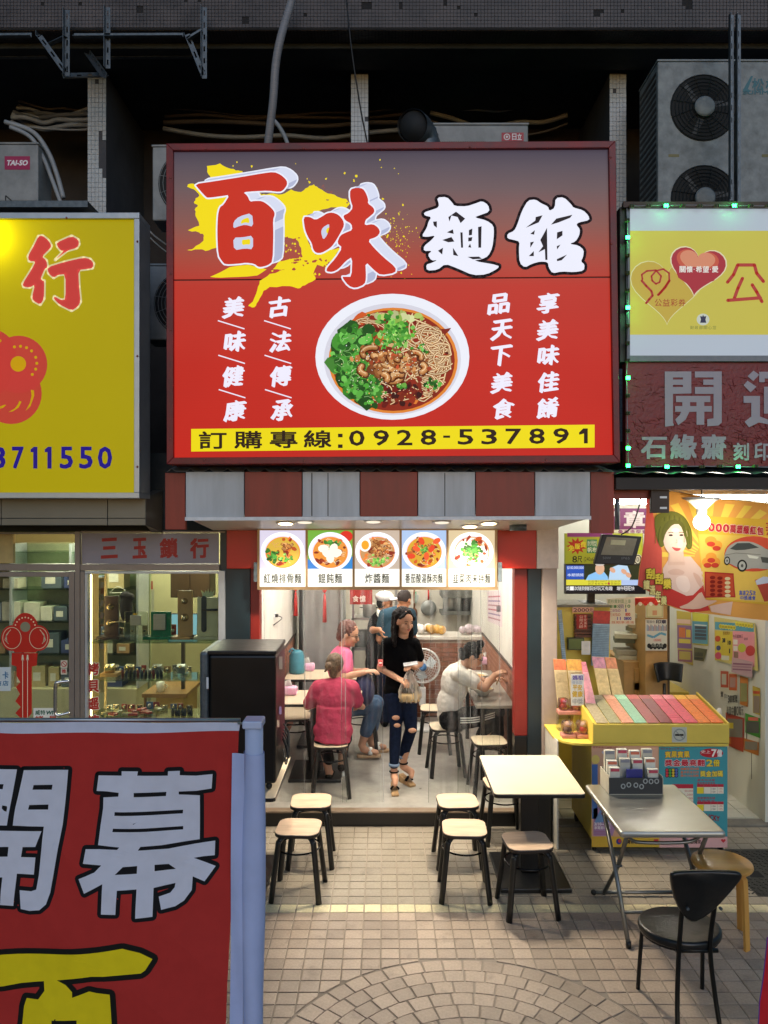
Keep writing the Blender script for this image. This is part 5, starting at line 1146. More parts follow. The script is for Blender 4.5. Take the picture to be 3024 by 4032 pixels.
# display window: glass shelves with locks
dw = thing('display_shelves','three glass display shelves in the locksmith window','shelf',(-1.9,6.85,.05))
for y in (2529,2678,2829): box('shelf_glass',M_shg,X(342,6.67),X(862,6.7),6.67,7.02,Z(y,6.67)-.01,Z(y,6.67),dw)
for px in (410,): box('support',pm('lit cream post','#c9b48a',.5),X(px,7.0),X(px+8,7.0),7.0,7.02,.05,2.15,dw)
tl = thing('display_lamp','warm vertical strip lamp at the left side of the locksmith window','lamp',(X(352,6.75),6.75,.1));box('channel',M_alu,X(350,6.75)-.012,X(350,6.75)+.012,6.73,6.76,.1,2.15,tl);MB().tube([(X(350,6.75)+.02,6.745,.12),(X(350,6.75)+.02,6.745,2.13)],.008,8).build('tube',emitter('warm strip','#ffdf9a',30),tl,True)
box('side_board',pm('warm cream side','#c7a86c',.6),X(350,6.9),X(356,6.9)+.02,6.68,7.05,.05,2.2,dw)
def zs(y): return Z(y,6.67)
Yd = 6.85
def onshelf(zx): return X(z1(zx,0)[0],Yd)
M_gold = pm('satin nickel','#b9a888',.22,metal=.9);M_wd = pm('dark walnut','#2a1710',.35);M_tan = pm('tan board','#a9844f',.55,var=.1);M_acr = glassmat('clear acrylic','#f3f6ee',.15,.03);M_grn = pm('green acrylic','#0f6a45',.25)
def lockboard(name,label,xa_,xb_,ytop,mat,cat='lock display'):
    zb_ = zs(2528)+.001;zt = Z(z1(0,ytop)[1],Yd);x0,x1 = onshelf(xa_),onshelf(xb_);t = thing(name,label,cat,((x0+x1)/2,Yd,zb_))
    box('board',mat,x0,x1,Yd,Yd+.03,zb_+.02,zt,t,bevel=.004);box('plinth',mat,x0-.05,x1+.03,Yd-.07,Yd+.07,zb_,zb_+.025,t,bevel=.004);return t,x0,x1,zb_,zt
Mx = Matrix.Rotation(PI/2,4,'X')
def knob(t,x,z_,r_,nm='knob'): MB().lathe([(r_*1.15,0),(r_*1.15,.006),(r_*.6,.012),(r_*.75,.03),(r_*.9,.045),(r_*.4,.06)],(x,Yd-.001,z_),18,Mx).build(nm,M_gold,t,True)
t,x0,x1,zb_,zt = lockboard('lock_stand','dark walnut lock stand with round knob and lever handle',680,774,575,M_wd);xm = (x0+x1)/2;knob(t,xm-.005,Z(z1(0,645)[1],Yd),.026);knob(t,xm-.01,Z(z1(0,748)[1],Yd),.024,'rose')
MB().tube(smooth_path([(xm-.01,Yd-.05,Z(z1(0,748)[1],Yd)),(xm+.04,Yd-.055,Z(z1(0,742)[1],Yd)),(xm+.11,Yd-.05,Z(z1(0,736)[1],Yd)),(xm+.14,Yd-.05,Z(z1(0,745)[1],Yd))],5),.009,8).build('lever',M_gold,t,True)
t,x0,x1,zb_,zt = lockboard('lock_stand','clear acrylic lock stand with gold lettering',812,962,678,M_acr);box('rim_lock',M_steel,x0+.06,x1-.05,Yd-.03,Yd-.001,zb_+.12,zb_+.21,t,bevel=.004);box('gold_label',pm('gold print','#c9a22e',.4),x0+.08,x1-.09,Yd-.003,Yd-.001,zt-.05,zt-.015,t)
t,x0,x1,zb_,zt = lockboard('lock_stand','green acrylic stand with a steel rim lock',985,1116,678,M_grn);box('rim_lock',M_steel,x0+.03,x1-.04,Yd-.03,Yd-.001,zb_+.08,zb_+.22,t,bevel=.004);box('white_label',M_porc,x0+.04,x1-.05,Yd-.003,Yd-.001,zt-.09,zt-.04,t)
t,x0,x1,zb_,zt = lockboard('lock_stand','tall tan board stand with two round cylinders',1160,1256,540,M_tan);xm = (x0+x1)/2;knob(t,xm,Z(z1(0,608)[1],Yd),.024);knob(t,xm,Z(z1(0,715)[1],Yd),.03)
t,x0,x1,zb_,zt = lockboard('lock_stand','pale stand with green crown emblem and black digital lever lock',1288,1424,585,pm('pale cream board','#c4c096',.5));xm = (x0+x1)/2-.03
MB().prism([Vector((x,Yd-.001,z_)) for x,z_ in rrect(xm-.022,xm+.022,zb_+.06,zb_+.38,.02,4)],(0,-.02,0)).build('lock_plate',pm('gunmetal','#3a3f42',.35,metal=.6),t,bevel=.003);MB().tube([(xm,Yd-.04,zb_+.26),(xm+.13,Yd-.045,zb_+.262)],.01,8).build('lever',MATS['gunmetal'],t,True)
pr = Print(Yd+.01)
pr.poly([z1(*q) for q in ((1325,580),(1312,535),(1335,555),(1345,535),(1352,555),(1360,525),(1368,555),(1378,535),(1385,555),(1402,535),(1390,580))],'#b9c79a');pr.build('crown_emblem',PT,t)
zz = zs(2677)+.001
for i,(a,b_,la) in enumerate(((670,780,'brown boxed lock on the middle display shelf, leftmost'),(805,900,'clear boxed lock on the middle display shelf, second'),(985,1080,'clear boxed lock on the middle display shelf, third'),(1145,1235,'clear boxed lock on the middle display shelf, right'))):
    x0,x1 = onshelf(a),onshelf(b_);t = thing('boxed_lock',la,'lock',((x0+x1)/2,6.8,zz),group='boxed locks on the middle shelf');MB().box(x0,x1,6.78,6.9,zz,zz+.03,None).build('tray',M_tan if i == 0 else M_acr,t);MB().box(-.04,.04,-.03,.03,0,.07,Matrix.Translation(((x0+x1)/2,6.84,zz+.031)) @ Matrix.Rotation(R(20),4,'X')).build('lock_body',M_gold if i < 2 else M_steel,t,bevel=.008);MB().tube([((x0+x1)/2,6.8,zz+.09),((x0+x1)/2,6.77,zz+.09)],.012,10).build('lock_cylinder',M_gold,t,True)
for k in range(11):
    x0 = onshelf(832+k*25);col = ('#5a1416','#22303f','#14181c','#20222a')[k % 4]
    o = MB().tube([(x0,6.72,zz),(x0,6.72,zz+.05),(x0,6.72,zz+.075)],[.013,.013,.008],10).build('key_fob',pm('fob '+col,col,.35),None,True);tag(o,'%s key fob from left in the row on the middle display shelf' % ORD[k],'key fob','key fobs in a row')
zz = zs(2828)+.001;random.seed(2)
for k in range(10):
    x0 = onshelf(random.choice((720,790,850,820,900,960,1010,880,760,1050))+random.uniform(-14,14));y0 = random.uniform(6.7,6.95);M = Matrix.Translation((x0,y0,zz+.012+.0005*k)) @ Matrix.Rotation(random.uniform(0,3),4,'Z')
    o = MB().box(-.04,.04,-.025,.025,-.011,.011,M).build('packet',pm('packet red','#9a2a22',.3,var=.4,scale=30) if k % 3 else pm('packet clear','#a9a07c',.2,var=.3,scale=30),None,bevel=.006);tag(o,('red' if k % 3 else 'clear')+' shiny packet in the heap on the lowest display shelf','packet','packets on the lowest display shelf')
for k in range(7):
    x0 = onshelf(1150+k*20);o = MB().tube([(x0,6.74+.02*(k % 2),zz),(x0,6.74+.02*(k % 2),zz+.04),(x0,6.74+.02*(k % 2),zz+.055),(x0,6.74+.02*(k % 2),zz+.07)],[.013,.013,.006,.006],10).build('vial',pm('dark vial','#20262c',.15),None,True);tag(o,'%s tiny dark bottle from left on the lowest display shelf' % ORD[k],'bottle','tiny bottles in the locksmith window')
random.seed(21)
ROWS = (('top',2529,.10,7.0,9,(600,1420)),('middle',2678,.07,6.97,12,(640,1240)),('lowest',2829,.06,6.99,11,(640,1240)))
for nm,y_,hm,yy,cnt_,(a,b_) in ROWS:
    for k in range(cnt_):
        x0 = onshelf(a+(b_-a)*(k+.5)/cnt_+random.uniform(-8,8));h = hm*random.uniform(.5,1.1);z0_ = zs(y_)+.001;wd = random.uniform(.02,.034);mt = random.choice((M_steel,M_gold,M_tan,pm('blue card','#3d5a86',.5),pm('white card','#c9c6b4',.6),pm('red card','#8e2c22',.5)))
        t = thing('hardware_pack','%s small hardware pack from left in the back row of the %s display shelf' % (ORD[k],nm),'hardware',(x0,yy,z0_),group='small hardware packs in the locksmith window')
        box('card',mt,x0-wd,x0+wd,yy,yy+.012,z0_,z0_+h,t,bevel=.002);MB().lathe([(wd*.5,0),(wd*.6,.01),(wd*.3,.022)],(x0,yy-.001,z0_+h*.5),12,Mx).build('fitting',random.choice((M_steel,M_gold,M_blk)),t,True)
# back of the locksmith room: keyboard of hanging blisters, hanging clothes, desk, dark cabinet
t = thing('pegboard','pegboard with shiny hanging key blisters inside the locksmith','pegboard',(X(380,7.6),7.6,1.2));box('board',pm('cream pegboard','#b8a878',.6),X(345,7.6),X(420,7.6),7.6,7.62,.9,Z(2275,7.6),t)
random.seed(5)
for i in range(4):
    for j in range(11):
        x0 = X(352+i*17,7.59);z_ = Z(2300+j*24,7.59);MB().box(-.015,.015,-.004,.004,-.035,.02,Matrix.Translation((x0,7.585,z_)) @ Matrix.Rotation(random.uniform(-.4,.4),4,'Y')).build('blister',random.choice((M_steel,pm('grey blister','#7f8577',.25,var=.4,scale=60),pm('brown blister','#7c5230',.3))),t)
t = thing('dark_cabinet','dark brown wall cabinet at the back of the locksmith','cabinet',(X(760,9),9.0,1.9));box('body',pm('dark cabinet wood','#3a2a1e',.5),X(680,9),X(835,9),8.9,9.2,Z(2350,9),Z(2250,9),t,bevel=.01);box('door',pm('cabinet door','#46321f',.45),X(684,9),X(756,9),8.885,8.899,Z(2346,9),Z(2254,9),t);box('door',MATS['cabinet door'],X(760,9),X(832,9),8.885,8.899,Z(2346,9),Z(2254,9),t)
t = thing('desk','wooden desk with papers inside the locksmith window','desk',(X(650,8.2),8.3,.05));box('desk_top',pm('desk wood','#8a6636',.5),X(570,8),X(745,8),7.9,8.6,.78,.82,t,bevel=.004);box('drawer_block',pm('drawer yellow wood','#9a7a2e',.5),X(620,8),X(730,8),7.95,8.5,.05,.78,t);box('leg',MATS['desk wood'],X(572,8),X(578,8),7.95,8.0,.05,.78,t)
t = thing('mug','white mug on the locksmith desk','mug',(X(632,8),8.0,.82));MB().lathe([(.04,0),(.042,.1),(.036,.1),(.034,.01)],(X(632,8),8.0,.821),16).build('cup',M_porc,t,True);MB().tube(smooth_path([(X(632,8)+.04,8,.9),(X(632,8)+.075,8,.88),(X(632,8)+.04,8,.85)],4),.006,6).build('handle',M_porc,t,True)
t = thing('monitor','bright monitor behind the lock stands in the locksmith','monitor',(X(700,8.1),8.2,.82));box('bezel',M_blk,X(660,8.1),X(780,8.1),8.1,8.13,Z(2530,8.1),Z(2415,8.1),t,bevel=.005);box('screen',emitter('lit screen','#8fc6cf',.8),X(664,8.1),X(776,8.1),8.095,8.0995,Z(2526,8.1),Z(2419,8.1),t);box('stand',M_blk,X(712,8.1),X(724,8.1),8.11,8.16,.82,Z(2530,8.1),t)
t = thing('hanging_jacket','dark jacket on a wire hanger inside the locksmith','jacket',(X(495,8),8.0,1.0));mb = MB();mb.ball(P(497,2390,8.0),1,12,10,(.07,.05,.17));mb.cap(P(490,2345,8),P(515,2350,8),.045,.04);flesh_later = mb
o = mb.build('cloth',pm('dark jacket cloth','#1f1a1c',.9),t,True);md = o.modifiers.new('r','REMESH');md.mode = 'VOXEL';md.voxel_size = .015
MB().tube(smooth_path([P(432,2335,8),P(462,2310,8),P(495,2330,8),P(432,2335,8)],4),.004,5).build('hanger',M_porc,t,True)
t = thing('calendar','hanging calendar sheet with red header at the back of the locksmith','calendar',(X(592,9.6),9.6,1.5));box('sheet',pm('calendar paper','#a9a898',.7),X(580,9.6),X(606,9.6),9.6,9.61,Z(2420,9.6),Z(2320,9.6),t);box('header',pm('red header','#8e2016',.6),X(579,9.6),X(602,9.6),9.59,9.599,Z(2320,9.6),Z(2288,9.6),t)

# ================================================================== OPENING BANNER IN FRONT
YBn = 2.0
def zb6(pts): return [(x*.66305,2780+y*.66305) for x,y in pts]
def bwarp(q): return q+Vector((0,.014*math.sin(q.x*6+q.z*1.7)+.006*math.sin(q.x*17-q.z*5)+.005*math.sin(q.z*9+q.x*4)+.0035*abs(math.sin(q.x*11+q.z*14)),0))
bn = thing('opening_banner','red cloth opening banner with white and yellow characters standing at the lower left','banner',(X(1000,YBn),YBn+.03,0))
M_cloth = printmat('banner cloth',0,.85,.10,26,spec=.2)
pr = Print(YBn);pr.tri(zb6([(-500,148),(1412,152),(1345,1888),(1330,4300),(-500,4300)]),[(0,1,2,3,4)],'#b03330')
pr.layer = .9;pr.tri(zb6([(-500,92),(700,90),(1420,108),(1414,156),(-500,154)]),[(0,1,2,3,4)],'#c4cbe2')
MU = [(590,408),(728,408),(728,382),(825,382),(820,408),(998,412),(1000,385),(1068,385),(1066,412),(1160,420),(1255,415),(1250,500),(1160,512),(1058,512),(1058,530),(1180,540),(1178,805),(960,825),(840,828),(825,850),(1000,848),(1150,830),(1270,815),(1268,900),(1200,905),(1145,912),(1275,962),(1210,1050),(1140,1020),(1135,1100),(1090,1160),(1040,1190),(960,1205),(945,1128),(1010,1110),(1035,1080),(1040,1055),(915,1075),(912,1240),(815,1243),(820,1075),(710,1075),(702,1215),(618,1212),(625,1035),(515,1095),(480,1012),(575,970),(615,930),(505,922),(518,840),(600,838),(705,842),(718,828),(592,815),(605,700),(620,600),(622,535),(710,530),(712,508),(640,500),(580,498)]
MU_H = [[(800,510),(988,510),(985,535),(800,535)],[(690,620),(1082,624),(1080,646),(688,642)],[(680,718),(1082,722),(1082,742),(676,738)],[(695,985),(740,942),(822,940),(820,985)],[(920,940),(1000,940),(1042,972),(920,978)]]
KA = [([(150,375),(410,375),(375,700),(305,1100),(280,1170),(240,1205),(180,1210),(128,1200),(122,1088),(190,1095),(220,1085),(235,1000),(265,712),(85,702),(100,600)],[[(205,465),(315,465),(310,495),(198,493)],[(180,583),(290,583),(288,613),(173,610)]]),
      ([(-380,370),(110,370),(95,450),(50,702),(-160,700),(-260,1200),(-380,1200)],[[(-120,458),(30,458),(25,487),(-120,487)],[(-120,580),(5,580),(2,608),(-120,608)]]),
      ([(-140,730),(252,738),(215,832),(140,832),(130,892),(215,895),(205,997),(106,990),(84,1182),(4,1177),(22,1010),(-150,1010)],[[(5,830),(58,830),(52,888),(-5,888)]])]
BB = [(-300,1500),(-40,1490),(230,1470),(400,1455),(600,1435),(740,1418),(840,1450),(912,1490),(870,1555),(845,1572),(560,1578),(345,1618),(400,1640),(440,1680),(440,1715),(545,1670),(590,1680),(665,1690),(670,1900),(660,2500),(110,2500),(105,2000),(130,1800),(150,1745),(225,1745),(265,1690),(262,1632),(120,1655),(0,1685),(-300,1720)]
BB_H = [[(310,1862),(465,1850),(465,2050),(300,2060)],[(305,2160),(465,2150),(465,2370),(300,2380)]]
for lp,hs,col in [(MU,MU_H,'#cdd2e4')]+[(a,b,'#cdd2e4') for a,b in KA]:
    pr.layer = 1;pr.outline([zb6(lp)],32,'#17181c');pr.layer = 1.6;pr.poly(zb6(lp),'#17181c');pr.layer = 2.4;pr.poly(zb6(lp),col,[zb6(h) for h in hs])
pr.layer = 1;pr.outline([zb6(BB)],44,'#1a1a18');pr.layer = 1.6;pr.poly(zb6(BB),'#1a1a18');pr.layer = 2.4;pr.poly(zb6(BB),'#e6d21c',[zb6(h) for h in BB_H])
pr.build('cloth',M_cloth,bn,warp=bwarp,maxlen=.035)
M_pvc = pm('dusk tinted white pvc','#b4c2e2',.35,var=.04);xc = X(998,YBn);r_ = .0235  # white plastic tinted blue to carry the bluish dusk light
MB().tube([(xc,YBn+.01,.12),(xc,YBn+.01,Z(2836,YBn))],r_,20).build('pole',M_pvc,bn,True)
box('pole_cap',M_pvc,xc-.026,xc+.025,YBn-.02,YBn+.04,Z(2864,YBn),Z(2833,YBn),bn,bevel=.004)
MB().tube([(X(935,YBn),YBn+.005,Z(2850,YBn)),(xc,YBn+.005,Z(2851,YBn))],.003,6).build('cross_rod',M_steel,bn,True);MB().tube([(-1.4,YBn+.04,Z(2850,YBn)),(X(935,YBn),YBn+.04,Z(2852,YBn))],.006,8).build('cross_rod',M_steel,bn,True)
M_slv = pm('dusk tinted sleeve fabric','#a9b8e4',.7,var=.06,scale=10)  # white cloth with the blue of the dusk light in its colour
def slv(u,v):
    zt_,zb_ = Z(2965,YBn),.35;z_ = zb_+(zt_-zb_)*v;a = 2*PI*u;rr = .0285+.003*math.sin(z_*8+a*2)
    return Vector((xc+.0-(.006*(1-v))+rr*math.cos(a)*1.0,YBn+.01+rr*math.sin(a),z_))
MB().grid(slv,24,60).build('sleeve',M_slv,bn,True)
MB().grid(lambda u,v: Vector((X(914,YBn)-.012*(1-v)+(xc-.022-X(914,YBn))*u,YBn-.004+.004*math.sin(v*20+u*3),.35+(Z(2965,YBn)-.35)*v)),6,50).build('sleeve_hem',M_slv,bn,True)
MB().lathe([(.22,0),(.22,.08),(.16,.12),(.05,.14)],(xc,YBn+.01,0),28).build('water_base',pm('black plastic base','#17171a',.5),bn,True)
# edge of a second red banner at the lower right
b2 = thing('red_flag','edge of a dark red cloth flag at the lower right corner','flag',(X(3070,2.2),2.2,0))
def fl(u,v):
    z_ = .5+(Z(3690,2.2)-.5)*v;xe = X(2985+36*max(0,v-.8)/.2+10*math.sin((1-v)*9),2.2);return Vector((xe+(X(3260,2.2)-xe)*u,2.2+.012*math.sin(u*12+v*3),z_))
MB().grid(fl,24,30).build('cloth',pm('dark red cloth','#d8222c',.85,var=.12,scale=20),b2,True);MB().tube([fl(0,k/30)+Vector((0,-.002,0)) for k in range(31)],.0016,6).build('hem',pm('violet hem','#5a3a9a',.7),b2,True)
MB().tube([(X(3262,2.2),2.21,.1),(X(3262,2.2),2.21,Z(3650,2.2))],.02,14).build('pole',M_pvc,b2,True);MB().lathe([(.2,0),(.2,.08),(.05,.12)],(X(3262,2.2),2.21,0),24).build('water_base',MATS['black plastic base'],b2,True)
# ================================================================== RIGHT: LOTTERY AND SEAL SHOP
def z8(x,y): return (2400+x*.58757,700+y*.58757)
def q4(x,y): return (2100+x*.55696,1880+y*.55696)
def q5(x,y): return (2100+x*.55696,2500+y*.55696)
def heart(cx,cy,w_,h,rot=0.,n=40):
    out = []
    for i in range(n):
        t = 2*PI*i/n;x = 16*math.sin(t)**3/16;y = -(13*math.cos(t)-5*math.cos(2*t)-2*math.cos(3*t)-math.cos(4*t))/14.5
        a = R(rot);x *= w_/2;y *= h/2;out.append((cx+x*math.cos(a)-y*math.sin(a),cy+x*math.sin(a)+y*math.cos(a)))
    return out
YR = 6.0
ls = thing('lottery_sign','pale yellow and white lottery sign with two hearts above the right shop','sign',tuple(P(2780,1425,YR+.12)))
xl,xr = X(2478,YR),3.6
box('sign_box',pm('dark weathered box','#3b3d40',.6,var=.3,scale=4),xl-.07,xr,YR+.012,YR+.30,Z(1424,YR),Z(812,YR),ls,bevel=.004)
box('frame_rail',pm('rusty rail','#4a3a33',.6,var=.3),X(2450,YR),xr,YR-.03,YR+.011,Z(822,YR),Z(800,YR),ls);box('frame_rail',pm('grey rail','#80868e',.5),xl,xr,YR-.02,YR+.011,Z(1424,YR),Z(1402,YR),ls);box('frame_rail',M_galv,X(2464,YR),xl-.001,YR-.02,YR+.011,Z(1424,YR),Z(822,YR),ls)
pr = Print(YR);M_lot = printmat('weak backlit film',.55,.45,.05,1.4,alb=.45)
pr.rect(2478,822,3300,1404,'#b4bfcc');pr.layer = 1;p0 = z8(130,355);p1 = z8(130,1052);pr.rect(p0[0],p0[1],3300,p1[1],'#c9bd48')
hx,hy = z8(385,735);pr.layer = 2;pr.poly(heart(hx,hy,292,256),'#d9d79a');pr.layer = 2.5;pr.poly(heart(hx,hy,284,248),'#c3a63c')
hx,hy = z8(590,608);pr.layer = 3;pr.poly(heart(hx,hy,226,196,8),'#e4d9b4');pr.layer = 3.4;pr.poly(heart(hx,hy,216,186,8),'#a82430');pr.layer = 3.8;pr.poly(heart(hx-2,hy-18,168,126,8),'#c8543a');pr.layer = 4.2;pr.poly(heart(hx-2,hy-26,140,100,8),'#d98a68');pr.layer = 4.4;pr.poly([z8(430,590),z8(740,610),z8(700,690),z8(560,740),z8(460,670)],'#a82430')
pr.layer = 5
for ch,a in (('關',468),('懷',514),('希',577),('望',623),('愛',686)): p0,p1 = z8(a,592),z8(a+42,636);pr.text(ch,*p0,*p1,'#e9e2da',bold=.03)
for a in (566,675): q = z8(a,614);pr.ell(*q,2.2,2.2,'#e9e2da',8)
RB = '#a8322c'
for pts,w_ in (([(220,680),(215,650),(250,625),(310,620),(345,660),(335,700),(310,712),(285,690),(280,660),(310,625),(360,612),(398,640),(400,690),(360,745),(330,785)],7),([(215,690),(245,725),(280,760),(288,790),(265,815),(245,840)],9),([(400,690),(372,735),(345,765),(325,785)],10)): pr.line([z8(*q) for q in pts],w_,RB,True)
for k,ch in enumerate('公益彩券'): p0,p1 = z8(302+k*53,812),z8(350+k*53,862);pr.text(ch,*p0,*p1,'#a34a22',bold=.01)
for seg in ([(790,700),(830,650),(858,585),(970,585),(985,640),(1030,695)],[(890,675),(860,740),(835,810)],[(792,822),(1010,805)],[(955,718),(985,765),(1020,830)]): pr.layer += .05;pr.line([z8(*q) for q in seg],13,'#b0362c',True)
pr.layer = 3;q = z8(626,950);pr.ell(*q,25,23,'#c9cfc0');pr.layer = 3.5;pr.poly([z8(*p) for p in ((606,972),(612,950),(606,928),(622,930),(626,918),(632,930),(648,928),(642,950),(648,972))],'#2a2a48')
for k,ch in enumerate('財政部關心您'): p0,p1 = z8(540+k*30,992),z8(564+k*30,1016);pr.text(ch,*p0,*p1,'#6f7a3a')
pr.build('lit_panel',M_lot,ls)
rb = thing('seal_shop_signboard','crinkled dark red signboard with grey characters under the lottery sign','sign',tuple(P(2780,1830,YR+.1)))
M_crk = pm('crinkled red film','#7e2226',.45,var=.15,scale=10,bump=.5);box('board',M_crk,X(2466,YR),xr,YR+.012,YR+.10,Z(1836,YR),Z(1426,YR),rb)
mb = MB();random.seed(9)
for _ in range(330):
    x,y = random.uniform(2480,3030),random.choice((random.uniform(1440,1690),random.uniform(1640,1735),random.uniform(1700,1820)));L_ = random.uniform(10,42);a = R(random.choice((random.gauss(12,14),random.gauss(-14,16),random.gauss(70,20))));w_ = .0028
    p0 = P(x,y,YR+.011);p1 = P(x+L_*math.cos(a),y+L_*math.sin(a),YR+.011);mb.tube([p0,(p0+p1)/2+Vector((0,-.002,.002)),p1],[.0006,w_,.0006],4)
tag(mb.build('film_crease',M_crk,rb,True),kind='stuff')
pr = Print(YR+.006);GR = '#a9a3ae'
def rects(L_,col):
    for q in L_: pr.layer += .01;pr.poly([z8(*p) for p in q],col)
KAI = [[(370,1298),(425,1298),(425,1640),(432,1660),(372,1668)],[(425,1298),(548,1298),(548,1445),(425,1448),(425,1402),(492,1402),(492,1388),(425,1388),(425,1352),(492,1352),(492,1338),(425,1338)],[(572,1298),(752,1298),(752,1640),(730,1660),(655,1665),(655,1618),(697,1612),(697,1448),(572,1448),(572,1402),(697,1402),(697,1388),(628,1388),(628,1352),(697,1352),(697,1338),(572,1338)],
       [(445,1462),(675,1462),(675,1503),(635,1503),(635,1530),(685,1530),(685,1568),(635,1568),(635,1655),(583,1655),(583,1568),(535,1568),(510,1620),(460,1658),(440,1620),(470,1590),(480,1568),(440,1568),(440,1530),(488,1530),(488,1503),(445,1503)]]
rects(KAI,GR)
rects([[(540,1503),(583,1503),(583,1530),(540,1530)]],'#7e2226')
rects([[(925,1330),(965,1292),(1003,1320),(963,1362)],[(898,1390),(925,1360),(985,1400),(945,1438)],[(898,1462),(1008,1462),(1008,1600),(1062,1620),(1120,1640),(1120,1662),(1000,1640),(935,1672),(905,1635),(950,1600),(950,1508),(898,1508)],[(1003,1300),(1200,1300),(1200,1345),(1040,1345),(1040,1370),(1003,1370)],[(1035,1400),(1200,1400),(1200,1580),(1035,1580)]],GR)
pr.layer = 1
for ch,a,b_,y0,y1 in (('石',208,385,1735,1885),('緣',405,585,1718,1890),('齋',612,785,1718,1890),('刻',828,935,1775,1895),('印',968,1085,1775,1895)): p0,p1 = z8(a,y0),z8(b_,y1);pr.text(ch,*p0,*p1,GR,bold=.035 if a < 800 else .03)
pr.build('lettering',PT,rb)
# strings of LED modules round the sign
M_mod = pm('yellowed led module','#6a6138',.5);M_ledg = emitter('lit green led','#14ff50',60.);M_ledo = pm('unlit led','#3a4a36',.3)
led = thing('led_string','string of small led modules, some lit green, round the lottery sign','led string',(xl,YR-.05,3))
rowsL = [(2470+k*.12,868+k*69,k in (1,5,9),0) for k in range(15)]+[(2487+k*67,812,k in (2,6,10),1) for k in range(9)]+[(2484+k*70,1838-(k % 2)*2,k in (2,6),1) for k in range(9)]
for x,y,lit,ori in rowsL:
    c = P(x,y,YR-.045);s0,s1 = (.017,.013) if ori == 0 else (.020,.011)
    o = box('led_module',M_mod,c.x-s0,c.x+s0,c.y-.012,c.y+.012,c.z-s1,c.z+s1,led,bevel=.003);mb = MB()
    for a in (-1,1):
        for b_ in (-1,1): mb.ball(c+Vector((a*s0*.45,-.013,b_*s1*.45)),.008,6,4)
    mb.build('led',M_ledg if lit or (y > 1700 and x < 2480) else M_ledo,o,True)
    if lit:
        ld = bpy.data.lights.new('led_glow','POINT');ld.energy = .5;ld.color = (.1,1,.3);ld.shadow_soft_size = .012;lo = bpy.data.objects.new('led_glow',ld);C.objects.link(lo);lo.parent = led;lo.location = wm(led).inverted() @ (c+Vector((0,-.03,0)))
for pts in ([(2470,850),(2474,1200),(2468,1500),(2474,1840)],[(2480,812),(2700,808),(3060,812)],[(2480,1838),(2760,1836),(3060,1840)]): MB().tube(smooth_path([P(x,y,YR-.03) for x,y in pts],8),.004,5).build('wire',pm('grey wire','#8c8f96',.5),led,True)
# gutter roof and beam under the signs
ra = thing('tin_canopy','pale corrugated tin canopy and dark beam over the lottery shop','canopy',(2.8,6.0,2.9))
MB().grid(lambda u,v: Vector((X(2425,5.9)+(3.7-X(2425,5.9))*u,5.9+.75*v,Z(1868,5.9)+.02*abs(math.sin(u*2*PI*4.5))+.07*v)),120,3).build('tin_sheet',pm('tin sheet','#7b8280',.45,metal=.4,var=.2,scale=5),ra,True)
MB().box(X(2425,5.95),3.7,5.95,6.05,Z(1928,5.95),Z(1880,5.95)).build('beam',pm('brown beam','#2a2422',.6),ra,bevel=.005)
MB().box(X(2560,6.02),X(2632,6.02),6.0,6.04,Z(2020,6.02),Z(1925,6.02)).build('hanging_bracket',pm('brown steel','#33261f',.5),ra,bevel=.004)
for y in (1958,2000): box('bolt_slot',M_trim,X(2598,6.0),X(2625,6.0),5.994,5.999,Z(y+4,6.0),Z(y-4,6.0),ra)
MB().box(X(2420,6.05),X(2560,6.05),6.06,6.12,Z(1965,6.06),Z(1915,6.06)).build('red_beam',M_awr,ra)
MB().tube([P(2430,1925,6.1),P(2430,2085,6.1)],.02,10).build('conduit',M_galv,ra,True)
# bulb with conical shade, and the strip light behind the hanging cloth
t = thing('bulb_lamp','bright round bulb under a white conical shade over the lottery cloth','lamp',tuple(P(2762,2055,6.05)));c = P(2763,2056,6.08)
MB().ball(c,.064,20,14).build('bulb',emitter('lit bulb','#fff4dc',7.),t,True)
MB().lathe([(.036,.05),(.04,.09),(.036,.12),(.03,.14),(.02,.2)],c,20).build('socket',M_trim,t,True);MB().lathe([(.15,.19),(.10,.165),(.035,.10),(.03,.11),(.10,.175),(.15,.195)],c,28).build('shade',pm('white shade','#e6e6e2',.4),t,True)
MB().tube([c+Vector((0,0,.19)),c+Vector((0,0,.30))],.005,6).build('cord',M_cable,t)
ld = bpy.data.lights.new('bulb_light','POINT');ld.energy = 5;ld.color = (1,.93,.78);ld.shadow_soft_size = .07;lo = bpy.data.objects.new('bulb_light',ld);C.objects.link(lo);lo.parent = t;lo.location = wm(t).inverted() @ (c+Vector((-.0,-.12,-.03)))
for x,y,la in ((2.9,6.62,'fluorescent strip light at the front of the lottery shop'),(2.4,8.0,'fluorescent strip light deeper in the lottery shop'),(2.9,9.4,'fluorescent strip light at the back of the lottery shop')):
    t = thing('strip_light',la,'lamp',(x,y,2.8),group='lottery shop strip lights');box('housing',M_trim,x-.62,x+.62,y-.05,y+.05,2.83,2.87,t,bevel=.004);MB().tube([(x-.6,y,2.81),(x+.6,y,2.81)],.016,12).build('tube',emitter('lit fluorescent','#fffaf0',75.),t,True)
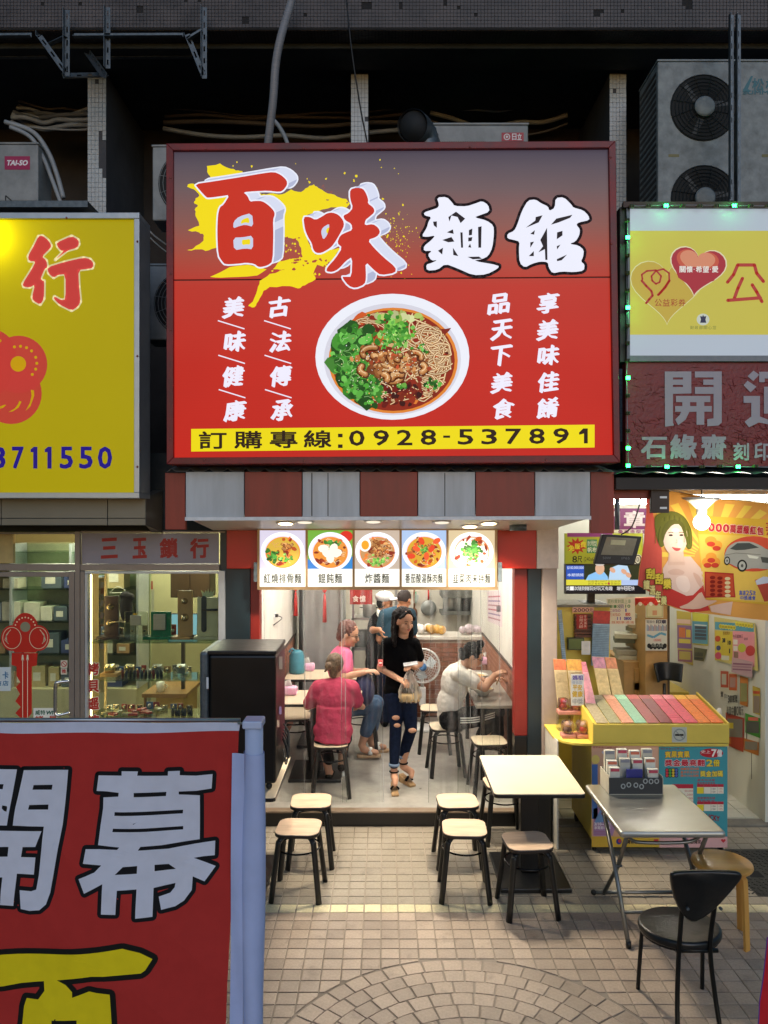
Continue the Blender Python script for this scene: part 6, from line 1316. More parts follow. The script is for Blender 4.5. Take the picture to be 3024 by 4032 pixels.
# room
M_ltw = pm('lottery wall white','#cfcfc4',.6,var=.06,scale=3)
structure(box('lottery_floor',pm('white floor tile base','#8f8c80',.5),1.34,3.6,6.7,10.6,-.02,.006))
lf = bpy.data.objects['lottery_floor'];mb = MB()
for i in range(11):
    for j in range(19): mb.box(1.36+i*.2+.004,1.36+i*.2+.196,6.72+j*.2+.004,6.72+j*.2+.196,.004,.012)
M_wt = pm('white floor tile','#c2c0b2',.3,var=.06); 
me_t = MB().box(-.096,.096,-.096,.096,-.004,.004).mesh('floor_tile');me_t.materials.append(M_wt)
for i in range(11):
    for j in range(19):
        o = bpy.data.objects.new('floor_tile',me_t);C.objects.link(o);o.parent = lf;o.location = (1.46+i*.2,6.82+j*.2,.0085+random.uniform(0,.0006))
structure(box('lottery_wall_back',M_ltw,1.34,3.6,10.4,10.5,0,2.9));structure(box('lottery_ceiling',pm('lottery ceiling','#c9c6b8',.6),1.34,3.6,6.5,10.5,2.9,2.95));structure(box('lottery_wall_left',M_ltw,1.345,1.40,6.95,10.4,0,2.9))
rwl = structure(box('lottery_wall_right',M_ltw,3.28,3.44,6.62,10.4,0,2.9));box('wall_crack',M_iron,3.2785,3.2798,6.95,6.965,.55,.8,rwl);box('wall_crack',M_iron,3.2785,3.2798,6.86,6.868,.3,.55,rwl)
# white leaning panel and post between the shops
t = thing('divider_post','pinkish white upright divider panel between the two shops','post',(X(2175,6.6),6.6,0));box('post',pm('pinkish post','#a8978c',.5,var=.06),X(2134,6.6),X(2192,6.6),6.58,6.74,0,Z(2238,6.6),t,bevel=.005)
t = thing('white_panel','white board leaning on the ground beside the cream topped table','panel',(X(2180,5.9),5.95,0));MB().box(1.375,1.385,6.11,6.57,0,.86).build('board',pm('white board','#c4c0b6',.5),t)
t = thing('timber_block','dark wooden box behind the cream topped table','box',(1.25,6.35,0));box('crate',M_blk,1.16,1.36,6.25,6.5,0,.42,t,bevel=.006);box('lid',M_tan,1.15,1.37,6.24,6.5,.421,.45,t,bevel=.004)
# hanging purple sign, green vinyl, television
def hang_sign(name,label,cat,Y,q,mat,draw,th=.02,pmat=None):
    xs = [p[0] for p in q];ys = [p[1] for p in q];t = thing(name,label,cat,tuple(P(sum(xs)/4,max(ys),Y)))
    MB().prism([P(*p,Y) for p in q[::-1]],(0,th,0)).build('panel',mat,t);pr = Print(Y-.0015);draw(pr);pr.build('print',pmat or PT,t);return t
def dr(pr):
    p0,p1 = q4(570,218),q4(800,368);pr.rect(*p0,*p1,'#7a2f72');pr.layer = 1;p0,p1 = q4(640,235),q4(790,358);pr.text('章',*p0,*p1,'#e6e0e6',bold=.04);pr.poly([q4(570,240),q4(612,240),q4(612,340),q4(585,350),q4(585,275),q4(570,275)],'#e6e0e6')
    for k,ch in enumerate('像章造型章'): p0,p1 = q4(600+k*42,370),q4(634+k*42,400);pr.text(ch,*p0,*p1,'#8a3a80',bold=.03)
hang_sign('seal_sign','purple and white seal carving sign hanging inside the right shop','sign',7.5,[q4(565,195),q4(815,195),q4(815,405),q4(565,405)],M_porc,dr)
def dr(pr):
    p0,p1 = q4(225,395),q4(770,620);pr.rect(*p0,*p1,'#b4c23a');pr.layer = 1;p0,p1 = q4(240,392),q4(560,420);pr.rect(*p0,*p1,'#8a3a80');pr.layer = 1.2
    cx,cy = q4(305,485);pr.poly([(cx+(42 if k % 2 else 25)*math.cos(2*PI*k/22),cy+(34 if k % 2 else 20)*math.sin(2*PI*k/22)) for k in range(22)],'#c0301f');pr.layer = 2
    for k,ch in enumerate('免版費'): p0,p1 = q4(250+k*41,478-k*12),q4(290+k*41,520-k*12);pr.text(ch,*p0,*p1,'#e8dc3c',bold=.05)
    pr.layer = 1.2;p0,p1 = q4(378,438),q4(450,535);pr.rect(*p0,*p1,'#3f8a5a');pr.layer = 2
    p0,p1 = q4(383,448),q4(448,485);pr.row('耐用型',*p0,*p1,'#e6ead8',gap=.03);p0,p1 = q4(383,492),q4(448,530);pr.row('帆布',*p0,*p1,'#e6ead8',gap=.05,bold=.02)
    p0,p1 = q4(275,555),q4(345,602);pr.row('8尺',*p0,*p1,'#2a3318',gap=.05,bold=.02);p0,p1 = q4(357,562),q4(440,602);pr.text('(240x60',*p0,*p1,'#2a3318')
    q = q4(738,580);pr.ell(*q,18,22,'#e0e0cc');pr.layer = 3;pr.line([(q[0]+13*math.cos(a),q[1]+17*math.sin(a)) for a in [2*PI*k/18 for k in range(19)]],4,'#1c241c');pr.text('0',q[0]-5,q[1]-9,q[0]+5,q[1]+9,'#1c241c')
hang_sign('canvas_price_sign','yellow green price sign with a red starburst above the television','sign',7.35,[q4(222,395),q4(775,395),q4(775,625),q4(222,625)],pm('green vinyl board','#9aa82c',.5),dr)
M_scr = printmat('lit screen print',1.0,.3,.03,4,alb=.1)
def dr(pr):
    p0,p1 = q4(230,622),q4(790,815);pr.rect(*p0,*p1,'#0d1118');pr.layer = .5;p0,p1 = q4(232,622),q4(358,720);pr.rect(*p0,*p1,'#1c4aa8');p0,p1 = q4(358,620),q4(790,725);pr.rect(*p0,*p1,'#1f2c1c');p0,p1 = q4(232,722),q4(622,762);pr.rect(*p0,*p1,'#c9c23a');p0,p1 = q4(622,722),q4(790,762);pr.rect(*p0,*p1,'#9fb3d8');pr.layer = 1
    pr.poly([q4(370,725),q4(390,690),q4(440,668),q4(500,668),q4(525,700),q4(530,725)],'#7fb4e0');q = q4(470,645);pr.layer = 1.5;pr.ell(*q,18,23,'#c9a184');pr.layer = 1.8;pr.ell(q[0],q[1]-18,18,7,'#b9b4b0');pr.layer = 1
    pr.poly([q4(530,725),q4(545,640),q4(600,618),q4(665,625),q4(690,690),q4(680,725)],'#a9c4dc');pr.layer = 1.5
    for x,y in ((560,655),(640,665),(672,690)): q = q4(x,y);pr.ell(*q,13,9,'#c9987c',10,40)
    for k in range(2): p0,p1 = q4(240,628+k*50),q4(356,650+k*50);pr.text(('$100,000,000','本期頭獎')[k],*p0,*p1,'#d8e2ea')
    for r_ in range(2):
        for k in range(10): p0 = q4(388+k*23,726+r_*18);pr.text('%02d' % (2+k*3+r_*32),p0[0],p0[1],p0[0]+9,p0[1]+8,'#4a4416')
    pr.layer = 1.5;q = q4(533,750);pr.ell(*q,5,5,'#c03a4a',10);p0,p1 = q4(232,770),q4(560,798);pr.row('獎一次隨到隨玩好玩又有趣',*p0,*p1,'#e6e6e6',gap=.05);p0,p1 = q4(590,770),q4(715,798);pr.row('端午旺旺快',*p0,*p1,'#e6e6e6',gap=.05)
t = hang_sign('television','flat television with lottery show on screen in the right shop','television',7.3,[q4(226,612),q4(795,612),q4(795,824),q4(226,824)],M_blk,dr,.06,M_scr)
box('stand',M_blk,X(q4(335,0)[0],7.35),X(q4(500,0)[0],7.35),7.25,7.5,Z(q4(0,905)[1],7.35),Z(q4(0,880)[1],7.35),t,bevel=.01);box('neck',M_blk,X(q4(390,0)[0],7.35),X(q4(440,0)[0],7.35),7.37,7.42,Z(q4(0,882)[1],7.35),Z(q4(0,800)[1],7.35),t)
# floodlight
t = thing('floodlight','black square floodlight facing the street in front of the television','floodlight',tuple(P(2435,2222,6.1)));Yq = 6.12
o8 = [q4(490,400),q4(770,418),q4(715,622),q4(432,612)];MB().add([P(*p,Yq) for p in o8]+[P(*p,Yq)+Vector((0,.06,.0)) for p in o8],[(0,3,2,1),(4,5,6,7),(0,1,5,4),(1,2,6,5),(2,3,7,6),(3,0,4,7)]).build('housing',pm('black flood housing','#17181a',.45),t,bevel=.008)
i8 = [q4(520,420),q4(735,432),q4(700,552),q4(478,546)];MB().prism([P(*p,Yq-.004) for p in i8[::-1]],(0,.003,0)).build('lens',pm('flood lens','#7d7c6e',.15,var=.15,scale=12),t)
i9 = [q4(552,440),q4(655,445),q4(648,480),q4(545,475)];MB().prism([P(*p,Yq-.007) for p in i9[::-1]],(0,.002,0)).build('led_chip',pm('led chip','#b9b48c',.4),t)
pr = Print(Yq-.002);p0,p1 = q4(490,560),q4(550,578);pr.text('50W',*p0,*p1,'#5a5c5e',bold=.03);p0,p1 = q4(622,562),q4(682,580);pr.text('IP65',*p0,*p1,'#5a5c5e',bold=.03);pr.build('marking',PT,t)
MB().tube(smooth_path([P(*q4(620,405),6.2),P(*q4(700,340),6.2),P(*q4(760,140),6.15),P(*q4(720,90),6.12)],6),.006,6).build('cable',M_cable,t,True)
# hanging promotion cloth
Yc = 6.22;M_pro = printmat('promotion cloth',.0,.7,.05,12,spec=.2)
pc = thing('promotion_cloth','orange promotion cloth with a smiling person and a car hanging at the right','banner',tuple(P(2760,2440,Yc)))
def cwarp(q): return q+Vector((0,.03*math.sin(q.x*5+q.z*3)+.012*math.sin(q.x*14-q.z*6),0))
pr = Print(Yc,eps=.0028);OUTL = [(800,85),(1000,100),(1300,150),(1700,190),(1700,1020),(1400,985),(1200,960),(1000,925),(930,895),(850,830),(730,760),(742,640),(775,460),(800,250)]
pr.poly([q4(*p) for p in OUTL],'#e6a24e');pr.layer = .4;ox,oy = q4(1250,500)
def clipR(pts): return [q4(min(max(x,745),1690),min(max(y,150),960)) for x,y in pts]
for k in range(15):
    a0 = R(180+k*12.5);a1 = R(180+k*12.5+6);pts = []
    for a,r_ in ((a0,80),(a0,480),(a1,480),(a1,80)):
        x,y = 1250+r_*math.cos(a)*1.25,560+r_*math.sin(a)*.85;pts.append((min(max(x,830),1690),max(y,130+(x-800)*.1)))
    pr.layer += .012;pr.tri([q4(*p) for p in pts],[(0,1,2,3)],'#f2cc56')
pr.layer = .8;pr.poly([q4(*p) for p in ((800,90),(845,95),(850,260),(900,520),(895,700),(910,890),(850,828),(732,758),(745,640),(778,460),(800,250))],'#d4584a')
pr.layer = 1.2
pr.poly([q4(*p) for p in ((905,640),(960,560),(1120,560),(1200,660),(1210,800),(1170,870),(960,850),(900,760))],'#e8c6b4');pr.layer = 1.4;pr.poly([q4(*p) for p in ((955,500),(1065,510),(1075,620),(940,620))],'#e3bda8');pr.layer = 1.5
pr.poly([q4(*p) for p in ((900,745),(980,790),(1075,835),(1120,830),(1200,760),(1215,870),(1250,940),(1100,950),(940,895),(910,850))],'#c83c34');pr.layer = 1.8
pr.poly(soften([q4(*p) for p in ((860,270),(930,240),(1010,238),(1080,280),(1130,360),(1138,450),(1130,505),(1095,510),(1060,420),(950,400),(930,470),(890,500),(868,440),(855,350))],2),'#6a6a26');pr.layer = 2.1
cx,cy = q4(1005,430);pr.ell(cx,cy,52,68,'#eccbb8',28,6);pr.layer = 2.25;pr.poly([q4(*p) for p in ((960,520),(1060,530),(1070,600),(950,600))],'#e6c2ae');pr.layer = 2.4
pr.poly(soften([q4(*p) for p in ((905,470),(900,380),(940,310),(1010,290),(1075,330),(1100,420),(1100,510),(1080,420),(1040,330),(985,330),(930,390))],1),'#5c5c22')
for (x,y,rx_,ry_,c_,L_) in ((1040,470,22,30,'#f2d8c8',2.15),(975,475,16,22,'#f0cfbe',2.18),(1005,372,30,14,'#f4dccd',2.2)): q = q4(x,y);pr.layer = L_;pr.ell(*q,rx_*.6,ry_*.6,c_,18)
for k in range(14): pr.layer = 2.45;a_ = 880+k*17;pr.line([q4(a_,300+abs(k-6)*9),q4(a_-6+(k-6)*2.2,380+abs(k-6)*4),q4(a_-8+(k-6)*2.6,430+abs(k-6)*6)] if k < 2 or k > 10 else [q4(a_,262+abs(k-6)*6),q4(a_+(k-6)*1.5,300+abs(k-6)*3)],2.2,('#77772e','#4e4e1c')[k % 2])
for (pts_,c_) in (((935,660),(1010,640),(1075,665),(1060,690),(960,688)),'#dfb7a3'),(((1000,700),(1090,690),(1110,780),(1070,820),(1010,780)),'#f2d6c6'),(((1120,660),(1185,700),(1195,790),(1160,760)),'#dcb19c'): pr.layer = 1.45;pr.poly(soften([q4(*p) for p in pts_],2),c_)
for x in (968,1050): pr.layer = 2.6;q = q4(x,408);pr.ell(*q,9,4,'#3a2a2a',12);pr.layer = 2.8;pr.line([(q[0]-11,q[1]-9),(q[0]+2,q[1]-12),(q[0]+11,q[1]-9)],2.5,'#4a4022')
pr.layer = 2.6;pr.poly(soften([q4(*p) for p in ((968,488),(1005,498),(1050,500),(1030,520),(1000,520))]),'#c85a58');q = q4(1012,450);pr.line([(q[0]-2,q[1]-8),(q[0]+3,q[1]+6),(q[0]-5,q[1]+7)],2,'#d09f88')
pr.layer = 1.2;pr.poly([q4(*p) for p in ((1170,270),(1700,300),(1700,905),(1200,858))],'#e2b33c');pr.layer = 1.5;pr.poly([q4(*p) for p in ((1180,400),(1700,420),(1700,890),(1210,850))],'#e8c056')
pr.layer = 2
for k,ch in enumerate('000萬超級紅包'): p0 = q4(1245+k*47,322+k*3.5);pr.text(ch,p0[0],p0[1],p0[0]+24,p0[1]+34,'#c0303a',bold=.05,out='#f0d8c0',outw=.05)
for k,ch in enumerate('37'): p0 = q4(1632,320+k*48);pr.text(ch,p0[0],p0[1],p0[0]+20,p0[1]+22,'#c0303a',bold=.05)
cx,cy = q4(1500,540);pr.layer = 1.8;pr.ell(cx+30,cy,110,70,'#d4553a',28);pr.layer = 2.2   # the car
car = [(1358,545),(1380,490),(1440,452),(1540,452),(1600,480),(1640,510),(1700,520),(1700,640),(1640,648),(1560,640),(1500,655),(1460,640),(1400,610),(1358,600)]
pr.poly(soften([q4(*p) for p in car]),'#a9a79c');pr.layer = 2.5;pr.poly([q4(*p) for p in ((1395,505),(1445,465),(1530,463),(1590,495),(1500,512),(1440,515))],'#4b4f4c');pr.poly([q4(*p) for p in ((1600,560),(1700,570),(1700,610),(1610,600))],'#55564f');pr.layer = 2.8
pr.line([q4(1360,550),q4(1440,535),q4(1600,545)],2,'#77756c');pr.poly([q4(*p) for p in ((1515,545),(1590,560),(1580,575),(1530,570))],'#dcdccc')
for x,y,r_ in ((1378,590,17),(1485,625,24)): q = q4(x,y);pr.layer = 2.8;pr.ell(*q,r_*.75,r_,'#26261f',20);pr.layer = 3;pr.ell(*q,r_*.52,r_*.72,'#b9b8ac',18);pr.layer = 3.2;pr.ell(*q,r_*.2,r_*.28,'#5a5a52',12)
pr.layer = 2;pr.poly([q4(*p) for p in ((1212,665),(1430,680),(1440,850),(1205,850))],'#b5382c');pr.layer = 2.3;pr.poly([q4(*p) for p in ((1222,675),(1422,690),(1430,840),(1216,840))],'#c9502f')
for i in range(3):
    for j in range(5): q = q4(1270+i*58,708+j*30+i*5);pr.layer = 2.6;pr.ell(*q,12,7,'#8a2418' if i < 2 else '#e6cf9a',10)
for x,y in ((1262,450),(1262,565),(1290,600),(1235,600),(1300,480)): q = q4(x,y);pr.layer = 2;pr.ell(*q,22,19,'#e89a3a',14);pr.layer = 2.3;pr.ell(q[0],q[1]+12,16,10,'#c8402c',12)
pr.layer = 2;pr.poly([q4(*p) for p in ((1565,725),(1650,700),(1700,720),(1700,870),(1640,880))],'#c0503c');pr.layer = 2.3;pr.poly([q4(*p) for p in ((1570,730),(1620,700),(1690,705),(1660,745),(1580,760))],'#cfd4dc');pr.layer = 2
p0,p1 = q4(1465,800),q4(1575,835);pr.row('高達25次',*p0,*p1,'#4a5fb0',gap=.06,bold=.02);p0,p1 = q4(1470,838),q4(1575,868);pr.row('中獎機會',*p0,*p1,'#4a5fb0',gap=.06,bold=.02)
pr.layer = 3; 
for k,ch in enumerate('刮刮樂'): p0 = q4(782+k*62,640+k*36);pr.text(ch,p0[0],p0[1],p0[0]+34,p0[1]+42,'#e8cf4a',bold=.05,out='#6a4a1c',outw=.07)
for k,ch in enumerate('讓過年樂'): p0 = q4(765+k*42,720+k*38);pr.text(ch,p0[0],p0[1],p0[0]+24,p0[1]+38,'#e8d88a',bold=.04,out='#6a3a1c',outw=.06)
pr.layer = 2;pr.poly(soften([q4(*p) for p in ((1000,920),(1100,880),(1180,800),(1200,840),(1220,870),(1320,870),(1250,900),(1150,930))]),'#e0b49a');pr.poly([q4(*p) for p in ((1245,910),(1420,880),(1400,975),(1260,950))],'#e0b8a0')
pr.build('cloth',M_pro,pc,warp=cwarp,maxlen=.05)
MB().tube(smooth_path([P(*q4(770,100),Yc),P(*q4(800,140),Yc-.01),P(*q4(810,85),Yc)],5),.008,6).build('tie',pm('tan rope','#8a7440',.8),pc,True)
MB().tube([cwarp(P(*q4(800,86),Yc))+Vector((0,.006,0)),cwarp(P(*q4(1000,101),Yc))+Vector((0,.01,0)),P(*q4(1300,151),Yc)+Vector((0,.02,0)),P(*q4(1700,190),Yc)],.006,6).build('hem_cord',MATS['tan rope'],pc,True)
# ------------------------------------------------------------------ yellow ticket cart
M_yel = pm('yellow laminate','#d9c052',.45,var=.06,scale=4);Y0c = 6.05
ct = thing('ticket_cart','yellow lottery ticket cart on castors with posters on its front','cart',(2.15,6.4,0))
x0,x1 = X(2333,Y0c),X(2858,Y0c)
box('body',M_yel,x0,x1,Y0c,6.72,.09,Z(2935,Y0c),ct,bevel=.004)
MB().prism([Vector((x,y,.845)) for x,y in [(x0-.27,6.25)]+[(x0-.27+.18*(1-math.cos(R(a))),6.25-.22*math.sin(R(a))) for a in (20,45,70,90)]+[(x1+.01,6.02),(x1+.01,6.75),(x0-.27,6.75)]],(0,0,.02)).build('counter_top',M_yel,ct,bevel=.003)
zt0,zt1,zt2 = .867,.98,1.10     # tray: low front, high back
tr = MB().hexa([Vector(q) for q in ((x0,6.03,zt0),(x1,6.03,zt0),(x1,6.62,zt0),(x0,6.62,zt0),(x0,6.03,Z(2857,6.03)),(x1,6.03,Z(2857,6.03)),(x1,6.62,zt2),(x0,6.62,zt2))]).build('ticket_tray',M_yel,ct,bevel=.004)
box('tray_lip',M_yel,x0-.004,x1+.004,6.015,6.029,zt0+.005,Z(2850,6.03),ct,bevel=.002); 
for xx in (x0-.006,x1+.001): MB().hexa([Vector(q) for q in ((xx,6.02,zt0),(xx+.012,6.02,zt0),(xx+.012,6.63,zt0),(xx,6.63,zt0),(xx,6.02,Z(2850,6.03)+.01),(xx+.012,6.02,Z(2850,6.03)+.01),(xx+.012,6.63,zt2+.03),(xx,6.63,zt2+.03))]).build('tray_side',M_yel,ct)
for px in (2345,2845):
    for yy in (6.1,6.66): xx = X(px,6.05);mb = MB();mb.lathe([(.02,-.015),(.032,-.012),(.032,.012),(.02,.015)],(xx,yy,.033),16,Matrix.Rotation(PI/2,4,'Y'));mb.box(xx-.012,xx+.012,yy-.02,yy+.02,.06,.09);mb.build('castor',M_blk,ct,True)
pr = Print(Y0c-.004)
p0,p1 = q5(412,785),q5(885,1425);pr.rect(*p0,*p1,'#d9a98c');pr.layer = .4;p0,p1 = q5(414,915),q5(455,1300);pr.rect(*p0,*p1,'#4a78c0');pr.poly([q5(*q) for q in ((425,1230),(545,1190),(600,1300),(560,1420),(425,1420))],'#b088b8');pr.layer = .8
pr.poly([q5(*q) for q in ((470,1240),(540,1230),(545,1320),(430,1330))],'#6f9ad0');p0,p1 = q5(430,1325),q5(545,1348);pr.layer = 1.2;pr.text('3/10~3/21',*p0,*p1,'#efe9f2',bold=.05);p0,p1 = q5(430,1352),q5(545,1374);pr.row('享電影早場',*p0,*p1,'#efe9f2',gap=.05,bold=.02)
q = q5(497,1262);pr.ell(*q,10,8,'#8a3a4a',12); 
for k in range(3): pr.line([q5(430,1390+k*10),q5(545,1390+k*10)],2,'#a86a90')
p0,p1 = q5(420,788),q5(595,802);pr.row('買彩券做公益積功德',*p0,*p1,'#a8322a',gap=.05);p0,p1 = q5(615,820),q5(840,860);pr.row('天天開獎多',*p0,*p1,'#d0604a',gap=.08,bold=.03);q = q5(440,880);pr.ell(*q,16,18,'#e8d070',14);q = q5(515,830);pr.ell(*q,18,9,'#c8bcd0',14);pr.layer = 0
p0,p1 = q5(888,790),q5(1372,1425);pr.rect(*p0,*p1,'#3f96a0');pr.layer = .5
p0,p1 = q5(898,797),q5(1070,812);pr.row('買彩券做公益積功德',*p0,*p1,'#8a1c2a',gap=.05)
p0,p1 = q5(930,822),q5(1105,868);pr.row('賓果賓果',*p0,*p1,'#e8c23a',gap=.04,bold=.04,out='#7a3a14',outw=.05)
p0,p1 = q5(930,880),q5(1212,928);pr.row('獎金最高翻',*p0,*p1,'#c01c34',gap=.05,bold=.04,out='#f0e4dc',outw=.05);p0,p1 = q5(1222,880),q5(1318,930);pr.row('2倍',*p0,*p1,'#e8cf3a',gap=.05,bold=.04,out='#7a3a14',outw=.04)
q = q5(1260,835);pr.ell(*q,46,18,'#b81c2c',24);pr.layer = 1;p0,p1 = q5(1258,808),q5(1335,862);pr.row('7億',*p0,*p1,'#f4ece4',gap=.04,bold=.04);p0,p1 = q5(1185,815),q5(1252,858);pr.row('史上',p0[0],p0[1],p1[0],(p0[1]+p1[1])/2,'#f4ece4',gap=.04);pr.layer = .5
for k in range(12): q = q5(945+(k % 4)*22,955+(k//4)*20);pr.layer = .6;pr.ell(*q,8,8,'#26282a',10);pr.layer = .9;pr.ell(q[0],q[1],5.5,5.5,('#c83a4a','#4aa04a','#d8b83a','#5a6ab0')[k % 4],10)
pr.layer = .5;p0,p1 = q5(1180,960),q5(1340,1003);pr.row('獎金加碼',*p0,*p1,'#e8cf4a',gap=.05,bold=.04,out='#7a4a14',outw=.04)
for k in range(3): p0,p1 = q5(1040,938+k*24),q5(1170,956+k*24);pr.row(('連續四日再加碼','基本玩法加倍','猜大小比倍數')[k],*p0,*p1,'#d86a2a',gap=.05,bold=.02)
for yy,ya in ((1055,1122),(1178,1245)):
    pr.layer = .5;p0,p1 = q5(1157,yy),q5(1345,ya);pr.rect(*p0,*p1,'#e9e2cc');pr.layer = .8;p0,p1 = q5(1157,yy),q5(1345,yy+20);pr.rect(*p0,*p1,'#b8243a');p0,p1 = q5(1157,yy+22),q5(1205,ya);pr.rect(*p0,*p1,'#e8d02c');pr.layer = 1.1
    for r_ in range(2):
        p0 = q5(1262,yy+27+r_*20);pr.text('150',p0[0],p0[1],p0[0]+14,p0[1]+7,'#4a2a2a');p0 = q5(1312,yy+27+r_*20);pr.text('175',p0[0],p0[1],p0[0]+14,p0[1]+7,'#c0242c')
    for k in (1205,1255,1300): pr.line([q5(k,yy),q5(k,ya)],1,'#8a7a6a')
for k,(y,s_) in enumerate(((1018,'基本玩法星'),(1040,'最高獎金達2倍'),(1145,'猜單雙再加碼'),(1165,'最高獎金'))): p0,p1 = q5(1158,y),q5(1285,y+16);pr.layer = .5;pr.row(s_,*p0,*p1,'#a82438',gap=.06,bold=.01)
pr.layer = .5;p0,p1 = q5(980,1055),q5(1130,1245);pr.rect(*p0,*p1,'#e9e2cc');pr.layer = .8;p0,p1 = q5(980,1055),q5(1130,1085);pr.rect(*p0,*p1,'#b8243a');pr.layer = 1.1
for k,s_ in enumerate(('50,000','1,200','1,000','300','100')): p0 = q5(1070,1096+k*26);pr.text(s_,p0[0],p0[1],p0[0]+32,p0[1]+9,'#c0242c')
p0,p1 = q5(1205,1270),q5(1318,1310);pr.layer = .5;pr.text('LUCKY',*p0,*p1,'#8a1c2c',bold=.04,rise=-.2)
pr.layer = 0;p0,p1 = q5(412,1426),q5(890,1500);pr.rect(*p0,*p1,'#d8b03c');p0,p1 = q5(891,1426),q5(1372,1503);pr.rect(*p0,*p1,'#d9a8a4');pr.layer = .5
for a,b_ in ((590,635),(1065,1110)):
    q = q5(a+15,1460);pr.ell(*q,11,12,'#3a3a90',14);pr.layer = .8;pr.ell(q[0]+3,q[1]-2,6,7,'#c83a3a',12);pr.layer = .5;p0,p1 = q5(b_,1448),q5(b_+105,1478);pr.row('台灣彩券',*p0,*p1,'#3a2a22',gap=.08,bold=.03);q = q5(a+278,1455);pr.poly(heart(*q,18,16),'#c8303a')
pr.build('front_poster',PT,ct)
pr = Print(6.0145);p0,p1 = q5(980,652),q5(1085,760);pr.rect(*p0,*p1,'#b9bcae');pr.layer = 1;q = q5(1033,706);pr.line([(q[0]+22*math.cos(a),q[1]+22*math.sin(a)) for a in [2*PI*k/24 for k in range(25)]],5,'#8c9490');p0,p1 = q5(1002,700),q5(1062,714);pr.rect(*p0,*p1,'#1c1c1c');pr.line([(q[0]-15,q[1]-15),(q[0]+15,q[1]+15)],4,'#8c9490');pr.build('no_smoking_sticker',PT,ct)
# scratch ticket bundles lying in the tray
cols = [('#9c8f74','#b9ac92'),('#8f8a6c','#b5a98a'),('#c0866c','#d9a68a'),('#7fa88a','#9fc9a4'),('#8a3a34','#b8564c'),('#6f2a28','#9c4038'),('#c0485a','#e07a7c'),('#c8505c','#e8868a'),('#d8742c','#f0a83a'),('#d86a2c','#f0a040')]
zf_ = Z(2857,6.03);sl = math.atan2(zt2-zf_,.59)
names = ['grey beige','khaki','salmon','pale green','brick red','dark maroon','pink red','coral pink','orange','deep orange']
for k,(c1,c2) in enumerate(cols):
    xa_ = x0+.03+k*(x1-x0-.04)/10;wd = (x1-x0-.04)/10-.008
    t = thing('ticket_bundle','%s strip of scratch tickets in the yellow cart tray' % names[k],'tickets',(xa_+wd/2,6.3,1.0),group='scratch ticket strips in the tray')
    for i in range(24):
        y_ = 6.055+i*.0222;M = Matrix.Translation((xa_+wd/2,y_,zf_+(y_-6.03)*math.tan(sl)+.012)) @ Matrix.Rotation(sl+.10,4,'X')
        MB().box(-wd/2,wd/2,-.005,.03,-.001,.002+random.uniform(0,.004),M).build('ticket',pm('ticket '+(c2 if i > 19 else c1),c2 if i > 19 else c1,.35,var=.45,scale=90,stretch=(.5,2,1)),t)
# upright ticket racks and charms left of the cart
def rack(name,label,q,Y,top,body,stripes,lean=.12,n=26):
    xs = [p[0] for p in q];t = thing(name,label,'tickets',tuple(P(sum(xs)/4,q[2][1],Y)),group='upright ticket strips')
    back = [P(q[0][0],q[0][1],Y)+Vector((0,lean,0)),P(q[1][0],q[1][1],Y)+Vector((0,lean,0)),P(*q[2],Y),P(*q[3],Y)]
    MB().prism([b for b in back[::-1]],(0,.012,0)).build('backing',pm('rack '+body,body,.5),t)
    for k in range(n):
        f0,f1 = .24+.76*k/n,.24+.76*(k+.8)/n;a = back[0].lerp(back[3],f0);b_ = back[1].lerp(back[2],f0);c_ = back[1].lerp(back[2],f1);d = back[0].lerp(back[3],f1);o_ = Vector((0,-.004,0))
        MB().add([a+o_*.4,b_+o_*.4,c_+o_*2.2,d+o_*2.2],[(0,1,2,3)]).build('ticket',pm('strip '+stripes,stripes,.45,var=.2,scale=30),t)
    a,b_ = back[0],back[1];c_ = back[1].lerp(back[2],.23);d = back[0].lerp(back[3],.23);o_ = Vector((0,-.003,0));MB().add([a+o_,b_+o_,c_+o_,d+o_],[(0,1,2,3)]).build('header_card',pm('header '+top,top,.45,var=.35,scale=25),t)
    return t
rack('ticket_rack','tan strip of tickets standing at the left end of the cart counter',[q5(163,190),q5(250,192),q5(262,500),q5(172,500)],6.45,'#c86a3c','#a8906a','#b9a47c')
t = rack('ticket_rack','tan ticket strip behind the handwritten white card',[q5(258,192),q5(365,195),q5(360,505),q5(270,505)],6.43,'#d0963c','#a8906a','#b9a47c')
rack('ticket_rack','pink strip of tickets beside the handwritten card',[q5(368,212),q5(398,212),q5(442,492),q5(372,492)],6.41,'#d8808a','#c87a86','#e0a4ac')
rack('ticket_rack','left one of two cream and gold ticket strips behind the tray',[q5(440,172),q5(528,178),q5(565,500),q5(480,500)],6.64,'#c88a9a','#c9a86a','#d9c28c')
rack('ticket_rack','right one of two cream and gold ticket strips behind the tray',[q5(532,176),q5(610,180),q5(655,500),q5(572,500)],6.65,'#d0885c','#c9a86a','#d9c28c')
rack('ticket_rack','long blue grey ticket strip hanging from the yellow cabinet',[q4(430,945),q4(550,948),q4(530,1335),q4(408,1330)],7.05,'#a8322c','#5f7a8c','#7f9cae',.03,24)
rack('ticket_rack','narrow blue ticket strip at the left edge of the yellow cabinet',[q4(178,945),q4(205,940),q4(232,1300),q4(205,1300)],7.0,'#8a9aa0','#6a8298','#9ab0bc',.03,20)
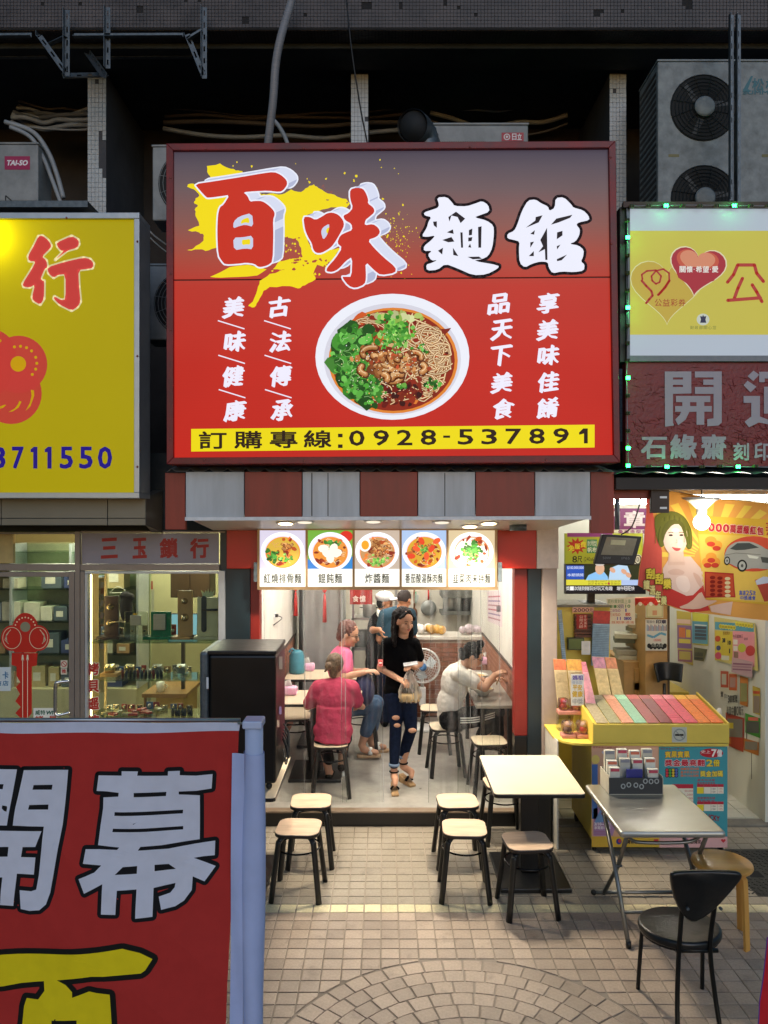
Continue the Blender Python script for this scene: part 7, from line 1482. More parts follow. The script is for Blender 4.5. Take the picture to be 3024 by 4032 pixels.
hang_sign('handwritten_card','white card with purple and yellow handwriting on the cart counter','card',6.36,[q5(265,278),q5(358,278),q5(355,500),q5(268,500)],M_porc,lambda pr: (pr.row('媽祖',*q5(276,285),*q5(352,320),'#4a2a9a',bold=.02,gap=.03),pr.row('保佑您',*q5(274,326),*q5(345,348),'#8a9ab8',gap=.1),pr.row('平安',*q5(278,352),*q5(345,392),'#d0a82c',bold=.03,gap=.05),pr.row('健康',*q5(274,396),*q5(350,440),'#d0a82c',bold=.03,gap=.05),pr.row('中獎',*q5(278,450),*q5(350,490),'#7a7a7a',gap=.1)),.006)
M_clrp = glassmat('clear blister','#f0dcd4',.18,.08,haze=.10)
for i,(x,y,w_,h,la) in enumerate(((170,510,85,110,'clear boxed red charm doll at the back left of the cart counter'),(255,520,95,115,'clear boxed pink charm doll at the back right of the cart counter'),(195,622,95,118,'clear boxed dark charm doll, front left on the cart counter'),(298,638,112,118,'clear boxed cream and red charm doll, front right on the cart counter'))):
    Yb = 6.42 if i < 2 else 6.2;a,b_ = q5(x,y),q5(x+w_,y+h);xa_,xb_ = X(a[0],Yb),X(b_[0],Yb);zb_ = .866 if i >= 2 else 1.0;hh = (b_[1]-a[1])/F*Yb;cx = (xa_+xb_)/2
    t = thing('charm_box',la,'charm',(cx,Yb,zb_),group='boxed charms');box('tray',pm('pink card tray','#c9897a',.5),xa_,xb_,Yb-.05,Yb+.05,zb_,zb_+.03,t,bevel=.004);box('cover',M_clrp,xa_+.006,xb_-.006,Yb-.045,Yb+.045,zb_+.031,zb_+hh,t,bevel=.025)
    MB().lathe([(.028,.032),(.034,.06),(.02,.085)],(cx,Yb,zb_),14).build('doll_body',pm(('charm red','charm pink','charm dark','charm robe')[i],('#8a1c14','#a85a54','#4a2a20','#a82a1c')[i],.5),t,True);MB().ball((cx,Yb,zb_+.102),.026,12,8).build('doll_head',pm(('h1','h2','h3','h4')[i],('#b8301c','#b07a70','#c9b08a','#d9c79a')[i],.5),t,True)
    if i < 2: box('riser',M_acr,xa_,xb_,Yb-.05,Yb+.05,.866,.999,t)
# yellow cabinet under the television
t = thing('yellow_cabinet','yellow backed cabinet with slatted box under the television','cabinet',(X(2300,7.2),7.2,0))
xa_,xb_ = X(q4(165,0)[0],7.15),X(q4(540,0)[0],7.15);box('top',pm('grey cabinet top','#6f6a5c',.5),xa_,xb_,7.12,7.6,Z(q4(0,915)[1],7.15),Z(q4(0,900)[1],7.15),t);box('back_panel',M_yel,xa_,xb_,7.14,7.17,.4,Z(q4(0,916)[1],7.15),t);box('lower_body',M_yel,xa_,xb_,7.18,7.55,.0,1.0,t)
for k in range(7): a,b_ = q4(288,965+k*24),q4(410,984+k*24);box('slat',pm('brown slat','#5a3420',.5),X(a[0],7.12),X(b_[0],7.12),7.09,7.139,Z(b_[1],7.12),Z(a[1],7.12),t)
pr = Print(7.085);p0,p1 = q4(305,968),q4(382,1070);pr.rect(*p0,*p1,'#9c2418');pr.layer = 1;p0,p1 = q4(325,975),q4(352,1065);pr.col_('公館大師',*p0,*p1,'#e0c8b0');p0,p1 = q4(358,975),q4(376,1060);pr.col_('平安福氣',*p0,*p1,'#e0c8b0');pr.layer = 0;p0,p1 = q4(275,918),q4(428,955);pr.rect(*p0,*p1,'#d0a08a');pr.layer = 1;p0,p1 = q4(284,924),q4(422,950);pr.row('2000元',*p0,*p1,'#3a2420',gap=.06,bold=.02);pr.build('price_card',PT,t)
box('dark_frame',pm('dark green frame','#2f3420',.5),X(q4(238,0)[0],7.1),X(q4(352,0)[0],7.1),7.06,7.10,Z(q4(0,1215)[1],7.1),Z(q4(0,1130)[1],7.1),t);box('green_sheet',pm('olive sheet','#5f6c34',.5),X(q4(244,0)[0],7.1),X(q4(346,0)[0],7.1),7.055,7.0595,Z(q4(0,1208)[1],7.1),Z(q4(0,1137)[1],7.1),t);box('note',M_porc,X(q4(330,0)[0],7.1),X(q4(392,0)[0],7.1),7.045,7.05,Z(q4(0,1245)[1],7.1),Z(q4(0,1150)[1],7.1),t)
# handwritten numbers sheet, seal poster, red scalloped awning
def dr(pr):
    p0,p1 = q4(518,855),q4(720,1040);pr.layer = 0;pr.poly([q4(515,858),q4(718,845),q4(720,1040),q4(548,1036)],'#d3cfbc');pr.layer = 1
    p0,p1 = q4(525,862),q4(690,890);pr.row('買秒賣對面上車',*p0,*p1,'#5a8a5a',gap=.08)
    for k,(a,s_,c_) in enumerate(((0,'10','#2f7a44'),(1,'1','#3a3a9a'),(2,'800','#b83a2a'),(3,'0800','#4a3a9a'))): p0 = q4(650 if k < 3 else 640,898+a*29);pr.text(s_,p0[0],p0[1],p0[0]+(20 if k != 1 else 5)+(10 if k == 3 else 0),p0[1]+13,c_,bold=.04)
    for k,s_ in enumerate(('一獎100','二獎50','三獎50')): p0 = q4(540,902+k*29);pr.row(s_,p0[0],p0[1],p0[0]+42,p0[1]+11,('#2f7a44','#8a3a8a','#b8562a')[k],gap=.08)
    p0,p1 = q4(592,985),q4(618,1008);pr.text('11',*p0,*p1,'#3a3a9a',bold=.04);p0,p1 = q4(600,898),q4(640,960);pr.text('頭',p0[0],p0[1],p1[0],p0[1]+16,'#5a4a8a');pr.row('獎期準滿滿',*q4(552,1015),*q4(712,1034),'#c0563a',gap=.1)
hang_sign('numbers_sheet','handwritten coloured winning numbers sheet hanging below the television','sheet',7.25,[q4(515,852),q4(718,845),q4(720,1041),q4(548,1037)],M_porc,dr,.004)
def dr(pr):
    p0,p1 = q4(796,1005),q4(944,1222);pr.rect(*p0,*p1,'#c2c4bc');pr.layer = 1;p0,p1 = q4(866,1005),q4(940,1035);pr.row('印章',*p0,*p1,'#26264a',gap=.05,bold=.04);p0,p1 = q4(800,1010),q4(860,1030);pr.row('電腦化',*p0,*p1,'#3a3a4a',gap=.05)
    for k in range(16): a,b_ = q4(802+k*9,1040+(k % 3)*6),q4(807+k*9,1085);pr.layer = 1+k*.01;pr.rect(*a,*b_,('#4a78a8','#5a5a8a','#8a4a6a','#2a3a5a')[k % 4])
    pr.layer = 1;pr.line([q4(805,1115),q4(850,1130),q4(900,1100),q4(938,1112)],9,'#5a98b8');pr.row('印章精華專區',*q4(850,1140),*q4(905,1160),'#b83a3a',gap=.05)
    for k in range(9): q = q4(818+k*14,1190+(k % 2)*8);pr.layer = 1.2;pr.ell(*q,8,10,'#1c1f22',8)
    pr.layer = 1.6;p0,p1 = q4(835,1178),q4(918,1200);pr.row('印章大批發',*p0,*p1,'#b9bcb4',gap=.05)
cab = thing('tan_cabinet','tall tan wooden cabinet side behind the promotion cloth','cabinet',(X(2590,7.9),8.0,0));box('side',M_tan,X(q4(792,0)[0],7.8),X(q4(960,0)[0],7.8),7.8,8.3,0,Z(q4(0,880)[1],7.8),cab,bevel=.004);box('edge',pm('dark edge','#4a3a28',.5),X(q4(948,0)[0],7.8),X(q4(962,0)[0],7.8),7.79,7.799,0,Z(q4(0,880)[1],7.8),cab)
hang_sign('seal_poster','pale poster of carved seals with black shop stamps pinned on the tan cabinet','poster',7.78,[q4(794,1003),q4(946,1003),q4(946,1224),q4(794,1224)],M_porc,dr,.004)
hang_sign('certificate','pale green framed certificate above the seal poster','certificate',7.78,[q4(796,895),q4(918,895),q4(918,992),q4(796,992)],M_porc,lambda pr: (pr.rect(*q4(798,897),*q4(916,990),'#a8a878'),setattr(pr,'layer',1),pr.rect(*q4(806,904),*q4(908,984),'#c2bf98'),setattr(pr,'layer',2),pr.rect(*q4(842,940),*q4(874,974),'#c08a6a')),.008)
t = thing('toy_awning','small red and white scalloped paper awning under the television','ornament',tuple(P(*q4(790,870),7.4)))
MB().prism([P(*q4(*p),7.4) for p in ((700,895),(885,892),(860,850),(700,855))],(0,.05,0)).build('roof',pm('red paper','#c0281c',.6),t)
for k in range(5): q = q4(718+k*37,893);MB().lathe([(.018,0),(.018,.008)],P(*q,7.395),14,Mx).build('scallop',pm('red paper','#c0281c',.6) if k % 2 == 0 else M_porc,t)
# desk with paper stacks, small table and black chairs inside
t = thing('tan_desk','tan drawer desk with heaps of paper in the lottery shop','desk',(X(2520,8.2),8.3,0));a,b_ = q5(640,185),q5(850,500);box('carcass',M_tan,X(a[0],8),X(b_[0],8),8.0,8.7,0,Z(2605,8),t,bevel=.004)
for k in range(3): box('drawer',pm('drawer front','#b08a50',.5),X(q5(710,0)[0],8),X(q5(846,0)[0],8),7.985,7.999,Z(2680+k*55,8)-.1,Z(2630+k*55,8),t,bevel=.004)
random.seed(4)
for k in range(9):
    x_ = X(random.uniform(2470,2560),8.1);z_ = Z(2605,8)+.002+k*.055;M = Matrix.Translation((x_,8.2+random.uniform(-.05,.1),z_+.025)) @ Matrix.Rotation(random.uniform(-.5,.5),4,'Z')
    o = MB().box(-.15,.15,-.1,.1,-.024,.024,M).build('paper_stack',pm('paper %d' % (k % 4),('#b0ad98','#8f8a78','#a89a7c','#6f746c')[k % 4],.8),None,bevel=.004);tag(o,'loose paper stack piled on the tan desk, %s' % ('lowest','second up','third up','fourth up','fifth up','sixth up','seventh up','eighth up','topmost')[k],'paper stack','paper stacks on the tan desk')
t = thing('small_table','low table with yellow top behind the ticket cart','table',(2.85,7.3,0));q = [G(*q5(815,320),.75),G(*q5(1180,320),.75),G(*q5(1285,405),.75),G(*q5(920,405),.75)];MB().prism([p+Vector((0,0,-.03)) for p in q[::-1]],(0,0,.03)).build('table_top',pm('mustard top','#b09a3c',.3),t,bevel=.004)
for p in q: c0 = (q[0]+q[2])/2;d = (p-c0)*.88+c0;MB().tube([(d.x,d.y,.72),(d.x,d.y,.0)],.016,8).build('leg',M_blk,t,True)
t = thing('desk_chair','black moulded chair at the yellow topped table in the lottery shop','chair',(X(2625,7.9),7.9,0))
MB().grid(lambda u,v: P(*q5(845+190*u+(22*(1-v))*(.5-u)*2,195+125*(1-v)),7.75)+Vector((0,-.10*(2*u-1)**2+.03*v,0)),12,8).build('backrest',pm('black chair shell','#15171a',.4),t,True);bpy.data.objects[[o.name for o in t.children if o.name.startswith('backrest')][0]].modifiers.new('th','SOLIDIFY').thickness = .02
MB().lathe([(.19,0),(.2,.02),(.19,.04)],(X(2615,7.55),7.6,.43),20).build('seat',MATS['black chair shell'],t,True);MB().tube([(X(2615,7.55),7.6,.43),(X(2615,7.55),7.6,.05)],.02,8).build('stem',M_blk,t,True);MB().lathe([(.22,0),(.2,.03),(.04,.05)],(X(2615,7.55),7.6,.01),20).build('foot',M_blk,t,True);MB().tube([(X(2615,7.55),7.66,.44),(X(2622,7.75),7.78,.62),(X(2622,7.75),7.79,.95)],.016,8).build('back_stem',M_blk,t,True)
t = thing('slip_rack','yellow rack filled with white bet slips on the small table','rack',tuple(G(2780,2700,.75)));c = G(2790,2712,.75)
box('tray',M_yel,c.x-.16,c.x+.2,c.y-.1,c.y+.12,.751,.83,t,bevel=.004);random.seed(1)
for k in range(16): x_ = c.x-.13+(k % 6)*.055;y_ = c.y-.05+(k//6)*.06;MB().box(-.022,.022,-.012,.012,0,.12+.05*(k//6),Matrix.Translation((x_,y_,.80)) @ Matrix.Rotation(R(-8),4,'X')).build('slip_stack',M_porc,t)
# posters on the right wall (its plane runs away from the street)
def wall_poster(label,quad,base,draw,cat='poster',off=.004):
    pr = Print(point=(3.28-off,7,1),normal=(-1,0,0),eps=.0008);pr.tri([q4(*p) for p in quad],[(0,1,2,3)],base);pr.layer = 1;draw(pr);o = pr.build('wall_poster',PT);tag(o,label,cat,'posters on the right wall');return o
def blotch(pr,L_):
    for x0_,y0_,x1_,y1_,c_ in L_: pr.layer += .02;pr.poly([q4(x0_,y0_),q4(x1_,y0_+(x1_-x0_)*.06),q4(x1_,y1_+(x1_-x0_)*.06),q4(x0_,y1_)],c_)
wall_poster('yellow and purple ticket poster farthest along the right wall',[(1012,940),(1115,955),(1130,1330),(1022,1290)],'#b8a23a',lambda pr: (blotch(pr,[(1016,1000,1112,1030,'#d8b4a4'),(1018,1042,1120,1205,'#7a5488'),(1030,1060,1075,1130,'#c86a2c'),(1080,1075,1112,1130,'#d8b83a'),(1030,1140,1112,1170,'#d8c84a'),(1022,1218,1124,1300,'#8a4a6a'),(1032,1228,1112,1285,'#b8a44a')])))
wall_poster('blue bordered chart poster second along the right wall',[(1122,950),(1240,970),(1236,1190),(1130,1180)],'#c2b82e',lambda pr: (blotch(pr,[(1130,960,1236,1015,'#c8c43a'),(1124,1015,1234,1172,'#4f90a8'),(1142,1050,1224,1070,'#2f3a48'),(1142,1075,1224,1095,'#3a4858'),(1142,1100,1224,1120,'#2f3a48'),(1142,1125,1224,1145,'#3a4858'),(1140,1038,1226,1046,'#d8dcd4')])))
wall_poster('dark landscape poster below the chart poster on the right wall',[(1135,1200),(1230,1215),(1205,1300),(1135,1290)],'#5a5a34',lambda pr: blotch(pr,[(1140,1235,1200,1262,'#3a3c28'),(1138,1270,1200,1284,'#1f2018')]))
def bigp(pr):
    blotch(pr,[(1284,1020,1560,1075,'#4f96b0'),(1284,1085,1410,1290,'#c9b63c'),(1410,1085,1565,1330,'#d8909c')])
    for k in range(6): q = q4(1325+k*19,1052+k*2);pr.layer = 2;pr.ell(*q,7,9,'#d8cf3a',10)
    for k in range(6): q = q4(1440+k*21,1035+k*3);pr.layer = 2;pr.ell(*q,7,9,'#d8cf3a',10)
    pr.layer = 2.5
    for k,s_ in enumerate(('02','03','04','05','06','10')): p0 = q4(1318+k*19,1046+k*2);pr.text(s_,p0[0],p0[1],p0[0]+8,p0[1]+8,'#2a2a1c')
    for k,s_ in enumerate(('15','16','18','20','21','23')): p0 = q4(1433+k*21,1029+k*3);pr.text(s_,p0[0],p0[1],p0[0]+8,p0[1]+8,'#2a2a1c')
    for s_,x,y in (('38',1336,1135),('10',1375,1152),('1',1385,1210)): p0 = q4(x,y);pr.text(s_,p0[0],p0[1],p0[0]+(13 if len(s_) > 1 else 4),p0[1]+18,'#1f2a3a',bold=.05)
    pr.row('獎號累計',*q4(1342,1090),*q4(1392,1112),'#7a4a1c',gap=.05);pr.row('今天星期三',*q4(1412,1112),*q4(1485,1135),'#4a2a4a',gap=.06,bold=.01);pr.row('號獎',*q4(1490,1132),*q4(1518,1150),'#4a2a4a',gap=.06)
    for x,y,r_,c_ in ((1305,1140,11,'#b8482c'),(1308,1260,13,'#c84a6a'),(1476,1205,16,'#b8b83a'),(1535,1225,19,'#b8363a'),(1310,1205,9,'#3a4a7a')): q = q4(x,y);pr.layer = 2;pr.ell(*q,r_,r_*1.1,c_,16)
    blotch(pr,[(1415,1145,1445,1180,'#d9d4cc'),(1415,1190,1445,1225,'#d9d4cc'),(1418,1232,1450,1275,'#8a6a5a'),(1330,1258,1385,1290,'#c9c9b8')])
wall_poster('large yellow, blue and pink results board with numbered balls on the right wall',[(1278,985),(1570,1030),(1590,1370),(1285,1290)],'#c4b870',bigp,'board',.012)
wall_poster('pink lined notice under the results board',[(1405,1270),(1552,1305),(1545,1420),(1400,1375)],'#b89aa0',lambda pr: blotch(pr,[(1412,1310,1545,1322,'#8a5a74'),(1410,1330,1540,1340,'#a07a8a'),(1410,1350,1540,1360,'#8a5a74')]),'notice',.02)
def q45(x,y): return (x,y+(2500-1880)/.55696)
for la,quad,base,bl in (('red and orange scratch card poster with a handwritten line, upper left of the wall posters',[(1318,238),(1450,275),(1445,500),(1320,425)],'#c9c4b0',[(1325,255,1380,370,'#b0482c'),(1332,275,1365,350,'#b9b4a4'),(1384,275,1440,390,'#c05a2c'),(1390,300,1430,370,'#a8847c')]),
                           ('tall orange scratch card poster on the right wall',[(1460,288),(1518,305),(1516,510),(1460,490)],'#b8702c',[(1464,340,1512,470,'#8a8a5a')]),('narrow yellow and red scratch card poster at the wall edge',[(1550,358),(1604,378),(1604,570),(1552,550)],'#b9a23c',[(1556,430,1600,550,'#8a7a6c'),(1554,395,1602,415,'#c04a2c')]),
                           ('large red bordered grey scratch card poster low on the right wall',[(1360,548),(1492,590),(1485,830),(1362,775)],'#a8402c',[(1372,590,1480,720,'#77736a'),(1385,620,1415,660,'#c8b43a'),(1372,730,1400,770,'#b86a2c')]),('green bordered dark scratch card poster low on the right wall',[(1498,552),(1604,590),(1603,730),(1498,690)],'#3f8a2c',[(1506,610,1596,690,'#4a4f4a'),(1520,580,1590,604,'#c9584a')]),('orange grey ticket strip poster lowest on the right wall',[(1485,728),(1595,760),(1592,855),(1488,815)],'#b8702c',[(1495,752,1585,810,'#7c776e')])):
    wall_poster(la,[q45(*p) for p in quad],base,lambda pr,bl=bl: blotch(pr,[(a,q45(0,b)[1],c_,q45(0,d)[1],e) for a,b,c_,d,e in bl]))
wall_poster('handwritten three million prize line on the right wall',[q45(*p) for p in ((1322,395),(1448,430),(1446,500),(1322,455))],'#c9c7b8',lambda pr: (pr.row('賀',*q4(*q45(1324,398)),*q4(*q45(1344,440)),'#2a2a24',bold=.02),pr.row('開出',*q4(*q45(1350,418)),*q4(*q45(1374,448)),'#3a3a34'),pr.row('300萬頭獎',*q4(*q45(1376,425)),*q4(*q45(1444,480)),'#2a2a24',bold=.03,gap=.04)),'notice',.008)
wall_poster('handwritten ten thousand yuan prize line on the right wall',[q45(*p) for p in ((1362,495),(1490,535),(1490,588),(1362,545))],'#c4c2b2',lambda pr: pr.row('恭賀中10萬元',*q4(*q45(1366,505)),*q4(*q45(1486,570)),'#4a4a44',gap=.06,bold=.01),'notice',.008)
# small table in the back corner and blue bottles
t = thing('corner_table','tan corner table by the poster wall','table',(3.1,7.2,0));q = [G(*q5(1140,455),.62),G(*q5(1310,455),.62),G(*q5(1320,540),.62),G(*q5(1180,500),.62)];MB().prism([p+Vector((0,0,-.03)) for p in q[::-1]],(0,0,.03)).build('table_top',M_tan,t)
for p in q[:2]: MB().tube([(p.x,p.y-.02,.59),(p.x,p.y-.02,0)],.016,8).build('leg',M_tan,t,True)
for k in range(3): o = MB().lathe([(.03,0),(.035,.12),(.02,.2),(.015,.24)],(X(2795+k*14,7.2),7.05+.05*k,.621),14).build('paper_cup_stack',M_porc,None,True);tag(o,'white cup stack on the corner table, %s of three' % ('leftmost','middle','rightmost')[k],'cups','cup stacks')

# ================================================================== STEEL FOLDING TABLE, CHAIR, ROUND STOOL
M_ss = pm('scuffed stainless','#c4c3bb',.3,metal=.9,var=.05,scale=5,stretch=(1,3,1));M_tubeS = pm('grey steel tube','#7f7f7c',.3,metal=.85,var=.2,scale=12)
ft = thing('steel_table','stainless steel folding table with rolled edges at the lower right','table',(1.75,5.05,0))
o = MB().prism([Vector((x,y,.698)) for x,y in rrect(1.43,2.07,4.65,5.48,.02,3)],(0,0,.040)).build('table_top',M_ss,ft,bevel=.015,seg=4)
for yy,sgn_ in ((4.76,1),(5.38,-1)):
    for xx,dx in ((1.49,-.02),(2.01,.02)): pass
for xx in (1.50,2.00):
    MB().tube([(xx,5.32,.70),(xx,5.0,.37),(xx,4.72,.015)],.014,10).build('leg',M_tubeS,ft,True);MB().tube([(xx+.03,4.80,.70),(xx+.03,5.02,.37),(xx+.03,5.36,.02)],.014,10).build('leg',M_tubeS,ft,True)
    MB().lathe([(.017,0),(.017,.04)],(xx,4.72,.0),10).build('rubber_foot',M_blk,ft,True);MB().tube([(xx-.01,5.01,.37),(xx+.05,5.01,.37)],.008,8).build('pivot_bolt',M_galv,ft,True)
MB().tube([(1.46,5.36,.026),(2.06,5.36,.026)],.013,10).build('cross_bar',M_tubeS,ft,True);MB().tube([(1.50,4.83,.16),(2.0,4.83,.16)],.011,10).build('cross_bar',M_tubeS,ft,True);MB().tube(smooth_path([(1.53,4.82,.69),(1.55,4.84,.62),(1.62,4.85,.59),(1.88,4.85,.59),(1.97,4.84,.62),(2.0,4.82,.69)],5),.011,10).build('top_brace',M_tubeS,ft,True);MB().ball((1.46,5.36,.026),.02,10,8).build('end_cap',M_blk,ft,True)
bxt = thing('card_box','white and black storage box of cards on the steel table','box',(1.72,5.36,.739));zb0 = .7395;bx0,bx1,by0,by1 = X(2398,5.26),X(2612,5.26),5.26,5.475;hh = .125
M_cardb = pm('cream board','#b9b2a0',.7)
box('front',M_cardb,bx0,bx1,by0,by0+.006,zb0,zb0+hh*.92,bxt,bevel=.002);box('back',M_cardb,bx0,bx1,by1-.006,by1,zb0,zb0+hh,bxt);box('side',M_cardb,bx0,bx0+.006,by0+.006,by1-.006,zb0,zb0+hh,bxt);box('side',M_cardb,bx1-.006,bx1,by0+.006,by1-.006,zb0,zb0+hh,bxt);box('floor',M_cardb,bx0+.006,bx1-.006,by0+.006,by1-.006,zb0,zb0+.006,bxt)
pr = Print(by0-.001);p0,p1 = q5(535,1010),q5(914,1125);pr.rect(*p0,*p1,'#2a2b2c');pr.layer = 1
for x,y in ((635,1070),(675,1060),(725,1062),(765,1072),(792,1034),(832,1036),(872,1034)): q = q5(x,y);pr.line([(q[0]+7.5*math.cos(a),q[1]+8.5*math.sin(a)) for a in [2*PI*k/16 for k in range(17)]],4.5,'#a4a7a4')
pr.build('ring_print',PT,bxt)
random.seed(6)
for k in range(12):
    c_,r_ = k % 4,k//4;xx = bx0+.05+c_*(bx1-bx0-.09)/3.2;yy = by0+.03+r_*.06;hgt = .10+.045*r_+random.uniform(0,.02)
    if k == 1 or k == 2:
        if r_ == 0: continue
    o = box('card_stack',pm('card paper %d' % (k % 3),('#c9c6ba','#d5d2c6','#bdb9aa')[k % 3],.7),xx-.035,xx+.035,yy,yy+.035,zb0+.007,zb0+hgt+.06,bxt,bevel=.002)
    q_ = MB().box(xx-.03,xx+.03,yy-.002,yy-.0005,zb0+hgt+.035,zb0+hgt+.055).build('header',pm('header %d' % (k % 3),('#c0485a','#c86a50','#8a8a92')[k % 3],.6),o)
box('blue_note',pm('blue notebook','#2c2f7c',.5),bx0+.13,bx0+.24,by0+.03,by0+.04,zb0+.007,zb0+.165,bxt)
# black vinyl chair with a shield-shaped back
ch = thing('vinyl_chair','worn black vinyl chair with shield shaped back before the steel table','chair',(1.575,4.12,0));M_vny = pm('worn black vinyl','#121314',.32,var=.3,scale=8,bump=.15)
def q8(x,y): return (2000+x*.61725,3000+y*.61725)
sc0 = Vector((1.585,4.13,.44));prof = []
for k in range(28):
    a = 2*PI*k/28;r_ = .205*(1+.05*math.cos(2*a));prof.append(sc0+Vector((r_*math.cos(a),r_*.98*math.sin(a)*(1.02 if math.sin(a) < 0 else 1.0),0)))
MB().prism([p-Vector((0,0,.022)) for p in prof],(0,0,.044)).build('seat',M_vny,ch,True,bevel=.016,seg=4)
MB().prism([sc0+(p-sc0)*.93-Vector((0,0,.034)) for p in prof],(0,0,.012)).build('seat_pan',M_blk,ch)
bk = soften([(1000,690),(1005,662),(1040,652),(1220,655),(1410,652),(1445,665),(1443,700),(1390,800),(1330,900),(1260,985),(1185,1030),(1120,985),(1060,890),(1020,780)],1)
def bkp(x,y): py = q8(x,y)[1];return P(*q8(x,y),3.93-.0*(1))
ctr = P(*q8(1215,800),3.93)
pts = []
for x,y in bk:
    p = P(*q8(x,y),3.93);p.y += -.05*((p.z-.62)/.2)-.10*((p.x-ctr.x)**2)/.05*.3;pts.append(p)
mb = MB();n = len(pts);cen = sum(pts,Vector())/n;lay = []
for off,sc in ((-.016,.93),(-.010,.99),(.008,1.0),(.016,.94)): lay.append([cen+(p-cen)*sc+Vector((0,off,0)) for p in pts])
vs_ = [p for l_ in lay for p in l_];fs_ = []
for j in range(3):
    for i in range(n): fs_.append((j*n+i,j*n+(i+1) % n,(j+1)*n+(i+1) % n,(j+1)*n+i))
fs_ += [tuple(range(n-1,-1,-1)),tuple(3*n+i for i in range(n))];mb.add(vs_,fs_);mb.build('backrest',M_vny,ch,True)
M_chm = pm('black enamel tube','#0c0f10',.3,metal=.3)
for xt,xb,xf in ((1120,1050,1.434),(1330,1330,1.77)):
    top = P(*q8(xt,720),3.905);mid = P(*q8(xt-(28 if xt < 1200 else 40),1180),3.95);mid.z = .42;fx = X(q8(xb,1650)[0],3.95)
    MB().tube(smooth_path([top,top+Vector((0,.01,-.12)),Vector((mid.x,3.95,.44)),Vector((mid.x+(fx-mid.x)*.5,3.93,.2)),Vector((fx,3.88,.0))],6),.0125,10).build('leg',M_chm,ch,True)
    MB().tube(smooth_path([(xf+(.01 if xf < 1.6 else -.01),4.22,.425),(xf,4.27,.36),(xf-(.012 if xf < 1.6 else -.012),4.31,0)],6),.0115,10).build('leg',M_chm,ch,True)
    for dz in (0,-.16): MB().lathe([(.008,0),(.008,.012)],top+Vector((.012,-.016,dz)),8,Mx).build('bolt',M_galv,ch)
MB().tube([(1.5,3.955,.415),(1.715,3.955,.415)],.012,8).build('rear_rail',M_chm,ch,True)
MB().tube([(1.45,4.22,.42),(1.76,4.22,.42)],.011,8).build('front_rail',M_chm,ch,True)
# round bentwood stool
rs = thing('round_stool','round yellow wood stool with bent legs at the right edge','stool',(2.125,4.84,0));M_by = pm('varnished yellow wood','#c9964a',.3,var=.12,scale=3,var2='#b9843a',stretch=(1,8,1),coat=.3)
MB().lathe([(.16,.448),(.178,.452),(.183,.462),(.18,.474),(.172,.478),(.01,.478)],(2.125,4.84,0),40).build('seat',M_by,rs,True)
for k in range(4):
    a = R(-62+90*k);d = Vector((math.cos(a),math.sin(a),0));pth = smooth_path([Vector((2.125,4.84,.438))+d*.06,Vector((2.125,4.84,.438))+d*.12,Vector((2.125,4.84,.425))+d*.152,Vector((2.125,4.84,.38))+d*.163,Vector((2.125,4.84,.0))+d*.178],5)
    mb = MB();s_ = Vector((-d.y,d.x,0));vs_ = [];fs_ = []
    for i,p in enumerate(pth):
        tn = (pth[min(i+1,len(pth)-1)]-pth[max(i-1,0)]).normalized();nn = tn.cross(s_)
        vs_ += [p+s_*.02+nn*.009,p-s_*.02+nn*.009,p-s_*.02-nn*.009,p+s_*.02-nn*.009]
    for i in range(len(pth)-1):
        for e in range(4): fs_.append((i*4+e,i*4+(e+1) % 4,i*4+4+(e+1) % 4,i*4+4+e))
    L_ = (len(pth)-1)*4;fs_ += [(3,2,1,0),(L_,L_+1,L_+2,L_+3)];mb.add(vs_,fs_).build('leg',M_by,rs,bevel=.003)
# ================================================================== PEOPLE
def P3(x,y,Y): return P(1000+.66305*x,2250+.66305*y,Y)
def flesh(name,mb,mat,parent,voxel=.007,it=3,label=None):
    o = mb.build(name,mat,parent,True)
    md = o.modifiers.new('skin over','REMESH');md.mode = 'VOXEL';md.voxel_size = voxel;md.use_smooth_shade = True
    if it: ms = o.modifiers.new('soften','SMOOTH');ms.factor = .5;ms.iterations = it
    if label: o['label'] = label
    return o
def chain(mb,*pr_):
    for (a,ra),(b,rb) in zip(pr_,pr_[1:]): mb.cap(a,b,ra,rb)
def frame_of(f,up=(0,0,1)):
    f = Vector(f).normalized();s_ = f.cross(Vector(up)).normalized();u = s_.cross(f);return f,s_,u
def basis(s_,f,u): return Matrix(((s_.x,f.x,u.x,0),(s_.y,f.y,u.y,0),(s_.z,f.z,u.z,0),(0,0,0,1)))
def head(mb,c,f,up=(0,0,1),k=1.):
    f,s_,u = frame_of(f,up);B = basis(s_,f,u);c = Vector(c)
    mb.ball(c+u*.025*k-f*.008*k,k,16,12,(.076,.094,.092),B);mb.ball(c-u*.045*k+f*.022*k,k,14,10,(.058,.062,.072),B)
    mb.cap(c+f*.082*k+u*.012*k,c+f*.102*k-u*.028*k,.010*k,.0145*k);mb.ball(c-u*.088*k+f*.062*k,k*.022,8,6)
    for e in (-1,1): mb.ball(c+s_*e*.078*k-f*.004*k-u*.008*k,k,10,8,(.011,.02,.032),B);mb.ball(c+s_*e*.036*k+f*.058*k-u*.028*k,k*.026,8,6)
    mb.cap(c+f*.080*k-u*.052*k-s_*.02*k,c+f*.080*k-u*.052*k+s_*.02*k,.010*k,.010*k)
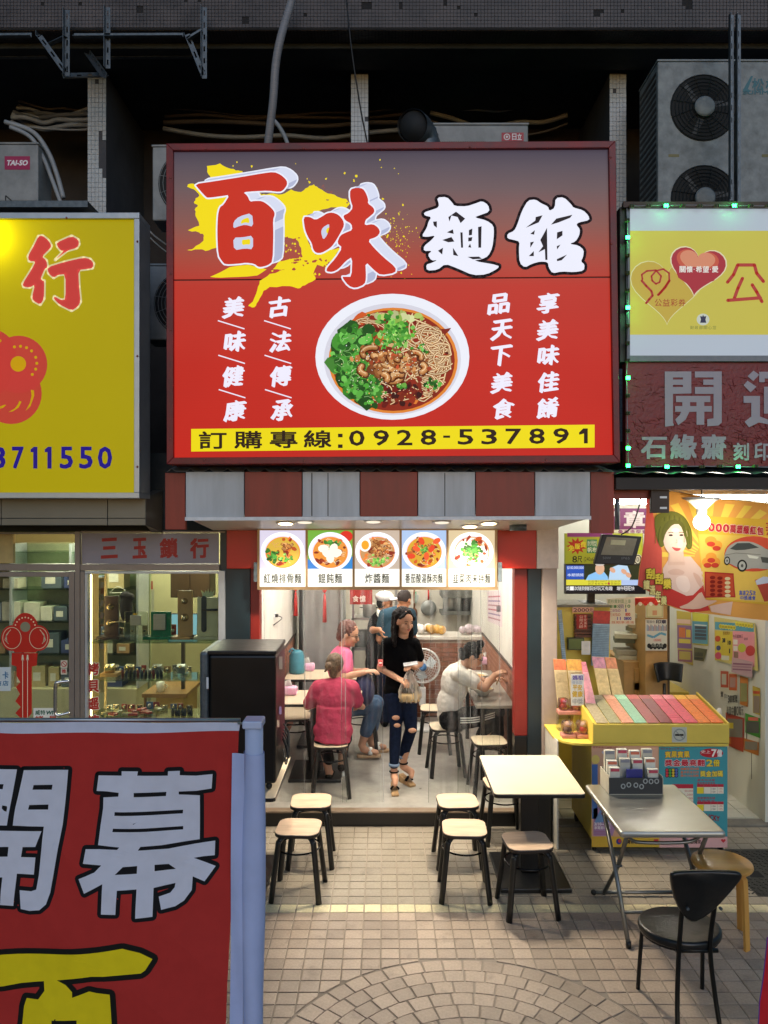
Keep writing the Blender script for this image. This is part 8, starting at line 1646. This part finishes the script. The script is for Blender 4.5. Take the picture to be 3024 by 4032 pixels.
def face(parent,c,f,up=(0,0,1),k=1.,glasses=False,lips='#9c4a44'):
    f,s_,u = frame_of(f,up);B = basis(s_,f,u);c = Vector(c)
    for e in (-1,1):
        MB().ball(c+s_*e*.033*k+f*.081*k+u*.006*k,k,10,8,(.011,.006,.0045),B).build('eye',pm('dark eye','#1c1210',.2),parent,True)
        MB().tube([c+s_*e*.016*k+f*.09*k+u*.026*k,c+s_*e*.034*k+f*.088*k+u*.031*k,c+s_*e*.052*k+f*.078*k+u*.026*k],.0025*k,5).build('eyebrow',pm('brow','#20140f',.8),parent,True)
    MB().tube([c-s_*.024*k+f*.083*k-u*.050*k,c+f*.092*k-u*.054*k,c+s_*.024*k+f*.083*k-u*.050*k],[.003,.0065,.003],6).build('mouth',pm('lips',lips,.4),parent,True)
    if glasses:
        mb = MB()
        for e in (-1,1):
            mb.tube([c+s_*e*(.034+.024*math.cos(t))*k+f*(.098-.006*abs(math.cos(t)))*k+u*(.003+.017*math.sin(t))*k for t in [2*PI*i/14 for i in range(14)]],.0025,5,closed=True)
            mb.tube([c+s_*e*.058*k+f*.09*k+u*.006*k,c+s_*e*.082*k+f*.0*k+u*.004*k],.0025,5)
        mb.tube([c-s_*.012*k+f*.1*k+u*.004*k,c+s_*.012*k+f*.1*k+u*.004*k],.0025,5);mb.build('glasses',pm('spectacle frame','#171515',.3),parent,True)
def hand(mb,w,d,n_,side=1,curl=.5,k=1.):
    """palm, four curling fingers of unequal length and a thumb leaving the side of the palm; d along the hand, n_ towards the palm side"""
    w = Vector(w);d = Vector(d).normalized();n_ = Vector(n_);n_ = (n_-d*n_.dot(d)).normalized();s_ = d.cross(n_)*side
    for i,ln in enumerate((.068,.078,.073,.058)):
        o = s_*(.027-.018*i)*k;kn = w+d*(.082-.004*abs(i-1))*k+o;mb.cap(w+o*.6+d*.01*k,kn,.0145*k,.0115*k)
        p = kn;a = curl*.6;r_ = .0098*k
        for seg in (.45,.32,.23):
            q = p+(d*math.cos(a)+n_*math.sin(a))*ln*seg*k;mb.cap(p,q,r_,r_*.88);p = q;r_ *= .88;a += curl
    t0 = w+d*.022*k+s_*.026*k;t1 = t0+(d*.55+s_*.7+n_*.35).normalized()*.038*k;t2 = t1+(d*.85+s_*.15+n_*.5).normalized()*.034*k
    mb.cap(t0-s_*.01*k,t1,.0145*k,.0115*k);mb.cap(t1,t2,.0112*k,.009*k)
M_skin = pm('skin','#c39274',.5,var=.07,scale=30,spec=.4);M_skin2 = pm('tanned skin','#b07d5e',.5,var=.08,scale=30,spec=.4)
M_hairb = pm('dark brown hair','#100907',.6,var=.4,scale=60,stretch=(1,1,.12),bump=.6,spec=.15)
M_hairr = pm('reddish brown hair','#5a3128',.45,var=.4,scale=60,bump=.6);M_hairk = pm('black hair','#0c0a09',.65,var=.4,scale=60,bump=.6,spec=.15)
M_hairo = pm('streaked brown hair','#6d5236',.5,var=.5,scale=50,var2='#3a281b',bump=.6)
M_pink = pm('pink tee','#a82e4e',.85,var=.1,scale=14,bump=.35);M_pinkl = pm('light pink polo','#e06a93',.85,var=.08,scale=14,bump=.3)
M_blackc = pm('black cloth','#070708',.95,spec=.1,var=.2,scale=14,bump=.4);M_jean = pm('dark denim','#131b2e',.95,spec=.1,var=.35,scale=26,bump=.3);M_jeanb = pm('blue denim','#37516f',.9,var=.25,scale=20,bump=.3)
M_whitec = pm('white shirt cloth','#cfc9be',.85,var=.06,scale=10,bump=.4);M_tealc = pm('teal tee','#1f4152',.85,var=.12,scale=12,bump=.3)
def person(label,base): return thing('person',label,'person',base)
# --- woman in black standing in the doorway
Y_ = 7.15;w1 = person('person in black top and ripped jeans standing with a plastic bag and phone',(P3(870,1270,7.1).x,7.1,FZ))
hc = P3(893,296,7.10);hf = (.5,-.82,-.22);nk = P3(884,398,7.15)
SL,SR = P3(793,432,7.13),P3(948,432,7.17);EL,ER = P3(752,572,7.22),P3(985,545,7.25);WL,WR = P3(858,638,6.99),P3(955,572,7.03)
HL,HR = P3(832,740,7.13),P3(912,740,7.17);KL,KR = P3(842,915,7.06),P3(933,935,7.12);AL,AR = P3(832,1180,7.06),P3(887,1130,7.28)
mb = MB();head(mb,hc,hf,k=.98);chain(mb,(hc-Vector((0,-.02,.06)),.05),(nk,.05),(P3(874,450,7.17),.05))
chain(mb,(P3(872,460,7.16),.07),(P3(870,600,7.16),.06),(P3(872,720,7.16),.07))
for S,E,W_ in ((SL,EL,WL),(SR,ER,WR)): chain(mb,(P3(870,440,7.15),.05),(S,.045),(E,.037),(W_,.026))
for H,K,A in ((HL,KL,AL),(HR,KR,AR)): chain(mb,(H,.075),(K,.048),((K+A)/2+Vector((0,.012,.03)),.046),(A,.032))
hand(mb,WL,(P3(898,655,6.93)-WL),(.1,.2,-1),1,.75);hand(mb,WR,(P3(915,560,6.96)-WR),(0,-.2,-.9),-1,.7)
for A,T in ((AL,P3(838,1262,6.93)),(AR,P3(935,1215,7.17))): chain(mb,(A,.033),(A+Vector((0,.01,-.05)),.034),(T+Vector((0,.03,.03)),.032),(T,.024)); 
flesh('body',mb,M_skin,w1,.006,2);face(w1,hc,hf,k=.98,lips='#a8504a')
mb = MB();mb.ball(P3(872,520,7.15),1,18,12,(.155,.105,.2));mb.ball(P3(868,655,7.15),1,18,12,(.142,.105,.17));chain(mb,(SL,.062),(P3(872,425,7.15),.075),(SR,.062))
chain(mb,(SL,.066),(SL*.35+EL*.65,.062));chain(mb,(SR,.066),(SR*.35+ER*.65,.064));mb.cap(P3(830,700,7.15),P3(918,700,7.15),.10,.10)
flesh('top',mb,M_blackc,w1,.008,4)
mb = MB();mb.cap(P3(838,728,7.15),P3(908,728,7.16),.098,.098)
for H,K,A in ((HL,KL,AL),(HR,KR,AR)): chain(mb,(H,.092),((H+K)/2,.076),(K,.058),((K+A)/2+Vector((0,.012,.03)),.055),(A+Vector((0,0,.05)),.043))
flesh('jeans',mb,M_jean,w1,.007,3)
for c_,r_ in ((KL+Vector((.0,-.052,.085)),.036),(KL+Vector((.012,-.052,.015)),.032),(KR+Vector((.01,-.052,.0)),.038)): MB().ball(c_,r_,12,8,(1,.35,.62)).build('ripped_patch',M_skin,w1,True)
for A in (AL,AR): MB().tube([A+Vector((0,0,.04)),A+Vector((0,0,.065))],.049,16).build('rolled_cuff',pm('pale denim','#7487a0',.9),w1,True)
mb = MB();f_,s_,u_ = frame_of(hf);B = basis(s_,f_,u_)
mb.ball(hc+u_*.042-f_*.036,1,18,12,(.085,.096,.088),B);mb.cap(hc+u_*.10+f_*.035-s_*.01,hc+u_*.03+f_*.045-s_*.078,.022,.014);mb.cap(hc+u_*.10+f_*.035-s_*.01,hc+u_*.05+f_*.04+s_*.076,.02,.014)
for a,e,r0,r1 in ((-.082,-.012,.022,.02),(-.08,-.05,.034,.028),(-.045,-.085,.04,.032),(.02,-.095,.04,.028),(.07,-.07,.034,.026),(.086,-.025,.02,.018)):
    top = hc+s_*a*.85+f_*e+u_*.05;mb.cap(top,hc+s_*a*1.0+f_*e*.9-Vector((0,0,.08)),r0*1.1,r0);mb.cap(hc+s_*a*1.0+f_*e*.9-Vector((0,0,.08)),hc+s_*a*1.1+f_*e*.8-Vector((0,0,.22)),r0,r1)
o = flesh('hair',mb,M_hairb,w1,.006,1);txh = bpy.data.textures.new('long strands','CLOUDS');txh.noise_scale = .018;md = o.modifiers.new('strands','DISPLACE');md.texture = txh;md.strength = .014;md.mid_level = .5
for A,T in ((AL,P3(838,1262,6.93)),(AR,P3(935,1215,7.17))):
    d = Vector((T.x-A.x,T.y-A.y,0)).normalized();s2 = Vector((d.y,-d.x,0));hl = Vector((A.x,A.y,FZ))-d*.04;tz = T+Vector((0,0,0));tip = Vector((T.x,T.y,FZ))+d*.03
    MB().add([hl-s2*.03,hl+s2*.03,tip+s2*.034,tip-s2*.034,hl-s2*.028+Vector((0,0,.075)),hl+s2*.028+Vector((0,0,.075)),tip+s2*.034+Vector((0,0,.022)),tip-s2*.034+Vector((0,0,.022))],[(0,3,2,1),(4,5,6,7),(0,1,5,4),(1,2,6,5),(2,3,7,6),(3,0,4,7)]).build('wedge_sole',pm('rope wedge','#a5845c',.8,var=.2,scale=40),w1,bevel=.008)
    m_ = (hl+tip)/2+d*.03+Vector((0,0,.065));MB().tube(smooth_path([m_-s2*.038-Vector((0,0,.02)),m_+Vector((0,0,.012)),m_+s2*.038-Vector((0,0,.02))],5),.018,8,flat=.5).build('toe_strap',M_blackc,w1,True)
    MB().tube([A+Vector((.038*math.cos(t),.038*math.sin(t),-.012)) for t in [2*PI*i/16 for i in range(16)]],.007,6,closed=True).build('ankle_strap',M_blackc,w1,True)
bag = thing('plastic_bag','translucent plastic takeaway bag hanging from the hand of the person in black','bag',tuple(P3(925,775,6.93)))
Mbag = glassmat('bag film','#f2efe8',.12,.3,haze=.5)
def bagf(u,v):
    a = 2*PI*u;z_ = v;wd = .105*(1-.78*max(0,v-.35)/.65)*(1 if v > .08 else .86);c_ = P3(925,775-185*v,6.94)
    return c_+Vector((wd*math.cos(a)*(1+.06*math.sin(5*a+7*v)),wd*.62*math.sin(a)*(1+.08*math.sin(4*a)),0))
MB().grid(bagf,28,14).build('film',Mbag,bag,True)
for dx in (-.045,.0,.048): MB().lathe([(.045,0),(.05,.05),(.048,.058),(.01,.06)],P3(925,772,6.94)+Vector((dx,.01*(dx != 0),.004)),16).build('food_tub',pm('food tub','#d9bd8c',.4,var=.15),bag,True)
ph = thing('phone','white phone held in the hand of the person in black','phone',tuple(P3(935,548,6.95)))
c_ = P3(930,549,6.955);MB().box(-.065,.065,-.035,.035,-.004,.004,Matrix.Translation(c_) @ Matrix.Rotation(R(-8),4,'Y') @ Matrix.Rotation(R(15),4,'X')).build('body',pm('white phone','#b9b7b8',.2),ph,bevel=.003)
# --- person in pink tee, seen from behind, on the near stool
Y_ = 7.0;w2 = person('person in dark pink tee sitting on a stool with back to the street',(P3(460,1020,7.0).x,7.0,FZ))
hc = P3(480,562,7.06);hf = (.15,.97,-.2);mb = MB();head(mb,hc,hf,k=.93);chain(mb,(hc-Vector((0,0,.05)),.045),(P3(483,655,7.04),.05))
S1,S2 = P3(385,690,7.02),P3(580,690,7.02);E1,E2 = P3(318,800,7.1),P3(618,790,7.1);W1,W2 = P3(345,800,7.32),P3(645,805,7.32)
chain(mb,(P3(483,700,7.03),.07),(P3(475,850,7.02),.07),(P3(465,980,7.03),.07))
for S,E,W_ in ((S1,E1,W1),(S2,E2,W2)): chain(mb,(P3(483,690,7.02),.045),(S,.045),(E,.038),(W_,.028))
hand(mb,W1,(.6,.8,-.1),(0,0,-1),-1,.5);hand(mb,W2,(-.5,.8,-.1),(0,0,-1),1,.5)
K1,K2 = P3(405,985,7.45),P3(535,985,7.45);A1,A2 = P3(445,1190,7.35),P3(520,1130,7.5)
for H,K,A in ((P3(415,985,7.02),K1,A1),(P3(520,985,7.02),K2,A2)): chain(mb,(H,.085),(K,.055),(A,.036),(A+Vector((0,.0,-.03)),.034),(A+Vector((.02,.12,-.05)),.026))
flesh('body',mb,M_skin,w2,.007,2)
mb = MB();mb.ball(P3(484,750,7.02),1,18,12,(.175,.12,.18));mb.ball(P3(472,880,7.01),1,18,12,(.165,.125,.22));mb.cap(P3(415,940,7.0),P3(525,940,7.0),.10,.10)
chain(mb,(S1,.07),(P3(484,680,7.02),.085),(S2,.07));chain(mb,(S1,.072),(S1*.2+E1*.8,.064));chain(mb,(S2,.072),(S2*.2+E2*.8,.062))
mb.tube([P3(476,800,7.01),P3(470,935,7.0),P3(466,1005,7.0)],[.16,.165,.172],20,flat=.75,up=(0,1,0))
o = flesh('tee_shirt',mb,M_pink,w2,.008,4)
tx = bpy.data.textures.new('cloth folds','CLOUDS');tx.noise_scale = .09;md = o.modifiers.new('folds','DISPLACE');md.texture = tx;md.strength = .022;md.mid_level = .5
mb = MB()
for H,K,A in ((P3(415,985,7.02),K1,A1),(P3(520,985,7.02),K2,A2)): chain(mb,(H,.10),(K,.075),(A+Vector((0,0,.12)),.055))
flesh('trousers',mb,M_blackc,w2,.008,3)
for A in (A1,A2):
    mb = MB();chain(mb,(A+Vector((0,-.02,-.05)),.04),(A+Vector((.02,.14,-.06)),.036));flesh('shoe',mb,M_blackc,w2,.008,2);box('shoe_sole',M_trim,A.x-.04,A.x+.05,A.y-.07,A.y+.18,FZ,FZ+.022,w2,bevel=.008)
mb = MB();f_,s_,u_ = frame_of(hf);B = basis(s_,f_,u_);mb.ball(hc+u_*.028-f_*.012,1,18,12,(.084,.098,.094),B);mb.cap(hc-f_*.06,hc-u_*.075-f_*.045,.055,.035)
mb.ball(hc-f_*.115-u_*.0-s_*.035,.034,10,8);mb.cap(hc-f_*.12-s_*.035-u_*.01,hc-f_*.13-s_*.06-u_*.05,.02,.009)
o = flesh('hair',mb,M_hairo,w2,.006,2);md = o.modifiers.new('strands','DISPLACE');tx2 = bpy.data.textures.new('hair strands','CLOUDS');tx2.noise_scale = .02;md.texture = tx2;md.strength = .012;md.mid_level = .5
# --- person in light pink polo, in profile, farther back
w3 = person('person in light pink polo shirt and glasses sitting in profile at the back table',(P3(560,900,8.1).x,8.1,FZ))
hc = P3(565,372,8.05);hf = (.93,-.25,-.28);mb = MB();head(mb,hc,hf,k=1.08);nk = P3(530,455,8.1);chain(mb,(hc-Vector((.03,0,.05)),.055),(nk,.058))
S1,S2 = P3(545,500,7.95),P3(500,490,8.25);E1,E2 = P3(540,625,7.85),P3(590,600,8.3);W1,W2 = P3(655,600,7.86),P3(670,590,8.1)
chain(mb,(P3(515,520,8.1),.08),(P3(510,680,8.12),.08),(P3(520,790,8.12),.08))
for S,E,W_ in ((S1,E1,W1),(S2,E2,W2)): chain(mb,(P3(515,510,8.1),.06),(S,.05),(E,.042),(W_,.03))
hand(mb,W1,(1,.1,.15),(0,.1,-1),1,.55);hand(mb,W2,(1,-.3,.1),(0,0,-1),-1,.5)
K1,K2 = P3(715,800,8.0),P3(725,780,8.2);A1,A2 = P3(640,1030,7.98),P3(690,1000,8.22)
for K,A in ((K1,A1),(K2,A2)): chain(mb,(P3(540,800,K.y),.09),(K,.062),(A,.04),(A+Vector((.02,0,-.05)),.036),(A+Vector((.15,-.02,-.07)),.028))
flesh('body',mb,M_skin,w3,.007,2);face(w3,hc,hf,k=1.08,glasses=True)
mb = MB();mb.ball(P3(512,560,8.1),1,18,12,(.14,.17,.2));mb.ball(P3(512,710,8.12),1,18,12,(.15,.17,.19));chain(mb,(S1,.07),(P3(522,480,8.1),.085),(S2,.07));chain(mb,(S1,.074),(S1*.35+E1*.65,.068));chain(mb,(S2,.074),(S2*.4+E2*.6,.064));mb.cap(nk-Vector((0,0,.01)),nk+Vector((.02,0,.02)),.066,.06)
flesh('polo_shirt',mb,M_pinkl,w3,.008,4)
mb = MB()
for K,A in ((K1,A1),(K2,A2)): chain(mb,(P3(535,800,K.y),.115),(K,.085),(K*.35+A*.65,.07))
flesh('jeans',mb,M_jeanb,w3,.008,3)
mb = MB();f_,s_,u_ = frame_of(hf);B = basis(s_,f_,u_);mb.ball(hc+u_*.04-f_*.03,1.08,18,12,(.09,.10,.098),B);mb.ball(hc-f_*.075-u_*.03,1.08,14,10,(.072,.05,.07),B)
o = flesh('hair',mb,M_hairr,w3,.006,2);md = o.modifiers.new('strands','DISPLACE');md.texture = tx2;md.strength = .018;md.mid_level = .5
for A in (A1,A2):
    MB().prism([Vector((x,y,A.z-.125)) for x,y in rrect(A.x-.05,A.x+.2,A.y-.055,A.y+.035,.03,4)],(0,0,.03)).build('sandal_sole',pm('tan sole','#a88a68',.7),w3,bevel=.008)
    MB().tube(smooth_path([A+Vector((.09,-.05,-.09)),A+Vector((.09,-.01,-.025)),A+Vector((.09,.035,-.09))],5),.022,8,flat=.4).build('sandal_strap',M_porc,w3,True)
t = thing('shoulder_bag','dark blue bag on the lap of the person in the pink polo','bag',tuple(P3(655,760,7.92)));mb = MB();mb.ball(P3(655,705,7.9),1,14,10,(.11,.08,.17));o = flesh('pouch',mb,pm('navy nylon','#20264f',.6,var=.2,scale=12,bump=.4),t,.012,2)
MB().tube(smooth_path([P3(610,650,7.86),P3(640,600,7.84),P3(690,620,7.86),P3(705,680,7.88)],6),.01,6).build('strap',pm('navy strap','#1b2044',.7),t,True)
# --- diner in white shirt at the eating bar, profile
w4 = person('person in white shirt and glasses eating at the bar by the right wall',(P3(1150,920,7.55).x,7.55,FZ))
hc = P3(1300,500,7.5);hf = (.85,-.12,-.45);mb = MB();head(mb,hc,hf,k=1.02);nk = P3(1240,560,7.53);chain(mb,(hc-Vector((.03,0,.04)),.052),(nk,.055))
S1,S2 = P3(1215,610,7.42),P3(1205,590,7.68);E1,E2 = P3(1370,690,7.34),P3(1370,660,7.75);W1,W2 = P3(1430,615,7.42),P3(1425,640,7.66)
chain(mb,(P3(1195,620,7.55),.07),(P3(1165,750,7.55),.07),(P3(1165,880,7.55),.07))
for S,E,W_ in ((S1,E1,W1),(S2,E2,W2)): chain(mb,(P3(1195,610,7.55),.06),(S,.05),(E,.043),(W_,.03))
hand(mb,W1,(.8,.1,.35),(.2,.3,-.9),1,.8);hand(mb,W2,(.8,-.1,.1),(.1,-.2,-.9),-1,.7)
K1,K2 = P3(1430,850,7.45),P3(1440,835,7.65);A1,A2 = P3(1450,1000,7.45),P3(1350,1010,7.75)
for K,A in ((K1,A1),(K2,A2)): chain(mb,(P3(1170,880,K.y),.09),(K,.06),(A,.04),(A+Vector((.1,0,-.04)),.03))
flesh('body',mb,M_skin,w4,.007,2);face(w4,hc,hf,k=1.02,glasses=True)
mb = MB();mb.ball(P3(1190,670,7.55),1,18,12,(.135,.165,.2));mb.ball(P3(1165,790,7.55),1,18,12,(.13,.165,.22));mb.ball(P3(1165,850,7.55),1,18,12,(.13,.165,.13));chain(mb,(S1,.07),(P3(1215,590,7.55),.08),(S2,.07));chain(mb,(S1,.078),(S1*.42+E1*.58,.07));chain(mb,(S2,.076),(S2*.45+E2*.55,.066));mb.cap(nk,nk+Vector((.02,0,.015)),.064,.06)
o = flesh('shirt',mb,M_whitec,w4,.008,4);md = o.modifiers.new('folds','DISPLACE');md.texture = tx;md.strength = .02;md.mid_level = .5
mb = MB();mb.cap(P3(1170,880,7.45),P3(1170,880,7.65),.12,.12)
for K,A in ((K1,A1),(K2,A2)): chain(mb,(P3(1180,880,K.y),.115),(K,.085),(A+Vector((0,0,.06)),.06))
flesh('track_pants',mb,M_blackc,w4,.008,3)
for k in range(3): MB().tube(smooth_path([P3(1225,872+k*13,7.34),P3(1320,868+k*13,7.35),P3(1430,838+k*13,7.365)],5),.006,5).build('stripe',M_porc,w4,True)
for A in (A1,A2):
    mb = MB();chain(mb,(A+Vector((-.02,0,-.03)),.042),(A+Vector((.15,0,-.05)),.036));flesh('shoe',mb,M_blackc,w4,.008,2)
mb = MB();f_,s_,u_ = frame_of(hf);B = basis(s_,f_,u_);mb.ball(hc+u_*.035-f_*.022,1.02,18,12,(.088,.098,.094),B);mb.ball(hc-f_*.08-u_*.03,1,14,10,(.062,.05,.062),B);mb.ball(hc+u_*.135+f_*.01,.042,12,8);mb.ball(hc-f_*.12-u_*.01,.03,10,8)
o = flesh('hair',mb,M_hairk,w4,.006,2);md = o.modifiers.new('strands','DISPLACE');md.texture = tx2;md.strength = .012;md.mid_level = .5
t = thing('chopsticks','pair of chopsticks in the hand of the diner in white','chopsticks',tuple(P3(1440,630,7.4))); 
for k in (0,1): MB().tube([P3(1475,590+k*8,7.40+k*.01),P3(1440,665+k*6,7.55)],.004,6).build('chopstick',pm('bamboo','#a8824c',.6),t,True)
# --- cook with white cap and helper in teal tee, in the kitchen doorway
w5 = person('cook in black with white flat cap facing right in the kitchen doorway',(P3(750,700,9.4).x,9.4,FZ))
hc = P3(780,185,9.4);hf = (.9,-.25,-.3);mb = MB();head(mb,hc,hf);chain(mb,(hc-Vector((.02,0,.05)),.05),(P3(745,260,9.4),.055))
S1,S2 = P3(725,285,9.28),P3(735,285,9.52);E1,E2 = P3(705,350,9.15),P3(760,360,9.5);W1,W2 = P3(745,345,8.98),P3(800,360,9.3)
chain(mb,(P3(735,300,9.4),.08),(P3(730,520,9.4),.08),(P3(730,560,9.4),.08),(P3(735,780,9.4),.08),(Vector((P3(735,780,9.4).x,9.4,FZ+.06)),.06))
for S,E,W_ in ((S1,E1,W1),(S2,E2,W2)): chain(mb,(S,.05),(E,.042),(W_,.03))
hand(mb,W1,(.4,-.3,-.8),(.5,0,0),1,.6);hand(mb,W2,(.8,-.3,-.2),(0,0,-1),-1,.6)
flesh('body',mb,M_skin2,w5,.008,2);face(w5,hc,hf)
mb = MB();mb.ball(P3(735,350,9.4),1,16,12,(.13,.17,.22));mb.ball(P3(730,470,9.4),1,16,12,(.14,.17,.24));chain(mb,(S1,.07),(P3(740,275,9.4),.08),(S2,.07));chain(mb,(S1,.072),(S1*.4+E1*.6,.064));flesh('top',mb,M_blackc,w5,.009,3)
mb = MB();chain(mb,(P3(730,540,9.4),.15),(P3(735,780,9.4),.11),(Vector((P3(735,780,9.4).x,9.4,FZ+.1)),.09));flesh('trousers',mb,M_blackc,w5,.01,2)
mb = MB();mb.ball(hc+Vector((-.01,0,.07)),1,16,10,(.115,.105,.075));mb.ball(hc+Vector((.10,-.03,.045)),1,14,8,(.07,.085,.022));flesh('flat_cap',mb,pm('white cap','#d5d5d5',.8),w5,.007,2)
mb = MB();mb.ball(hc+Vector((-.05,.0,.0)),1,14,10,(.06,.085,.075));flesh('hair',mb,M_hairk,w5,.008,1)
mb = MB();chain(mb,(P3(740,240,9.27),.03),(P3(748,330,9.22),.03));flesh('towel',mb,M_porc,w5,.01,2)
w6 = person('helper in teal tee seen from behind, beside the cook in the kitchen doorway',(P3(830,600,9.2).x,9.2,FZ))
hc = P3(893,168,9.15);hf = (.55,.8,-.35);mb = MB();head(mb,hc,hf);chain(mb,(hc-Vector((.01,0,.05)),.055),(P3(865,235,9.18),.06))
S1,S2 = P3(780,260,9.15),P3(925,255,9.25);E1,E2 = P3(745,400,9.2),P3(945,400,9.35)
chain(mb,(P3(850,290,9.2),.09),(P3(835,500,9.2),.08),(P3(825,600,9.2),.08))
for S,E,W_ in ((S1,E1,P3(800,470,9.4)),(S2,E2,P3(930,450,9.5))): chain(mb,(P3(850,265,9.2),.07),(S,.055),(E,.045),(W_,.03))
hand(mb,P3(800,470,9.4),(.4,.8,0),(0,0,-1),-1,.5)
for dx in (-40,40): chain(mb,(P3(825+dx,620,9.2),.1),(P3(815+dx,800,9.2),.06),(Vector((P3(815+dx,900,9.2).x,9.2,FZ+.06)),.04))
flesh('body',mb,M_skin2,w6,.008,2)
mb = MB();mb.ball(P3(850,350,9.2),1,18,12,(.2,.13,.27));mb.ball(P3(835,510,9.2),1,18,12,(.18,.13,.25));chain(mb,(S1,.08),(P3(862,245,9.19),.09),(S2,.08));chain(mb,(S1,.082),(S1*.35+E1*.65,.075));chain(mb,(S2,.082),(S2*.35+E2*.65,.075));o = flesh('tee_shirt',mb,M_tealc,w6,.009,4)
mb = MB();mb.cap(P3(790,620,9.2),P3(860,620,9.2),.13,.13)
for dx in (-40,40): chain(mb,(P3(825+dx,620,9.2),.125),(P3(815+dx,800,9.2),.085),(Vector((P3(815+dx,900,9.2).x,9.2,FZ+.08)),.065))
flesh('jeans',mb,M_jean,w6,.009,2)
for dx in (-40,40): b_ = P3(815+dx,900,9.2);mb = MB();chain(mb,(Vector((b_.x,9.17,FZ+.045)),.045),(Vector((b_.x+.03,9.34,FZ+.035)),.035));flesh('shoe',mb,M_blackc,w6,.009,2)
mb = MB();f_,s_,u_ = frame_of(hf);B = basis(s_,f_,u_);mb.ball(hc+u_*.032-f_*.014,1,18,12,(.081,.095,.092),B);flesh('hair',mb,pm('cropped hair','#2b2320',.7,var=.3,scale=90,bump=.5),w6,.006,1)
